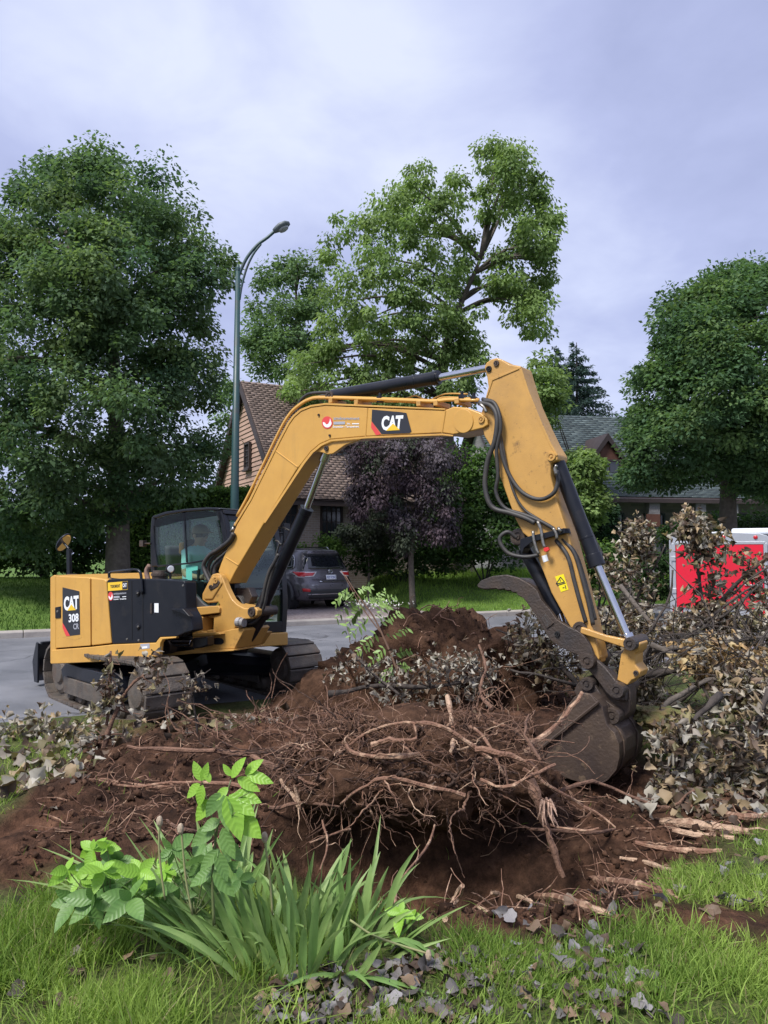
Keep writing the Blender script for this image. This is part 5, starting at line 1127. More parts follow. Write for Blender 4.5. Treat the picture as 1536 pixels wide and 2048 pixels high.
def suv():
    PAINT = mat('grey_car_paint', (0.13, 0.12, 0.135), 0.28, metal=0.4, coat=0.6, var=0.1, vscale=2)
    TINT = mat('car_glass', (0.012, 0.014, 0.018), 0.05, spec=0.9); CHR = MATS['chrome_rod']; TYRE = mat('tyre', (0.018, 0.018, 0.02), 0.8); PLAST = mat('car_plastic', (0.035, 0.036, 0.04), 0.6)
    R0 = at(664, 1215, 22.0); ang = math.radians(40); f = Vector((-math.sin(ang), math.cos(ang), 0)); l = Vector((-f.y, f.x, 0)); zb = zdrive(3.5) + 0.01
    O = Vector((R0.x, R0.y, zb)) + f * 0.05
    T = thing('parked_car', 'grey SUV parked on the gravel driveway seen from behind', 'car', tuple(O + f * 2.4))
    def W(x, y, z): return O + f * x + l * y + Z1 * z
    def lerp(t, tab):
        for (a, b_), (c, d) in zip(tab[:-1], tab[1:]):
            if t <= c: return b_ + (d - b_) * (t - a) / (c - a)
        return tab[-1][1]
    XR = [(0.25, 0.16), (0.35, 0.05), (0.55, 0.0), (0.78, 0.02), (0.84, 0.09), (1.05, 0.14), (1.2, 0.22), (1.55, 0.40), (1.66, 0.46), (1.735, 0.9)]
    XF = [(0.25, 4.75), (0.5, 4.85), (0.8, 4.82), (0.98, 4.60), (1.06, 4.3), (1.12, 3.75), (1.55, 3.05), (1.68, 2.7), (1.735, 2.3)]
    HW = [(0.25, 0.86), (0.4, 0.94), (0.7, 0.965), (0.98, 0.955), (1.12, 0.90), (1.55, 0.72), (1.66, 0.64), (1.72, 0.48), (1.74, 0.2)]
    n_e = 7.0
    def ring(z, k=48):
        x0, x1, hw = lerp(z, XR), lerp(z, XF), lerp(z, HW); cx, a = (x0 + x1) / 2, (x1 - x0) / 2; out = []
        for i in range(k):
            th = 2 * math.pi * i / k; c, s = math.cos(th), math.sin(th); e = 2 / n_e
            out.append(W(cx + a * math.copysign(abs(c) ** e, c), hw * math.copysign(abs(s) ** e, s), z))
        return out
    zs = [0.25, 0.3, 0.4, 0.5, 0.55, 0.62, 0.7, 0.78, 0.84, 0.92, 0.98, 1.05, 1.12, 1.2, 1.3, 1.42, 1.55, 1.61, 1.66, 1.69, 1.715, 1.735]
    b = MB(); k = 48; vs = []
    for z in zs: vs += ring(z)
    fs = [(i * k + j, i * k + (j + 1) % k, (i + 1) * k + (j + 1) % k, (i + 1) * k + j) for i in range(len(zs) - 1) for j in range(k)] + [tuple(range(k)), tuple((len(zs) - 1) * k + j for j in range(k))]
    b.add(vs, fs); body = b.build('body', PAINT, T, smooth_=True)
    def rear(y, z, off=0.012):
        x0, x1, hw = lerp(z, XR), lerp(z, XF), lerp(z, HW); cx, a = (x0 + x1) / 2, (x1 - x0) / 2
        yy = max(-0.985 * hw, min(0.985 * hw, y)); return W(cx - a * (1 - abs(yy / hw) ** n_e) ** (1 / n_e) - off, yy, z)
    def side(x, z, sg, off=0.010):
        x0, x1, hw = lerp(z, XR), lerp(z, XF), lerp(z, HW); cx, a = (x0 + x1) / 2, (x1 - x0) / 2
        t = max(-0.99, min(0.99, (x - cx) / a)); return W(x, sg * (hw * (1 - abs(t) ** n_e) ** (1 / n_e) + off), z)
    def patch(name, fn, quad, m, nu=8, nv=5, parent=None):
        tl, tr, br_, bl = quad; b = MB(); vs = []
        for j in range(nv + 1):
            v_ = j / nv
            for i in range(nu + 1):
                u = i / nu
                a_ = (bl[0] * (1 - u) + br_[0] * u) * (1 - v_) + (tl[0] * (1 - u) + tr[0] * u) * v_; z = (bl[1] * (1 - u) + br_[1] * u) * (1 - v_) + (tl[1] * (1 - u) + tr[1] * u) * v_
                vs.append(fn(a_, z))
        b.add(vs, [(j * (nu + 1) + i, j * (nu + 1) + i + 1, (j + 1) * (nu + 1) + i + 1, (j + 1) * (nu + 1) + i) for j in range(nv) for i in range(nu)])
        o = b.build(name, m, parent or T, smooth_=True, normals=False); s = o.modifiers.new('solid', 'SOLIDIFY'); s.thickness = 0.008; s.offset = 0; return o
    patch('rear_window', rear, ((0.60, 1.52), (-0.60, 1.52), (-0.78, 1.14), (0.78, 1.14)), TINT)
    patch('spoiler', lambda y, z: rear(y, z, 0.06), ((0.60, 1.66), (-0.60, 1.66), (-0.64, 1.57), (0.64, 1.57)), PAINT); patch('spoiler_shadow_strip', lambda y, z: rear(y, z, 0.02), ((0.62, 1.565), (-0.62, 1.565), (-0.64, 1.52), (0.64, 1.52)), PLAST)  # dark strip below the spoiler stands in for its shadow
    RED = mat('tail_red', (0.50, 0.02, 0.025), 0.15, spec=0.8); CLR = mat('tail_clear', (0.75, 0.72, 0.74), 0.15, spec=0.8)
    for s in (1, -1):
        tl_ = patch('tail_light', rear, ((0.93 * s, 1.06), (0.40 * s, 1.06), (0.52 * s, 0.93), (0.90 * s, 0.90)), CLR); patch('red_lens', lambda y, z: rear(y, z, 0.018), ((0.91 * s, 1.035), (0.47 * s, 1.035), (0.56 * s, 0.95), (0.88 * s, 0.935)), RED, parent=tl_)
        patch('tail_light', lambda x, z: side(x, z, s, 0.012), ((0.62, 1.06), (0.20, 1.05), (0.18, 0.92), (0.34, 0.93)), RED)
        patch('reflector', lambda y, z: rear(y, z, 0.014), ((0.86 * s, 0.60), (0.70 * s, 0.585), (0.68 * s, 0.50), (0.84 * s, 0.51)), RED)
        for x0, x1, t0, t1 in ((0.62, 1.45, 0.80, 1.42), (1.52, 2.5, 1.5, 2.4), (2.58, 3.55, 2.48, 3.0)):
            patch('side_window', lambda x, z: side(x, z, s), ((t0, 1.50), (t1, 1.50), (x1, 1.15), (x0, 1.15)), TINT)
        b = MB(); b.tube([side(x, z, s, 0.018) for x, z in ((3.6, 1.125), (2.5, 1.13), (1.4, 1.13), (0.66, 1.14), (0.60, 1.2), (0.72, 1.45), (0.85, 1.53), (1.4, 1.53), (2.5, 1.53))], 0.014, 6); b.build('window_trim', CHR, T, smooth_=True)
        b = MB(); b.tube([W(1.0, s * 0.62, 1.70), W(1.05, s * 0.60, 1.76), W(2.6, s * 0.60, 1.77), W(2.75, s * 0.6, 1.72)], 0.018, 6); b.build('roof_rail', CHR, T)
        for x in (1.35, 2.45):
            b = MB(); a = side(x, 1.0, s, 0.03); b.box(a, f * 0.11, l * 0.012, Z1 * 0.018); b.build('door_handle', PAINT, T, bevel=0.006)
        for wx in (0.95, 3.78):
            c = W(wx, s * 0.84, 0.36); ax = l * s; b = MB()
            b.lathe(c - ax * 0.11, ax, [(0, 0.24), (0.0, 0.35), (0.03, 0.37), (0.19, 0.37), (0.225, 0.35), (0.225, 0.255), (0.18, 0.25)], 32); wh = b.build('wheel', TYRE, T)
            q = MB()
            for i in range(10):
                th = 2 * math.pi * i / 10; d_ = f * math.cos(th) + Z1 * math.sin(th); t_ = f * -math.sin(th) + Z1 * math.cos(th)
                q.prism([c + ax * 0.085 + d_ * 0.05 - t_ * 0.03, c + ax * 0.085 + d_ * 0.05 + t_ * 0.03, c + ax * 0.095 + d_ * 0.25 + t_ * 0.022, c + ax * 0.095 + d_ * 0.25 - t_ * 0.022], ax * 0.025)
            q.lathe(c + ax * 0.07, ax, [(0, 0.07), (0.04, 0.06), (0.045, 0.03)], 14); q.build('rim', CHR, wh)
            q = MB(); arch = [W(wx + 0.46 * math.cos(a), s * 0.985, 0.36 + 0.46 * math.sin(a)) for a in np.linspace(-0.2, math.pi + 0.2, 14)]
            q.tube(arch, 0.05, 6); q.build('wheel_arch', PLAST, T, smooth_=True)
            q = MB(); q.lathe(c - ax * 0.13, ax, [(0, 0.43), (0.25, 0.43)], 24); q.build('wheel_well', DARKV, T)
        q = MB(); a = side(3.35, 1.12, s, 0.1); q.box(a, f * 0.06, l * 0.09, Z1 * 0.08); q.build('wing_mirror', PAINT, T, bevel=0.03)
    patch('bumper', lambda y, z: rear(y, z, 0.02), ((0.90, 0.56), (-0.90, 0.56), (-0.86, 0.30), (0.86, 0.30)), PLAST)
    patch('bumper_trim', lambda y, z: rear(y, z, 0.03), ((0.75, 0.44), (-0.75, 0.44), (-0.75, 0.415), (0.75, 0.415)), CHR)
    patch('tailgate_trim', lambda y, z: rear(y, z, 0.02), ((0.40, 0.80), (-0.62, 0.80), (-0.62, 0.775), (0.40, 0.775)), CHR)
    pl = patch('licence_plate', lambda y, z: rear(y, z, 0.03), ((0.12, 0.965), (-0.24, 0.965), (-0.24, 0.835), (0.12, 0.835)), WHT)
    lettering('F27 CSC', ((0.10, 0.93), (-0.22, 0.93), (-0.22, 0.865), (0.10, 0.865)), lambda y, z: rear(y, z, 0.037), mat('plate_blue', (0.06, 0.10, 0.32), 0.5), T, bold=0.02)
    lettering('HIGHLANDER', ((0.66, 0.70), (0.42, 0.70), (0.42, 0.68), (0.66, 0.68)), lambda y, z: rear(y, z, 0.02), CHR, T, bold=0.02)
    b = MB(); c = rear(-0.06, 1.06, 0.03); ring_ = [c + l * 0.075 * math.cos(a) + Z1 * 0.05 * math.sin(a) for a in np.linspace(0, 2 * math.pi, 17)]; b.tube(ring_, 0.011, 6, False)
    ring_ = [c + l * 0.03 * math.cos(a) + Z1 * 0.046 * math.sin(a) for a in np.linspace(0, 2 * math.pi, 13)]; b.tube(ring_, 0.009, 5, False); b.build('emblem', CHR, T)
    b = MB(); b.tube([rear(-0.02, 1.17, 0.03), rear(-0.25, 1.185, 0.04), rear(-0.5, 1.20, 0.03)], 0.014, 6); b.build('wiper', PLAST, T)
suv()

def trailer():
    ALU = mat('trailer_aluminium', (0.50, 0.52, 0.56), 0.38, metal=0.6, var=0.15, vscale=3); RED = mat('trailer_red', (0.62, 0.012, 0.035), 0.35, var=0.12, vscale=2)
    Y0 = 16.5; a = at(1343, 1080, Y0); bR = at(1530, 1080, Y0); wd = (bR.x - a.x); xc = (a.x + bR.x) / 2; zt = at(1440, 1065, Y0).z; z0 = 0.40
    yaw = math.radians(-27); r = Vector((math.cos(yaw), math.sin(yaw), 0)); f = Vector((-r.y, r.x, 0)); O = Vector((xc, Y0, 0))
    T = thing('cargo_trailer', 'red enclosed cargo trailer with aluminium frame beyond the brush heap', 'trailer', (O.x, O.y, 0.05))
    def p(x, y, z): return O + r * x + f * y + Z1 * z
    hw = wd / 2; prof = [(-hw, z0)] + [(-hw, zt - 0.16)] + [(-hw + 0.05, zt - 0.08), (-hw + 0.2, zt - 0.03), (0, zt + 0.02), (hw - 0.2, zt - 0.03), (hw - 0.05, zt - 0.08)] + [(hw, zt - 0.16), (hw, z0)]
    b = MB(); b.prism([p(x, 0.05, z) for x, z in prof], f * 4.0); b.build('box', ALU, T, bevel=0.02)
    b = MB(); b.prism([p(x, 0.02, z) for x, z in prof], f * 0.05); fr = b.build('rear_frame', ALU, T, bevel=0.012)
    b = MB(); b.box(p(0, 0.005, (z0 + zt) / 2 - 0.06), r * (hw - 0.14), f * 0.02, Z1 * ((zt - z0) / 2 - 0.20)); dr = b.build('rear_door', RED, T, bevel=0.008)
    for s in (-1, 1):
        b = MB(); b.box(p(s * (hw - 0.10), -0.012, (z0 + zt) / 2 - 0.06), r * 0.035, f * 0.012, Z1 * ((zt - z0) / 2 - 0.17)); b.build('door_edge_trim', ALU, dr, bevel=0.005)
    b = MB(); b.box(p(0, -0.012, zt - 0.225), r * (hw - 0.10), f * 0.012, Z1 * 0.03); b.build('door_edge_trim', ALU, dr, bevel=0.005)
    mk = mat('marker_red', (0.45, 0.01, 0.02), 0.2)
    for x in (-0.72, -0.12, 0.1, 0.72):
        b = MB(); b.lathe(p(x, 0.02, zt - 0.10 if abs(x) < .5 else zt - 0.11), -f, [(0, 0.045), (0.02, 0.04), (0.03, 0.02)], 12); b.build('marker_light', mk, T)
    for z in (0.9, 1.6):
        b = MB(); b.box(p(-hw + 0.09, -0.03, z), r * 0.05, f * 0.02, Z1 * 0.05); b.build('hinge', ALU, T, bevel=0.005)
    b = MB(); b.box(p(hw - 0.35, -0.03, 1.05), r * 0.16, f * 0.015, Z1 * 0.012); b.box(p(hw - 0.2, -0.03, 1.05), r * 0.03, f * 0.02, Z1 * 0.06); b.build('door_latch', ALU, dr, bevel=0.004)
    b = MB(); c = p(0.62, 1.6, zt + 0.0); b.box(c + Z1 * 0.05, r * 0.42, f * 0.4, Z1 * 0.07); b.build('roof_vent', mat('vent_white', (0.62, 0.65, 0.70), 0.5), T, bevel=0.05, seg=3)
    for s in (-1, 1):
        b = MB(); b.lathe(p(s * (hw + 0.0) - 0.1 * s, 2.3, 0.36), r * s, [(0, 0.2), (0.0, 0.33), (0.18, 0.33), (0.2, 0.22), (0.17, 0.2)], 22); b.build('wheel', MATS['tyre'], T)
        b = MB(); b.box(p(s * (hw - 0.16), -0.02, 0.47), r * 0.1, f * 0.02, Z1 * 0.05); b.build('tail_light', mk, T, bevel=0.008)
    b = MB(); b.box(p(0, 1.8, 0.36), r * (hw - 0.2), f * 1.7, Z1 * 0.05); b.tube([p(0, 4, 0.4), p(0, 5.2, 0.4)], 0.05, 8); b.build('chassis', BLK, T)
trailer()

# ================================================================== TREES AND SHRUBS
BARK = mat('bark', (0.072, 0.058, 0.048), 0.9, col2=(0.13, 0.11, 0.092), vscale=9, bump=0.8, bscale=30)
BARKD = mat('dark_bark', (0.030, 0.026, 0.025), 0.9, col2=(0.055, 0.048, 0.042), vscale=9, bump=0.7, bscale=30)
LEAF = leafmat('leaf', 0.45, 0.6, 0.15)
LEAFD = leafmat('dull_leaf', 0.25, 0.65, 0.15)
QT = np.array([[0, 0, 0], [0.30, 0.42, 0.06], [0, 1.0, -0.08], [-0.30, 0.42, 0.06]]); QF = np.array([[0, 1, 2, 3]])
def leaf_cloud(centres, radii, per, size, palette, droop=0.4, flat=0.6, weights=None, top=0.55):
    """leaves grouped in sprays round the given centres: V, F, C"""
    n = len(centres); tot = n * per; idx = np.repeat(np.arange(n), per)
    d = RNG.normal(size=(tot, 3)); d /= np.linalg.norm(d, axis=1, keepdims=True)
    rr = RNG.rand(tot) ** 0.5
    d[:, 2] = np.where(d[:, 2] < 0, d[:, 2] * (1 - top * 0.5), d[:, 2])
    off = d * rr[:, None] * radii[idx][:, None]
    loose = RNG.rand(tot) < 0.14; off[loose] = np.clip(RNG.normal(size=(loose.sum(), 3)) * 0.5, -0.72, 0.72) * radii[idx[loose]][:, None]; off[:, 2] *= flat
    pos = centres[idx] + off
    dirs = d.copy(); dirs[:, 2] = dirs[:, 2] * 0.4 - droop; dirs += RNG.normal(size=dirs.shape) * 0.40
    ups = np.tile(np.array([0, 0, 0.55]), (tot, 1)) + RNG.normal(size=(tot, 3)) * 0.42 + d * 0.65
    R = frames(dirs, ups)
    pal = np.array(palette); pc = RNG.choice(len(pal), n, p=weights); cc = pal[pc][idx]
    cc = cc * (RNG.uniform(0.78, 1.22, (n, 1))[idx]) * RNG.uniform(0.88, 1.12, (tot, 1))
    sz = size * RNG.uniform(0.6, 1.35, tot)
    return scatter(QT, QF, pos, R, sz, cc)
def poly_centres(poly, n, Y0, dh, edge=90.0, margin=0.0, front=0.5):
    xs = [p[0] for p in poly]; ys = [p[1] for p in poly]; out = []; tries = 0
    while len(out) < n and tries < 60:
        tries += 1
        px = RNG.uniform(min(xs), max(xs), n); py = RNG.uniform(min(ys), max(ys), n)
        ok = inpoly(px, py, poly); dd = polydist(px, py, poly); ok &= dd > margin
        for x, y, d in zip(px[ok], py[ok], dd[ok]):
            t = math.sqrt(min(d / edge, 1.0)); h = dh * t
            u = RNG.rand()
            Y = Y0 + (h * RNG.uniform(-1, -0.55) if u < front else h * RNG.uniform(-0.6, 1))
            out.append(tuple(at(x, y, Y)))
    return np.array(out[:n])
def limb(pts, r0, r1, parent, m, name='limb', sub=4):
    ln = smooth_line(pts, sub); k = len(ln); b = MB(); b.tube(ln, [r0 + (r1 - r0) * i / (k - 1) for i in range(k)], 7); return b.build(name, m, parent, smooth_=True)
def tree(name, label, cat, base_px, Y0, trunk_px, r_trunk, polys, dh, n, per, crad, size, palette, m=LEAF, bark=BARK, droop=0.4, flat=0.6, limbs=14, edge=90, group=None, zbase=None, front=0.5, limb_r=None, weights=None, marg=0.45):
    """trunk_px: line of the trunk upwards; polys: outline(s) of the crown with share of the sprays"""
    b0 = at(base_px[0], base_px[1], Y0); zb = zl((b0.x, Y0)) if zbase is None else zbase
    T = thing(name, label, cat, (b0.x, Y0, zb), group)
    line = [Vector((b0.x, Y0, zb - 0.1))] + [at(x, y, Y0) for x, y in trunk_px]
    ln = smooth_line(line, 5); k = len(ln); b = MB()
    b.tube(ln, [r_trunk * (1.35 if i == 0 else 1.0) * (1 - 0.86 * i / (k - 1)) for i in range(k)], 12); b.build('trunk', bark, T, smooth_=True)
    Vs, Fs, Cs, cen_all = [], [], [], []; o = 0
    for poly, share in polys:
        cen = poly_centres(poly, int(n * share), Y0, dh, edge, crad * F_PX / Y0 * marg, front); cen_all.append(cen)
        rad = crad * RNG.uniform(0.55, 1.35, len(cen))
        V, F_, C_ = leaf_cloud(cen, rad, per, size, palette, droop, flat, weights); Vs.append(V); Fs.append(F_ + o); Cs.append(C_); o += len(V)
    cr = np_mesh('crown', np.concatenate(Vs), np.concatenate(Fs), m, T, np.concatenate(Cs)); tag(cr, kind='stuff')
    cen = np.concatenate(cen_all); lr = limb_r or r_trunk * 0.34
    pick = cen[RNG.choice(len(cen), limbs, replace=False)]
    for c in pick:
        c = Vector(c); cand = [q for q in ln if q.z < c.z - 0.2] or ln[-3:]
        s = min(cand, key=lambda q: (q - c).length + 0.6 * abs(q.z - (c.z * 0.6 + 0.4 * q.z)))
        mid_ = (s + c) / 2 + Z1 * (c - s).length * 0.12 + Vector((RNG.normal(), RNG.normal(), 0)) * 0.15
        limb([s, mid_, c], lr, lr * 0.25, T, bark)
    return T
G1 = [(0.086, 0.148, 0.072), (0.100, 0.168, 0.078), (0.068, 0.126, 0.066), (0.138, 0.205, 0.086), (0.112, 0.175, 0.096)]
G2 = [(0.175, 0.260, 0.088), (0.195, 0.285, 0.104), (0.145, 0.220, 0.080), (0.225, 0.315, 0.12)]
G3 = [(0.078, 0.145, 0.066), (0.094, 0.168, 0.072), (0.122, 0.194, 0.076), (0.064, 0.122, 0.060)]
PUR = [(0.060, 0.042, 0.054), (0.085, 0.062, 0.076), (0.048, 0.040, 0.050), (0.13, 0.112, 0.13), (0.06, 0.075, 0.05)]
tree('linden_tree', 'huge dense dark green linden filling the left behind the excavator', 'tree', (236, 1140), 19.5, [(236, 1000), (232, 850), (225, 650), (215, 450)], 0.33,
     [([(0, 400), (20, 350), (60, 322), (120, 315), (180, 292), (225, 318), (270, 302), (330, 345), (360, 385), (385, 430), (415, 462), (455, 512), (460, 580), (452, 625), (425, 655), (440, 710), (425, 745), (440, 800), (438, 880), (425, 950), (395, 990), (330, 1000), (262, 1030), (190, 1050), (140, 1085), (70, 1130), (0, 1120), (-90, 1090), (-130, 800), (-90, 500)], 1.0)],
     3.6, 540, 225, 0.52, 0.118, G1, flat=0.95, marg=0.1, droop=0.5, limbs=22, edge=170, front=0.62)
tree('ash_tree', 'tall airy light green tree rising behind the brown house and boom', 'tree', (897, 1080), 27.5, [(893, 960), (890, 840), (885, 740), (905, 650), (960, 520)], 0.42,
     [([(640, 640), (640, 560), (645, 500), (640, 455), (665, 432), (705, 436), (735, 420), (775, 385), (815, 340), (850, 322), (900, 340), (935, 372), (955, 420), (940, 500), (960, 560), (975, 640), (950, 700), (900, 735), (820, 745), (740, 745), (660, 735), (625, 700)], 0.46),
      ([(955, 292), (990, 280), (1040, 288), (1082, 345), (1092, 400), (1125, 440), (1130, 485), (1105, 520), (1080, 560), (1060, 520), (1000, 470), (960, 430), (940, 380)], 0.19),
      ([(1060, 560), (1100, 545), (1112, 620), (1108, 680), (1070, 692), (1040, 650), (1010, 630), (1020, 590)], 0.06),
      ([(560, 740), (600, 690), (760, 720), (880, 700), (960, 690), (985, 730), (940, 800), (900, 860), (700, 830), (560, 800)], 0.19),
      ([(990, 500), (1040, 520), (1060, 570), (1000, 600), (960, 560)], 0.04)],
     2.6, 470, 125, 0.46, 0.15, G2, droop=0.9, flat=0.95, limbs=46, marg=0.15, edge=110, front=0.5, limb_r=0.075)
tree('ash_tree', 'slender pale green tree between street lamp and house ridge', 'tree', (600, 1000), 36, [(600, 880), (602, 760), (598, 660), (590, 560)], 0.30,
     [([(505, 600), (520, 540), (560, 512), (600, 500), (630, 520), (650, 600), (640, 700), (650, 770), (600, 790), (540, 760), (515, 730), (485, 690), (492, 650)], 0.8), ([(425, 800), (445, 745), (480, 770), (480, 840), (440, 850)], 0.1), ([(490, 680), (520, 650), (560, 700), (520, 760)], 0.1)],
     2.6, 120, 130, 0.62, 0.18, [(0.13, 0.21, 0.095), (0.15, 0.235, 0.115), (0.11, 0.18, 0.085)], droop=0.3, flat=0.95, limbs=22, edge=80, limb_r=0.09, marg=0.1)
tree('maple_tree', 'broad dark green maple at the right edge above the red trailer', 'tree', (1455, 1100), 23.0, [(1456, 1000), (1458, 940), (1465, 800), (1480, 650)], 0.30,
     [([(1262, 985), (1240, 962), (1262, 925), (1258, 880), (1280, 800), (1272, 760), (1312, 700), (1300, 640), (1335, 605), (1385, 575), (1412, 560), (1450, 535), (1500, 530), (1545, 535), (1640, 560), (1700, 800), (1640, 1000), (1540, 1000), (1500, 990), (1470, 968), (1400, 960), (1330, 975), (1300, 970)], 1.0)],
     4.0, 560, 215, 0.52, 0.13, G3, marg=0.15, droop=0.35, flat=0.85, limbs=16, edge=130, front=0.65)
tree('plum_tree', 'purple leaved weeping tree on the lawn beside the car', 'tree', (826, 1160), 22.5, [(822, 1110), (830, 1060), (838, 1000), (828, 920)], 0.10,
     [([(705, 960), (692, 930), (715, 900), (760, 882), (830, 872), (890, 880), (920, 915), (900, 960), (830, 975), (760, 990)], 0.5), ([(690, 985), (740, 970), (800, 985), (790, 1040), (740, 1060), (700, 1030)], 0.2), ([(850, 960), (905, 965), (915, 1030), (900, 1095), (865, 1100), (840, 1040)], 0.2), ([(790, 1040), (830, 1030), (820, 1095), (785, 1105)], 0.1)],
     1.8, 150, 190, 0.34, 0.095, PUR, m=LEAFD, droop=1.1, flat=1.15, limbs=22, marg=0.1, edge=70, bark=BARK)
tree('small_tree', 'small grey green shrub tree with dark stem right of the car', 'tree', (737, 1120), 24.5, [(737, 1095), (728, 1060)], 0.05,
     [([(668, 1075), (690, 1040), (730, 1030), (780, 1045), (800, 1080), (760, 1100), (700, 1098)], 1.0)], 0.9, 40, 120, 0.34, 0.11, [(0.07, 0.09, 0.065), (0.10, 0.115, 0.095), (0.05, 0.07, 0.045)], droop=0.5, limbs=5, edge=40)
tree('young_maple', 'fresh light green sapling tree in front of the stone house', 'tree', (1160, 1100), 25.0, [(1160, 1050), (1162, 980)], 0.08,
     [([(1125, 930), (1150, 890), (1190, 895), (1210, 925), (1205, 970), (1215, 1010), (1200, 1060), (1150, 1080), (1110, 1060), (1105, 1000)], 0.75), ([(1040, 730), (1085, 695), (1125, 740), (1140, 790), (1125, 850), (1080, 870), (1050, 800)], 0.25)],
     1.6, 120, 120, 0.42, 0.15, G2, droop=0.4, limbs=9, edge=60)
def spruce(label, px, top, bot, Y0, wpx):
    a, c = at(px, top, Y0), at(px, bot, Y0); H_ = a.z - c.z; rad = wpx / F_PX * Y0
    T = thing('spruce_tree', label, 'tree', (c.x, Y0, zl((c.x, Y0))), 'spruces behind the green roof')
    b = MB(); b.tube([(c.x, Y0, zl((c.x, Y0)) - .1), (a.x, Y0, a.z)], [0.25, 0.02], 8); b.build('trunk', BARKD, T)
    pos, dr = [], []
    for k in range(300):
        t = RNG.rand() ** 0.7; z = a.z - H_ * t; R_ = rad * (t * 0.95 + 0.05) * RNG.uniform(0.7, 1.1); th = RNG.uniform(0, 2 * math.pi); d = np.array([math.cos(th), math.sin(th), 0])
        nseg = max(int(R_ / 0.10), 4)
        for s in np.linspace(0.15, 1, nseg):
            q = np.array([c.x, Y0, z]) + d * R_ * s + np.array([0, 0, -0.25 * R_ * s + 0.18 * R_ * s * s])
            for m_ in range(6):
                pos.append(q + RNG.normal(size=3) * 0.05); dr.append(d * 0.7 + RNG.normal(size=3) * 0.45 + np.array([0, 0, -0.3]))
    pos, dr = np.array(pos), np.array(dr); n = len(pos); pal = np.array([(0.050, 0.085, 0.075), (0.066, 0.108, 0.092), (0.040, 0.070, 0.066)])
    cc = pal[RNG.choice(3, n)] * RNG.uniform(0.7, 1.3, (n, 1))
    V, F_, C_ = scatter(QT * np.array([0.55, 1, 1]), QF, pos, frames(dr), 0.22 * RNG.uniform(0.6, 1.3, n), cc)
    tag(np_mesh('crown', V, F_, LEAFD, T, C_), kind='stuff')
spruce('taller blue green spruce above the green roof', 1153, 685, 920, 47, 128)
spruce('shorter blue green spruce just left of the tall one', 1112, 692, 920, 50, 95)

def shrub(name, label, poly, Y0, dh, n, per, crad, size, pal, cat='shrub', group=None, m=LEAF, droop=0.2, edge=50, flat=0.8):
    b0 = at(sum(p[0] for p in poly) / len(poly), max(p[1] for p in poly), Y0); zb = zl((b0.x, Y0)) if dcoord(b0.x, Y0) > 0.2 else g1(b0.x, Y0)
    T = thing(name, label, cat, (b0.x, Y0, zb), group)
    cen = poly_centres(poly, n, Y0, dh, edge, 0, 0.5); cen[:, 2] = np.maximum(cen[:, 2], zb + 0.05)
    V, F_, C_ = leaf_cloud(cen, crad * RNG.uniform(0.7, 1.3, len(cen)), per, size, pal, droop, flat); tag(np_mesh('foliage', V, F_, m, T, C_), kind='stuff')
    for k in range(5):
        c = Vector(cen[RNG.randint(len(cen))]); limb([Vector((b0.x, Y0, zb - .05)), (Vector((b0.x, Y0, zb)) + c) / 2 + Vector((RNG.normal() * .1, 0, .1)), c], 0.03, 0.01, T, BARKD, 'stem')
    return T
DG = [(0.045, 0.090, 0.030), (0.062, 0.115, 0.038), (0.036, 0.074, 0.027)]
MG = [(0.090, 0.165, 0.040), (0.115, 0.195, 0.052), (0.07, 0.135, 0.034)]
shrub('bush', 'dark leafy bush mass beneath the boom right of the purple tree', [(890, 1130), (880, 1000), (905, 900), (960, 890), (1010, 910), (1035, 980), (1040, 1080), (1030, 1130)], 25.5, 1.6, 130, 110, 0.5, 0.15, DG + MG[:1])
shrub('bush', 'dark undergrowth bush between the small shrub tree and purple trunk', [(700, 1135), (720, 1085), (790, 1075), (860, 1085), (900, 1090), (905, 1135), (800, 1150)], 25, 1.0, 60, 100, 0.4, 0.13, DG)
shrub('thuja', 'columnar dark thuja beside the stone house porch', [(1178, 1085), (1175, 1020), (1198, 985), (1222, 1010), (1226, 1090)], 28, 0.8, 60, 110, 0.3, 0.12, [(0.026, 0.06, 0.03), (0.035, 0.075, 0.035)], m=LEAFD, cat='shrub')
shrub('juniper', 'spreading juniper bush behind the bucket cylinder rod', [(1140, 1165), (1150, 1105), (1190, 1085), (1240, 1095), (1255, 1165)], 22, 1.0, 60, 110, 0.35, 0.11, MG + [(0.07, 0.12, 0.05)])
shrub('juniper', 'dark green yew bush left of the red trailer', [(1240, 1190), (1250, 1130), (1290, 1105), (1340, 1115), (1350, 1190)], 20.5, 0.9, 60, 110, 0.32, 0.10, DG)
shrub('bush', 'rounded shrub under the maple behind the trailer roof', [(1385, 1080), (1390, 1045), (1430, 1035), (1540, 1030), (1600, 1040), (1600, 1090)], 27, 1.2, 60, 90, 0.4, 0.14, DG)
shrub('bush', 'low porch bush at the foot of the stone pillars', [(1255, 1085), (1270, 1062), (1320, 1058), (1370, 1050), (1390, 1085)], 30, 0.6, 30, 90, 0.3, 0.12, DG)
shrub('bush', 'leafy shrub against the tan brick wall above the car', [(555, 1110), (570, 1085), (620, 1080), (680, 1078), (690, 1110)], 24.3, 0.4, 24, 80, 0.25, 0.10, MG)
shrub('bush', 'dark shrub row under the linden crown at far left', [(-60, 1140), (-60, 1040), (60, 1010), (180, 1020), (220, 1060), (215, 1140)], 22.5, 1.0, 110, 110, 0.45, 0.14, DG + MG[:1])
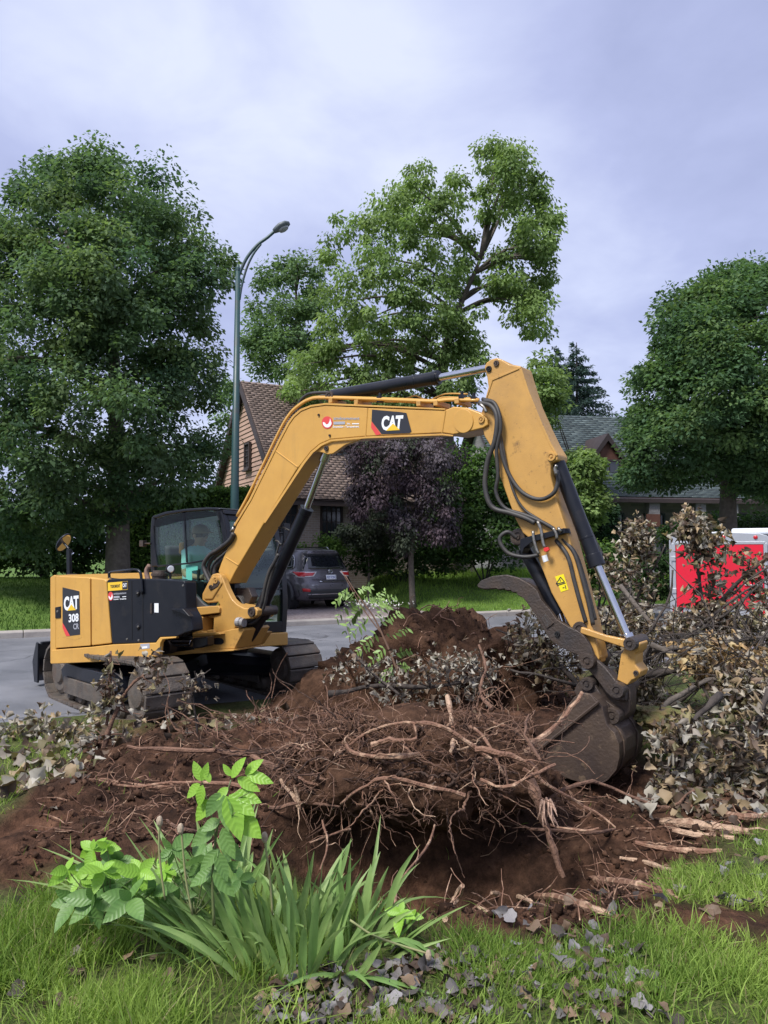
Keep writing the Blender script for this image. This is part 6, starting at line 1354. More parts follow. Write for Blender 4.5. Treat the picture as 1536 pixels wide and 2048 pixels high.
# clipped hedge behind the cab
def hedge():
    a, c = at(255, 1000, 24.5), at(520, 990, 24.5); zt = at(450, 982, 24.5).z; x0, x1 = a.x, c.x; zb = 0.9; Y0 = 24.5; dep = 0.7
    T = thing('hedge', 'clipped green hedge wall behind the cab under the gable', 'hedge', ((x0 + x1) / 2, Y0, zb))
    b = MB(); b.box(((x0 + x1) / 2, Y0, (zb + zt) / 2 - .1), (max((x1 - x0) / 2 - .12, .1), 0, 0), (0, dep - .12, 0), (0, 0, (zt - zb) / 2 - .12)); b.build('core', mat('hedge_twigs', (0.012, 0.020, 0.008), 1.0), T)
    n = 26000; u = RNG.rand(n, 3); pos = np.stack([x0 + (x1 - x0) * u[:, 0], Y0 - dep + 2 * dep * u[:, 1], zb + (zt - zb) * u[:, 2]], 1)
    f = RNG.rand(n); pos[f < 0.7, 1] = Y0 - dep + RNG.rand((f < 0.7).sum()) * 0.15; tp = (f > 0.7); pos[tp, 2] = zt - RNG.rand(tp.sum()) * 0.15
    pos += RNG.normal(size=pos.shape) * 0.045; dr = RNG.normal(size=(n, 3)); dr[:, 2] += 0.5; dr[:, 1] -= 0.4
    pal = np.array(MG + DG[:2]); cc = pal[RNG.choice(len(pal), n)] * RNG.uniform(0.7, 1.3, (n, 1))
    V, F_, C_ = scatter(QT, QF, pos, frames(dr), 0.11 * RNG.uniform(0.6, 1.3, n), cc); tag(np_mesh('foliage', V, F_, LEAF, T, C_), kind='stuff')
hedge()
# tufts on the far lawn: rough grass, mown grass and white flowers
def far_grass():
    n = 52000; e = RNG.uniform(-6, 26, n); d = RNG.uniform(0.22, 7.5, n) ** 1.0
    keep = ~((e > DRV0 - 0.1) & (e < DRV1 + 0.1)); e, d = e[keep], d[keep]; n = len(e)
    X = C0.x + E.x * e + M_.x * d; Y = C0.y + E.y * e + M_.y * d; Z = zlawn(e, d) - 0.01
    rough = smooth((d - 3.0) / 2.0) * (e > 9); h = 0.05 + 0.05 * RNG.rand(n) + rough * 0.22 * RNG.rand(n)
    dr = RNG.normal(size=(n, 3)) * 0.35; dr[:, 2] = 1
    patch = np.clip(0.5 + 0.9 * fbm(e * 0.9, d * 0.9, 3, 2), 0, 1)[:, None]
    right = (e > 9)[:, None]
    ca = np.where(right, np.array([0.15, 0.265, 0.042]), np.array([0.050, 0.105, 0.024])); cb_ = np.where(right, np.array([0.23, 0.35, 0.08]), np.array([0.075, 0.14, 0.03]))
    cc = (ca * (1 - patch) + cb_ * patch) * RNG.uniform(0.75, 1.25, (n, 1))
    BT = np.array([[-0.5, 0, 0], [0.5, 0, 0], [0.12, 1, 0.25], [-0.12, 1, 0.25]]); sc = np.stack([np.full(n, 0.022), h, h], 1)
    V, F_, C_ = scatter(BT, QF, np.stack([X, Y, Z], 1), frames(dr), sc, cc); tag(np_mesh('lawn_grass', V, F_, LEAF, None, C_), 'mown and rough grass of the lawn across the street', 'grass', kind='stuff')
    n = 150; c = on_ground(748, 1180, 0.75); P = np.stack([c.x + RNG.normal(size=n) * 0.35, c.y + RNG.normal(size=n) * 0.5, np.zeros(n)], 1)
    P[:, 2] = [zl(p) + 0.22 + 0.15 * RNG.rand() for p in P]
    V, F_, C_ = scatter(QT, QF, P, frames(RNG.normal(size=(n, 3))), 0.07 * RNG.uniform(0.7, 1.3, n), np.tile([0.75, 0.75, 0.72], (n, 1))); tag(np_mesh('white_flowers', V, F_, LEAFD, None, C_), 'patch of small white flowers in the grass beside the car', 'flowers', kind='stuff')
far_grass()

# ================================================================== EARTH, ROOTS, BRUSH, NEAR PLANTS
from mathutils import noise as mnoise
SOIL = mat('loose_soil', (0.030, 0.016, 0.010), 0.95, col2=(0.092, 0.050, 0.031), vscale=9, bump=1.0, bscale=45, spec=0.1)
ROOT = mat('root_bark', (0.19, 0.098, 0.062), 0.8, col2=(0.52, 0.35, 0.235), vscale=11, bump=0.8, bscale=60, thr=(0.50, 0.68))
ROOTD = mat('dark_root', (0.085, 0.044, 0.029), 0.85, col2=(0.22, 0.122, 0.080), vscale=12, bump=0.8, bscale=60)
PALE = mat('split_wood', (0.46, 0.315, 0.215), 0.8, col2=(0.22, 0.125, 0.08), vscale=14, bump=0.8, bscale=90, thr=(0.48, 0.66))
ROOTC = mat('soil_caked_root', (0.045, 0.024, 0.016), 0.95, col2=(0.16, 0.085, 0.055), vscale=16, bump=1.0, bscale=50, thr=(0.5, 0.7))
TWIG = mat('twig_bark', (0.030, 0.023, 0.020), 0.85, col2=(0.070, 0.056, 0.047), vscale=12, bump=0.5, bscale=50)
def lump(centre, rad, amp, freq, seed, sub=5, zmin=None):
    bm = bmesh.new(); bmesh.ops.create_icosphere(bm, subdivisions=sub, radius=1.0); c = Vector(centre)
    for v in bm.verts:
        d = v.co.normalized(); q = Vector((d.x * rad[0], d.y * rad[1], d.z * rad[2]))
        n = mnoise.fractal(q * freq + Vector((seed, 0, 0)), 0.9, 2.1, 5) ; n2 = mnoise.noise(q * freq * 5 + Vector((0, seed, 0)))
        q = q * (1 + amp * n + amp * 0.22 * n2); q += c
        if zmin is not None and q.z < zmin: q.z = zmin
        v.co = q
    b = MB(); bm.verts.ensure_lookup_table(); vs = [v.co.copy() for v in bm.verts]; fs = [tuple(v.index for v in f.verts) for f in bm.faces]; bm.free(); b.add(vs, fs); return b
# ---- heap of soil behind
HP = (0.62, 8.55); b = lump((HP[0], HP[1], 0.0), (1.26, 0.95, 0.98), 0.34, 1.9, 4.0, 6, -0.15); HEAPV = b.v; o = b.build('soil_heap', SOIL, smooth_=True)
tag(o, 'heap of brown soil between the excavator and its raised thumb', 'soil heap')
b = lump((-0.55, 8.35, 0.0), (0.7, 0.5, 0.45), 0.25, 2.0, 9.0, 5, -0.1); tag(b.build('soil_heap', SOIL, smooth_=True), 'low soil mound at the left foot of the big soil heap', 'soil heap')
# ---- uprooted stump
RC = Vector((0.17, 5.05, 0.345)); RR = (0.80, 0.56, 0.33)
ST = thing('uprooted_stump', 'uprooted tree stump with tangled torn roots over the pit in front of the bucket', 'stump', (RC.x, RC.y, 0.0))
b = lump(RC, RR, 0.24, 2.6, 2.0, 6); b.build('soil_ball', SOIL, ST, smooth_=True)
def wander(p, d, n, step, wob, grav):
    pts = [Vector(p)]; d = Vector(d).normalized()
    for k in range(n):
        d = (d + Vector((RNG.normal(), RNG.normal(), RNG.normal())) * wob + Vector((0, 0, -grav))).normalized(); pts.append(pts[-1] + d * step)
    return pts
def taper(pts, r0, r1, sub=3, kink=0.5):
    ln = smooth_line(pts, sub); k = len(ln); ln = [p + Vector((RNG.normal(), RNG.normal(), RNG.normal())) * min(r0, .010) * kink for p in ln]
    return ln, [(r0 + (r1 - r0) * i / (k - 1)) * RNG.uniform(.72, 1.28) for i in range(k)]
def root(px, r0, r1, m=ROOT, parent=ST, name='root', n=7):
    """px: (x, y, Y) points of the photograph"""
    ln, rs = taper([at(*p) for p in px], r0, r1); b = MB(); b.tube(ln, rs, n); fk = ln[len(ln) // 2]; d_ = (ln[-1] - ln[0]).normalized()
    for s in (-1, 1): b.tube(taper(wander(fk, d_ + Vector((0, -.3, .7 * s)), 4, .05, .3, .05), r1 * .6, .0015, 2)[0], [r1 * .55 * (1 - i / 10) for i in range(9)], 5)
    return b.build(name, m, parent)
TR = [([(255, 1494, 5.7), (330, 1499, 5.6), (430, 1501, 5.5), (500, 1512, 5.4), (560, 1540, 5.2)], .014, .022, ROOTD), ([(170, 1556, 5.2), (250, 1572, 5.2), (340, 1566, 5.1), (430, 1565, 5.0), (520, 1580, 4.9)], .006, .014, ROOT),
      ([(690, 1494, 4.65), (730, 1470, 4.6), (770, 1452, 4.55), (830, 1444, 4.5), (880, 1452, 4.5), (930, 1480, 4.5), (980, 1520, 4.5)], .007, .015, ROOT), ([(690, 1490, 4.6), (715, 1508, 4.55), (760, 1514, 4.5), (840, 1508, 4.45)], .012, .016, ROOT),
      ([(895, 1392, 5.3), (902, 1440, 5.0), (908, 1490, 4.6), (900, 1505, 4.5)], .020, .010, PALE), ([(940, 1452, 4.8), (970, 1480, 4.5), (1000, 1530, 4.4), (1015, 1570, 4.4)], .010, .006, ROOT),
      ([(680, 1605, 4.5), (720, 1580, 4.4), (770, 1556, 4.35), (840, 1568, 4.3), (930, 1592, 4.3)], .008, .012, ROOT), ([(540, 1620, 4.8), (600, 1605, 4.7), (680, 1612, 4.5)], .012, .006, ROOTD),
      ([(745, 1488, 4.5), (770, 1482, 4.45), (800, 1480, 4.4), (835, 1478, 4.4)], .018, .010, ROOT), ([(950, 1500, 4.45), (1000, 1505, 4.4), (1060, 1530, 4.4), (1085, 1560, 4.4)], .018, .010, ROOT),
      ([(560, 1560, 4.9), (585, 1590, 4.75), (600, 1615, 4.7), (590, 1570, 4.7)], .012, .010, PALE), ([(700, 1660, 4.5), (660, 1670, 4.4), (620, 1690, 4.35)], .009, .005, ROOT),
      ([(1060, 1560, 4.5), (1075, 1600, 4.45), (1090, 1640, 4.45), (1105, 1700, 4.4), (1125, 1752, 4.35)], .034, .014, ROOTD), ([(1080, 1520, 4.5), (1052, 1470, 4.6), (1056, 1430, 4.8)], .010, .006, ROOTD),
      ([(960, 1560, 4.4), (1010, 1575, 4.3), (1060, 1552, 4.3), (1110, 1530, 4.4)], .010, .008, ROOT), ([(1050, 1540, 4.6), (1110, 1580, 4.6), (1170, 1610, 4.7), (1235, 1655, 4.6)], .012, .005, ROOT),
      ([(1040, 1510, 4.9), (1080, 1475, 5.1), (1130, 1432, 5.3), (1165, 1385, 5.4)], .020, .012, ROOT), ([(960, 1290, 6.4), (970, 1340, 6.2), (960, 1390, 6.0), (985, 1420, 5.8)], .010, .014, ROOTD),
      ([(1012, 1480, 4.9), (1080, 1478, 4.9), (1150, 1486, 5.0)], .004, .003, ROOT), ([(1090, 1600, 4.9), (1150, 1570, 5.0), (1200, 1565, 5.1), (1280, 1600, 5.0), (1340, 1612, 5.0), (1390, 1580, 5.1)], .013, .008, ROOTD),
      ([(1100, 1650, 4.4), (1150, 1660, 4.3), (1200, 1655, 4.3)], .008, .005, ROOT), ([(640, 1740, 4.2), (655, 1690, 4.3), (645, 1640, 4.4)], .004, .006, ROOT), ([(790, 1810, 3.7), (800, 1760, 3.8), (850, 1700, 4.1), (870, 1650, 4.4)], .004, .006, ROOT)]
for px, a, c, m_ in TR: root(px, a, c, m_)
# splintered end
sp = MB(); q = at(1092, 1610, 4.38)
for k in range(26):
    a = q + Vector((RNG.uniform(-.03, .03), RNG.uniform(-.03, .02), RNG.uniform(-.05, .05))); d = Vector((RNG.normal() * .02 + .02, RNG.normal() * .02 - .02, -RNG.uniform(.04, .10)))
    sp.tube([a, a + d * .5, a + d], [.007, .006, .001], 5)
sp.build('splintered_wood', mat('fresh_wood', (0.50, 0.33, 0.25), 0.8, col2=(0.32, 0.20, 0.14), vscale=20, bump=.6, bscale=90), ST)
# roots grown over the ball
for k in range(190):
    th = RNG.uniform(math.pi * 0.95, math.pi * 2.05); ph = RNG.uniform(-0.5, 1.1); d = Vector((math.cos(th) * math.cos(ph), math.sin(th) * math.cos(ph), math.sin(ph)))
    p0 = RC + Vector((d.x * RR[0], d.y * RR[1], d.z * RR[2])) * 0.98
    tang = Vector((-d.y * RNG.choice([-1, 1]), 0.15 * RNG.normal() - 0.12, RNG.normal() * 0.35)); dr = d * 0.45 + tang * RNG.uniform(0.3, 1.0)
    wl = wander(p0, dr, RNG.randint(4, 10), RNG.uniform(.045, .085), 0.24, 0.06)
    if k % 3:                                   # most roots lie pressed into the packed soil
        hug = []
        for q in wl:
            e = q - RC; rr_ = math.sqrt((e.x / RR[0]) ** 2 + (e.y / RR[1]) ** 2 + (e.z / RR[2]) ** 2); hug.append(RC + e / rr_ * RNG.uniform(1.0, 1.10))
        wl = hug
    ln, rs = taper(wl, RNG.uniform(.003, .005 + .010 * RNG.rand() ** 2), .002); b = MB(); b.tube(ln, rs, 6); b.build('root', (ROOT, ROOTD, ROOTD, ROOTC, PALE if k % 4 == 0 else ROOTC)[k % 5], ST)
def hairs(name, parent, starts, m, nseg=(4, 8), step=(.025, .06), r=(.0014, .0036), grav=.12, wob=.45):
    b = MB()
    for p0, d in starts:
        pts = wander(p0, d, RNG.randint(*nseg), RNG.uniform(*step), wob, grav); k = len(pts); r0 = RNG.uniform(*r); b.tube(pts, [r0 * (1 - .6 * i / k) for i in range(k)], 4, False)
    o = b.build(name, m, parent, normals=False); return tag(o, kind='stuff')
st_ = []
for k in range(760):
    th = RNG.uniform(math.pi * 0.9, math.pi * 2.1); ph = RNG.uniform(-.55, 1.2); d = Vector((math.cos(th) * math.cos(ph), math.sin(th) * math.cos(ph), math.sin(ph)))
    st_.append((RC + Vector((d.x * RR[0], d.y * RR[1], d.z * RR[2])) * RNG.uniform(.9, 1.08), d * .5 + Vector((RNG.normal(), RNG.normal(), RNG.normal())) * .6))
hairs('fine_roots', ST, st_[:420], ROOTD); hairs('fine_roots', ST, st_[420:], ROOT, r=(.001, .0026))
# fine roots, sticks and shreds lying about the torn ground
def dug_points(n, poly, z0=0.1):
    out = []; xs = [p[0] for p in poly]; ys = [p[1] for p in poly]
    while len(out) < n:
        x, y = RNG.uniform(min(xs), max(xs)), RNG.uniform(min(ys), max(ys))
        if inpoly(np.array([x]), np.array([y]), poly)[0]:
            p = on_ground(x, y, z0)
            if 2.2 < p.y < 9.5 and dcoord(p.x, p.y) < -ROAD_W and (RNG.rand() < .12 or ((p.x - .22) / .98) ** 2 + ((p.y - 4.32) / .66) ** 2 > 1): out.append(p)
    P = np.array([tuple(p) for p in out]); P[:, 2] = G(P[:, 0], P[:, 1]); return P
DZ = [(60, 1700), (150, 1520), (300, 1450), (620, 1400), (760, 1340), (1040, 1330), (1180, 1380), (1300, 1470), (1500, 1580), (1500, 1650), (1330, 1730), (1250, 1840), (900, 1860), (640, 1740), (280, 1700)]
P = dug_points(950, DZ); tag(hairs('root_litter', None, [(Vector(p) + Z1 * .01, Vector((RNG.normal(), RNG.normal(), .25))) for p in P], ROOT, (3, 6), (.03, .07), (.0015, .0045), .06, .35), 'thin torn rootlets scattered over the dug soil', 'root litter')
P = dug_points(170, [(300, 1450), (620, 1400), (760, 1340), (1000, 1350), (1000, 1420), (700, 1470), (560, 1560), (400, 1530)]); tag(hairs('root_litter', None, [(Vector(p) + Z1 * .015, Vector((RNG.normal(), RNG.normal(), .35))) for p in P], ROOTD, (4, 8), (.05, .10), (.003, .009), .05, .3), 'dark torn roots matted over the soil beside the tracks', 'root litter')
CL = np.array([[0, 0, 1], [.9, 0, .1], [.3, .85, .2], [-.7, .55, 0], [-.75, -.5, .15], [.25, -.9, .05], [0, 0, -.7]]); CLF = np.array([[0, 1, 2], [0, 2, 3], [0, 3, 4], [0, 4, 5], [0, 5, 1], [6, 2, 1], [6, 3, 2], [6, 4, 3], [6, 5, 4], [6, 1, 5]])
P = np.concatenate([dug_points(8500, [(-60, 1720)] + DZ + [(40, 1760)]), np.array([tuple(RC + Vector((math.cos(a) * math.cos(h) * RR[0], math.sin(a) * math.cos(h) * RR[1], math.sin(h) * RR[2])) * 1.02) for a, h in zip(RNG.uniform(2.9, 6.5, 900), RNG.uniform(-.5, 1.2, 900))])]); n = len(P); sz = (.004 + .030 * RNG.rand(n) ** 6)[:, None] * RNG.uniform(.5, 1.5, (n, 3)); cc = np.array([[.062, .034, .022]]) * RNG.uniform(.35, 1.9, (n, 1))
V, F_, C_ = scatter(CL, CLF, P + np.array([0, 0, .004]), frames(RNG.normal(size=(n, 3))), sz, cc); tag(np_mesh('soil_clods', V, F_, mat('clod', (.07, .04, .025), .95, attr='col', var=.3, vscale=30, bump=.6, bscale=80, spec=.1), None, C_), 'small crumbled clods strewn over the dug soil', 'soil', kind='stuff')
# ---- broken roots and split wood on the ground, each a thing
WOODS = [('long pale split root lying nearest the pit, lower of the crossed pair', [(1045, 1797), (1105, 1800), (1170, 1820), (1242, 1843)], .020, ROOT), ('thinner split root crossing over the long pale one beside the pit', [(1088, 1776), (1130, 1800), (1180, 1820), (1228, 1835)], .014, PALE),
         ('short root stub pointing left beside the pit edge', [(983, 1788), (1030, 1796), (1062, 1806)], .014, PALE), ('ragged bark strip standing at the pit edge near the irises', [(890, 1842), (905, 1815), (918, 1790), (925, 1775)], .016, PALE),
         ('pale broken root in the middle of the right hand soil', [(1155, 1758), (1215, 1768), (1280, 1778), (1345, 1790)], .020, ROOT), ('thin root above the pale one on the right hand soil', [(1240, 1718), (1290, 1728), (1330, 1742), (1362, 1752)], .013, PALE),
         ('thick pale splintered plank at the edge of the right hand grass', [(1322, 1648), (1380, 1655), (1440, 1664), (1498, 1668)], .026, PALE), ('second splintered plank just below the thick pale one', [(1345, 1664), (1400, 1676), (1470, 1680)], .018, PALE),
         ('brown root under the splintered planks', [(1270, 1688), (1330, 1702), (1400, 1708), (1445, 1704)], .016, ROOT), ('weathered root at the right edge above the planks', [(1380, 1618), (1430, 1630), (1490, 1640), (1560, 1636)], .022, ROOT),
         ('bent twig root between pit and right hand grass', [(1290, 1738), (1300, 1765), (1330, 1785), (1360, 1800)], .009, ROOT), ('forked root lying left of the wilted branch', [(1060, 1660), (1120, 1664), (1190, 1668), (1230, 1660)], .011, ROOTD),
         ('small curl of bark at the lower pit rim', [(955, 1815), (985, 1835), (1020, 1850)], .012, PALE), ('torn root in the soil left of the bright sapling', [(200, 1560), (260, 1572), (330, 1578), (395, 1574)], .013, ROOT),
         ('root poking from the soil below the left mound', [(330, 1640), (360, 1660), (420, 1668), (480, 1660)], .010, ROOTD), ('grey root on the dug strip left of the soil heap', [(620, 1420), (680, 1428), (740, 1424), (800, 1410)], .016, ROOTD)]
for lab, px, r, m_ in WOODS:
    pts = []
    for i, (x, y) in enumerate(px):
        p = on_ground(x, y, 0.05)
        for _ in range(4): p = on_ground(x, y, g1(p.x, p.y))
        pts.append(p + Z1 * r * (0.8 if i not in (0, len(px) - 1) else 0.5))
    ln = smooth_line(pts, 5); k = len(ln); b = MB(); b.tube(ln, [r * (0.65 + .5 * math.sin(math.pi * (i + 1) / (k + 1))) * RNG.uniform(.8, 1.15) for i in range(k)], 7)
    for s in range(7):
        q = ln[RNG.randint(k)]; d = (ln[-1] - ln[0]).normalized() * RNG.uniform(.05, .12) * RNG.choice([-1, 1]) + Vector((0, 0, RNG.uniform(-.005, .02))); b.tube([q + Z1 * r * .6, q + d * .5 + Z1 * r * .9, q + d + Z1 * r * .4], [r * .28, r * .22, r * .05], 4)
    tag(b.build('broken_root', m_, smooth_=False), lab, 'broken root', 'broken roots on the dug soil')

# ---- wilted leaves
def maple_template(curl, fold):
    out = [(0, 0), (.20, -.08), (.38, -.02), (.43, .14), (.54, .34), (.49, .46), (.40, .64), (.26, .68), (.12, .84), (0, .95)]
    pts = out + [(-x, y) for x, y in out[-2:0:-1]]; v = []
    for x, y in [(0, .38)] + pts:
        z = curl * (x * x * 1.6 - (y - .4) ** 2 * .9) + fold * abs(x) + .05 * math.sin(9 * x + 5 * y) ; v.append((x, y, z))
    n = len(pts); return np.array(v), np.array([[0, 1 + i, 1 + (i + 1) % n] for i in range(n)])
def crumple_template(curl, fold):
    pts = [(0, 0), (.40, .08), (.46, .48), (.2, .62), (0, 1.0), (-.2, .62), (-.46, .48), (-.40, .08)]; v = [(0, .4, .02)]
    for x, y in pts: v.append((x, y, curl * (x * x * 1.8 - (y - .4) ** 2 * .9) + fold * abs(x) + .09 * math.sin(8 * x + 6 * y)))
    n = len(pts); return np.array(v), np.array([[0, 1 + i, 1 + (i + 1) % n] for i in range(n)])
LMAT = objcol_leafmat('wilted_leaf', 0.22); SMAT = leafmat('wilted_leaf_mass', 0.22, 0.65)
LMESH = []
for cu, fo in ((1.2, -.35), (-1.3, .4), (1.8, .1), (-.9, -.6), (.45, -.12), (-.4, .15), (.25, .22)):
    tv, tf = maple_template(cu, fo); me = bpy.data.meshes.new('leaf'); me.from_pydata([tuple(v) for v in tv], [], [tuple(f) for f in tf]); me.materials.append(LMAT); me.polygons.foreach_set('use_smooth', [True] * len(me.polygons)); LMESH.append(me)
CT = [maple_template(1.1, -.45), maple_template(-1.2, .5), maple_template(1.5, .1)]
WIL = np.array([(.23, .20, .165), (.36, .325, .265), (.15, .105, .072), (.085, .056, .038), (.19, .165, .085), (.32, .24, .145), (.055, .040, .030), (.38, .355, .30)])
GREYL = np.array([(.20, .185, .18), (.28, .265, .27), (.135, .12, .115), (.085, .068, .060), (.20, .135, .09), (.25, .175, .11), (.09, .06, .045)])
GOLD = np.array([(.40, .27, .13), (.33, .22, .11), (.46, .36, .20), (.26, .17, .09), (.30, .27, .22)])
def place_leaf(parent, pos, R, s, col, name='leaf'):
    o = bpy.data.objects.new(name, LMESH[4 + RNG.randint(3) if name == 'fallen_leaf' else RNG.randint(4)]); COL.objects.link(o)
    M = Matrix([[R[i][j] * s for j in range(3)] + [0] for i in range(3)] + [[0, 0, 0, 1]])
    M.translation = Vector(pos) - (ORG[parent] if parent is not None else Vector()); o.matrix_basis = M
    if parent is not None: o.parent = parent
    o.color = (*col, 1); ORG[o] = Vector(pos); return o
def leaf_dirs(n, droop): 
    d = RNG.normal(size=(n, 3)); d[:, 2] = d[:, 2] * .5 - droop; return d
def bough(label, paths, polys, pal, nleaf, nobj, size=.07, droop=.9, crad=.075, Yof=None, twigs=16, m=TWIG, group='felled branches with wilted leaves', dh=.35, r=.03):
    """paths: lists of (x, y, Y) for the wood; polys: ([outline], Y) regions the wilted sprays fill"""
    p0 = at(*paths[0][0]); T = thing('felled_branch', label, 'branch', (p0.x, p0.y, min(p0.z, .3)), group); lines = []
    for i, px in enumerate(paths):
        ln, rs = taper([at(*q) for q in px], r * (1 if i == 0 else .6), r * .3); b = MB(); b.tube(ln, rs, 7); b.build('bough', m, T, smooth_=True); lines += ln
    cens = []
    for poly, Y0 in polys:
        k = max(int(nleaf * 1.0 / len(polys) / 8), 2); cens.append(poly_centres(poly, k, Y0, dh, 40, 0, .5))
    cen = np.concatenate(cens); tw = MB()
    for c in cen[:twigs * 3]:
        c = Vector(c); q = min(lines, key=lambda z: (z - c).length); 
        if (q - c).length < 1.6: tw.tube([q, (q + c) / 2 + Vector((RNG.normal(), RNG.normal(), RNG.normal())) * .05, c], [.008, .006, .003], 5, False)
    tag(tw.build('twigs', m, T, normals=False), kind='stuff')
    idx = RNG.randint(len(cen), size=nleaf); pos = cen[idx] + RNG.normal(size=(nleaf, 3)) * crad * np.array([1, 1, .9]); pos[:, 2] = np.maximum(pos[:, 2], .06)
    R = frames(leaf_dirs(nleaf, droop), RNG.normal(size=(nleaf, 3))); sz = size * .86 * RNG.uniform(.45, 1.2, nleaf)[:, None] * np.stack([RNG.uniform(.4, 1.0, nleaf), np.ones(nleaf), RNG.uniform(.8, 1.6, nleaf)], 1); cc = pal[RNG.randint(len(pal), size=nleaf)] * RNG.uniform(.85, 1.35, (nleaf, 1))
    order = np.argsort(pos[:, 1])                        # the nearest leaves as single parts
    for i in order[:nobj]: place_leaf(T, pos[i], R[i] * sz[i][None, :], 1.0, cc[i])
    rest = order[nobj:]; Vs, Fs, Cs, o = [], [], [], 0
    for k in range(3):
        s = rest[k::3]; V, F_, C_ = scatter(CT[k][0], CT[k][1], pos[s], R[s], sz[s], cc[s]); Vs.append(V); Fs.append(F_ + o); Cs.append(C_); o += len(V)
    tag(np_mesh('wilted_leaves', np.concatenate(Vs), np.concatenate(Fs), SMAT, T, np.concatenate(Cs), True), kind='stuff')
    return T
bough('wilted pale branch top standing left of the red trailer', [[(1290, 1330, 9.0), (1265, 1230, 9.0), (1262, 1140, 9.0), (1268, 1045, 9.0)], [(1265, 1210, 9), (1300, 1150, 9), (1330, 1090, 9)]], [([(1185, 1250), (1205, 1130), (1250, 1095), (1300, 1100), (1318, 1130), (1300, 1200), (1285, 1260)], 9.0), ([(1255, 1095), (1258, 1060), (1275, 1045), (1292, 1075), (1290, 1100)], 9.0)], WIL, 1000, 40, .08)
bough('tall wilted branch sticking up in front of the red trailer', [[(1440, 1380, 7.8), (1420, 1270, 7.8), (1400, 1170, 7.8), (1390, 1060, 7.8)], [(1300, 1400, 7.6), (1360, 1290, 7.6), (1450, 1230, 7.6), (1540, 1150, 7.6)], [(1480, 1330, 7.2), (1470, 1240, 7.2), (1500, 1180, 7.2)], [(1230, 1330, 7.6), (1300, 1260, 7.7), (1340, 1190, 7.8), (1345, 1140, 7.8)], [(1500, 1360, 7.0), (1530, 1270, 7.0), (1570, 1210, 7.0)], [(1320, 1300, 7.8), (1400, 1250, 7.8), (1470, 1180, 7.8), (1560, 1120, 7.8)], [(1380, 1270, 7.6), (1450, 1210, 7.6), (1560, 1140, 7.6)]], [([(1358, 1050), (1375, 1032), (1405, 1036), (1425, 1070), (1440, 1100), (1400, 1100), (1375, 1085)], 7.8), ([(1370, 1100), (1425, 1090), (1440, 1150), (1450, 1220), (1420, 1280), (1330, 1300), (1340, 1260), (1390, 1210), (1395, 1150)], 7.8)], WIL, 800, 50, .08)
bough('sparse brown leaved branch reaching over the trailer door', [[(1400, 1260, 8.2), (1470, 1170, 8.2), (1545, 1110, 8.2), (1600, 1080, 8.2)]], [([(1445, 1130), (1460, 1095), (1500, 1100), (1540, 1110), (1536, 1160), (1500, 1165)], 8.2), ([(1500, 1200), (1560, 1160), (1560, 1220), (1510, 1230)], 8.2)], WIL[2:7], 190, 16, .08)
bough('thick mass of wilted foliage under the red trailer', [[(1180, 1320, 7.6), (1290, 1300, 7.5), (1400, 1290, 7.4), (1560, 1270, 7.4)], [(1240, 1170, 8.2), (1330, 1280, 7.6), (1440, 1370, 7.0)]], [([(1290, 1300), (1330, 1240), (1420, 1230), (1560, 1200), (1600, 1260), (1560, 1330), (1400, 1320)], 7.8), ([(1180, 1310), (1200, 1220), (1290, 1220), (1320, 1300), (1240, 1340)], 8.2)], WIL, 2800, 60, .07, r=.045, m=BARK)
bough('golden brown leaved branch across the middle of the brush heap', [[(1290, 1350, 7.0), (1380, 1335, 6.9), (1460, 1345, 6.8), (1580, 1350, 6.8)]], [([(1345, 1310), (1380, 1280), (1460, 1290), (1540, 1300), (1560, 1350), (1480, 1370), (1380, 1350)], 6.9)], GOLD, 700, 60, .075)
bough('grey leaved branch at the right edge of the brush heap', [[(1330, 1420, 6.6), (1400, 1370, 6.5), (1450, 1355, 6.4), (1600, 1370, 6.4)]], [([(1430, 1360), (1500, 1340), (1590, 1350), (1590, 1430), (1480, 1420)], 6.4)], WIL, 900, 60, .075, r=.035, m=BARK)
bough('pale drooping branch low at the right edge near the grass', [[(1540, 1380, 5.7), (1510, 1450, 5.6), (1480, 1520, 5.5), (1440, 1580, 5.5)], [(1500, 1480, 5.5), (1560, 1450, 5.5)]], [([(1400, 1520), (1420, 1470), (1500, 1430), (1590, 1420), (1590, 1520), (1500, 1570), (1430, 1570)], 5.6)], WIL[[0, 5, 4, 5, 7, 3, 2, 6]], 480, 70, .07)
bough('pale hanging leaf cluster right of the bucket', [[(1440, 1390, 5.9), (1400, 1430, 5.7), (1360, 1490, 5.5), (1330, 1560, 5.4)]], [([(1285, 1520), (1310, 1470), (1370, 1420), (1420, 1430), (1400, 1520), (1360, 1590), (1320, 1590)], 5.5)], WIL[[0, 5, 3, 4, 5, 7, 2, 6]], 300, 70, .07)
bough('dry branch behind the thumb between soil heap and stick', [[(1180, 1400, 7.6), (1120, 1330, 7.8), (1060, 1290, 8.0), (990, 1260, 8.0)], [(1150, 1370, 7.4), (1080, 1350, 7.4), (1020, 1340, 7.4)]], [([(1010, 1320), (1030, 1250), (1060, 1225), (1130, 1260), (1170, 1330), (1120, 1380), (1050, 1350)], 8.0)], WIL, 480, 40, .08)
bough('grey white leaved branch lying at the foot of the soil heap', [[(660, 1390, 7.3), (760, 1370, 7.2), (860, 1375, 7.1), (980, 1350, 7.2)], [(700, 1300, 7.6), (760, 1360, 7.2), (800, 1390, 7.0)]], [([(665, 1370), (690, 1310), (760, 1310), (800, 1330), (900, 1310), (1000, 1300), (1010, 1370), (900, 1400), (760, 1395)], 7.3)], WIL[[0, 1, 2, 6, 7]], 600, 60, .06)
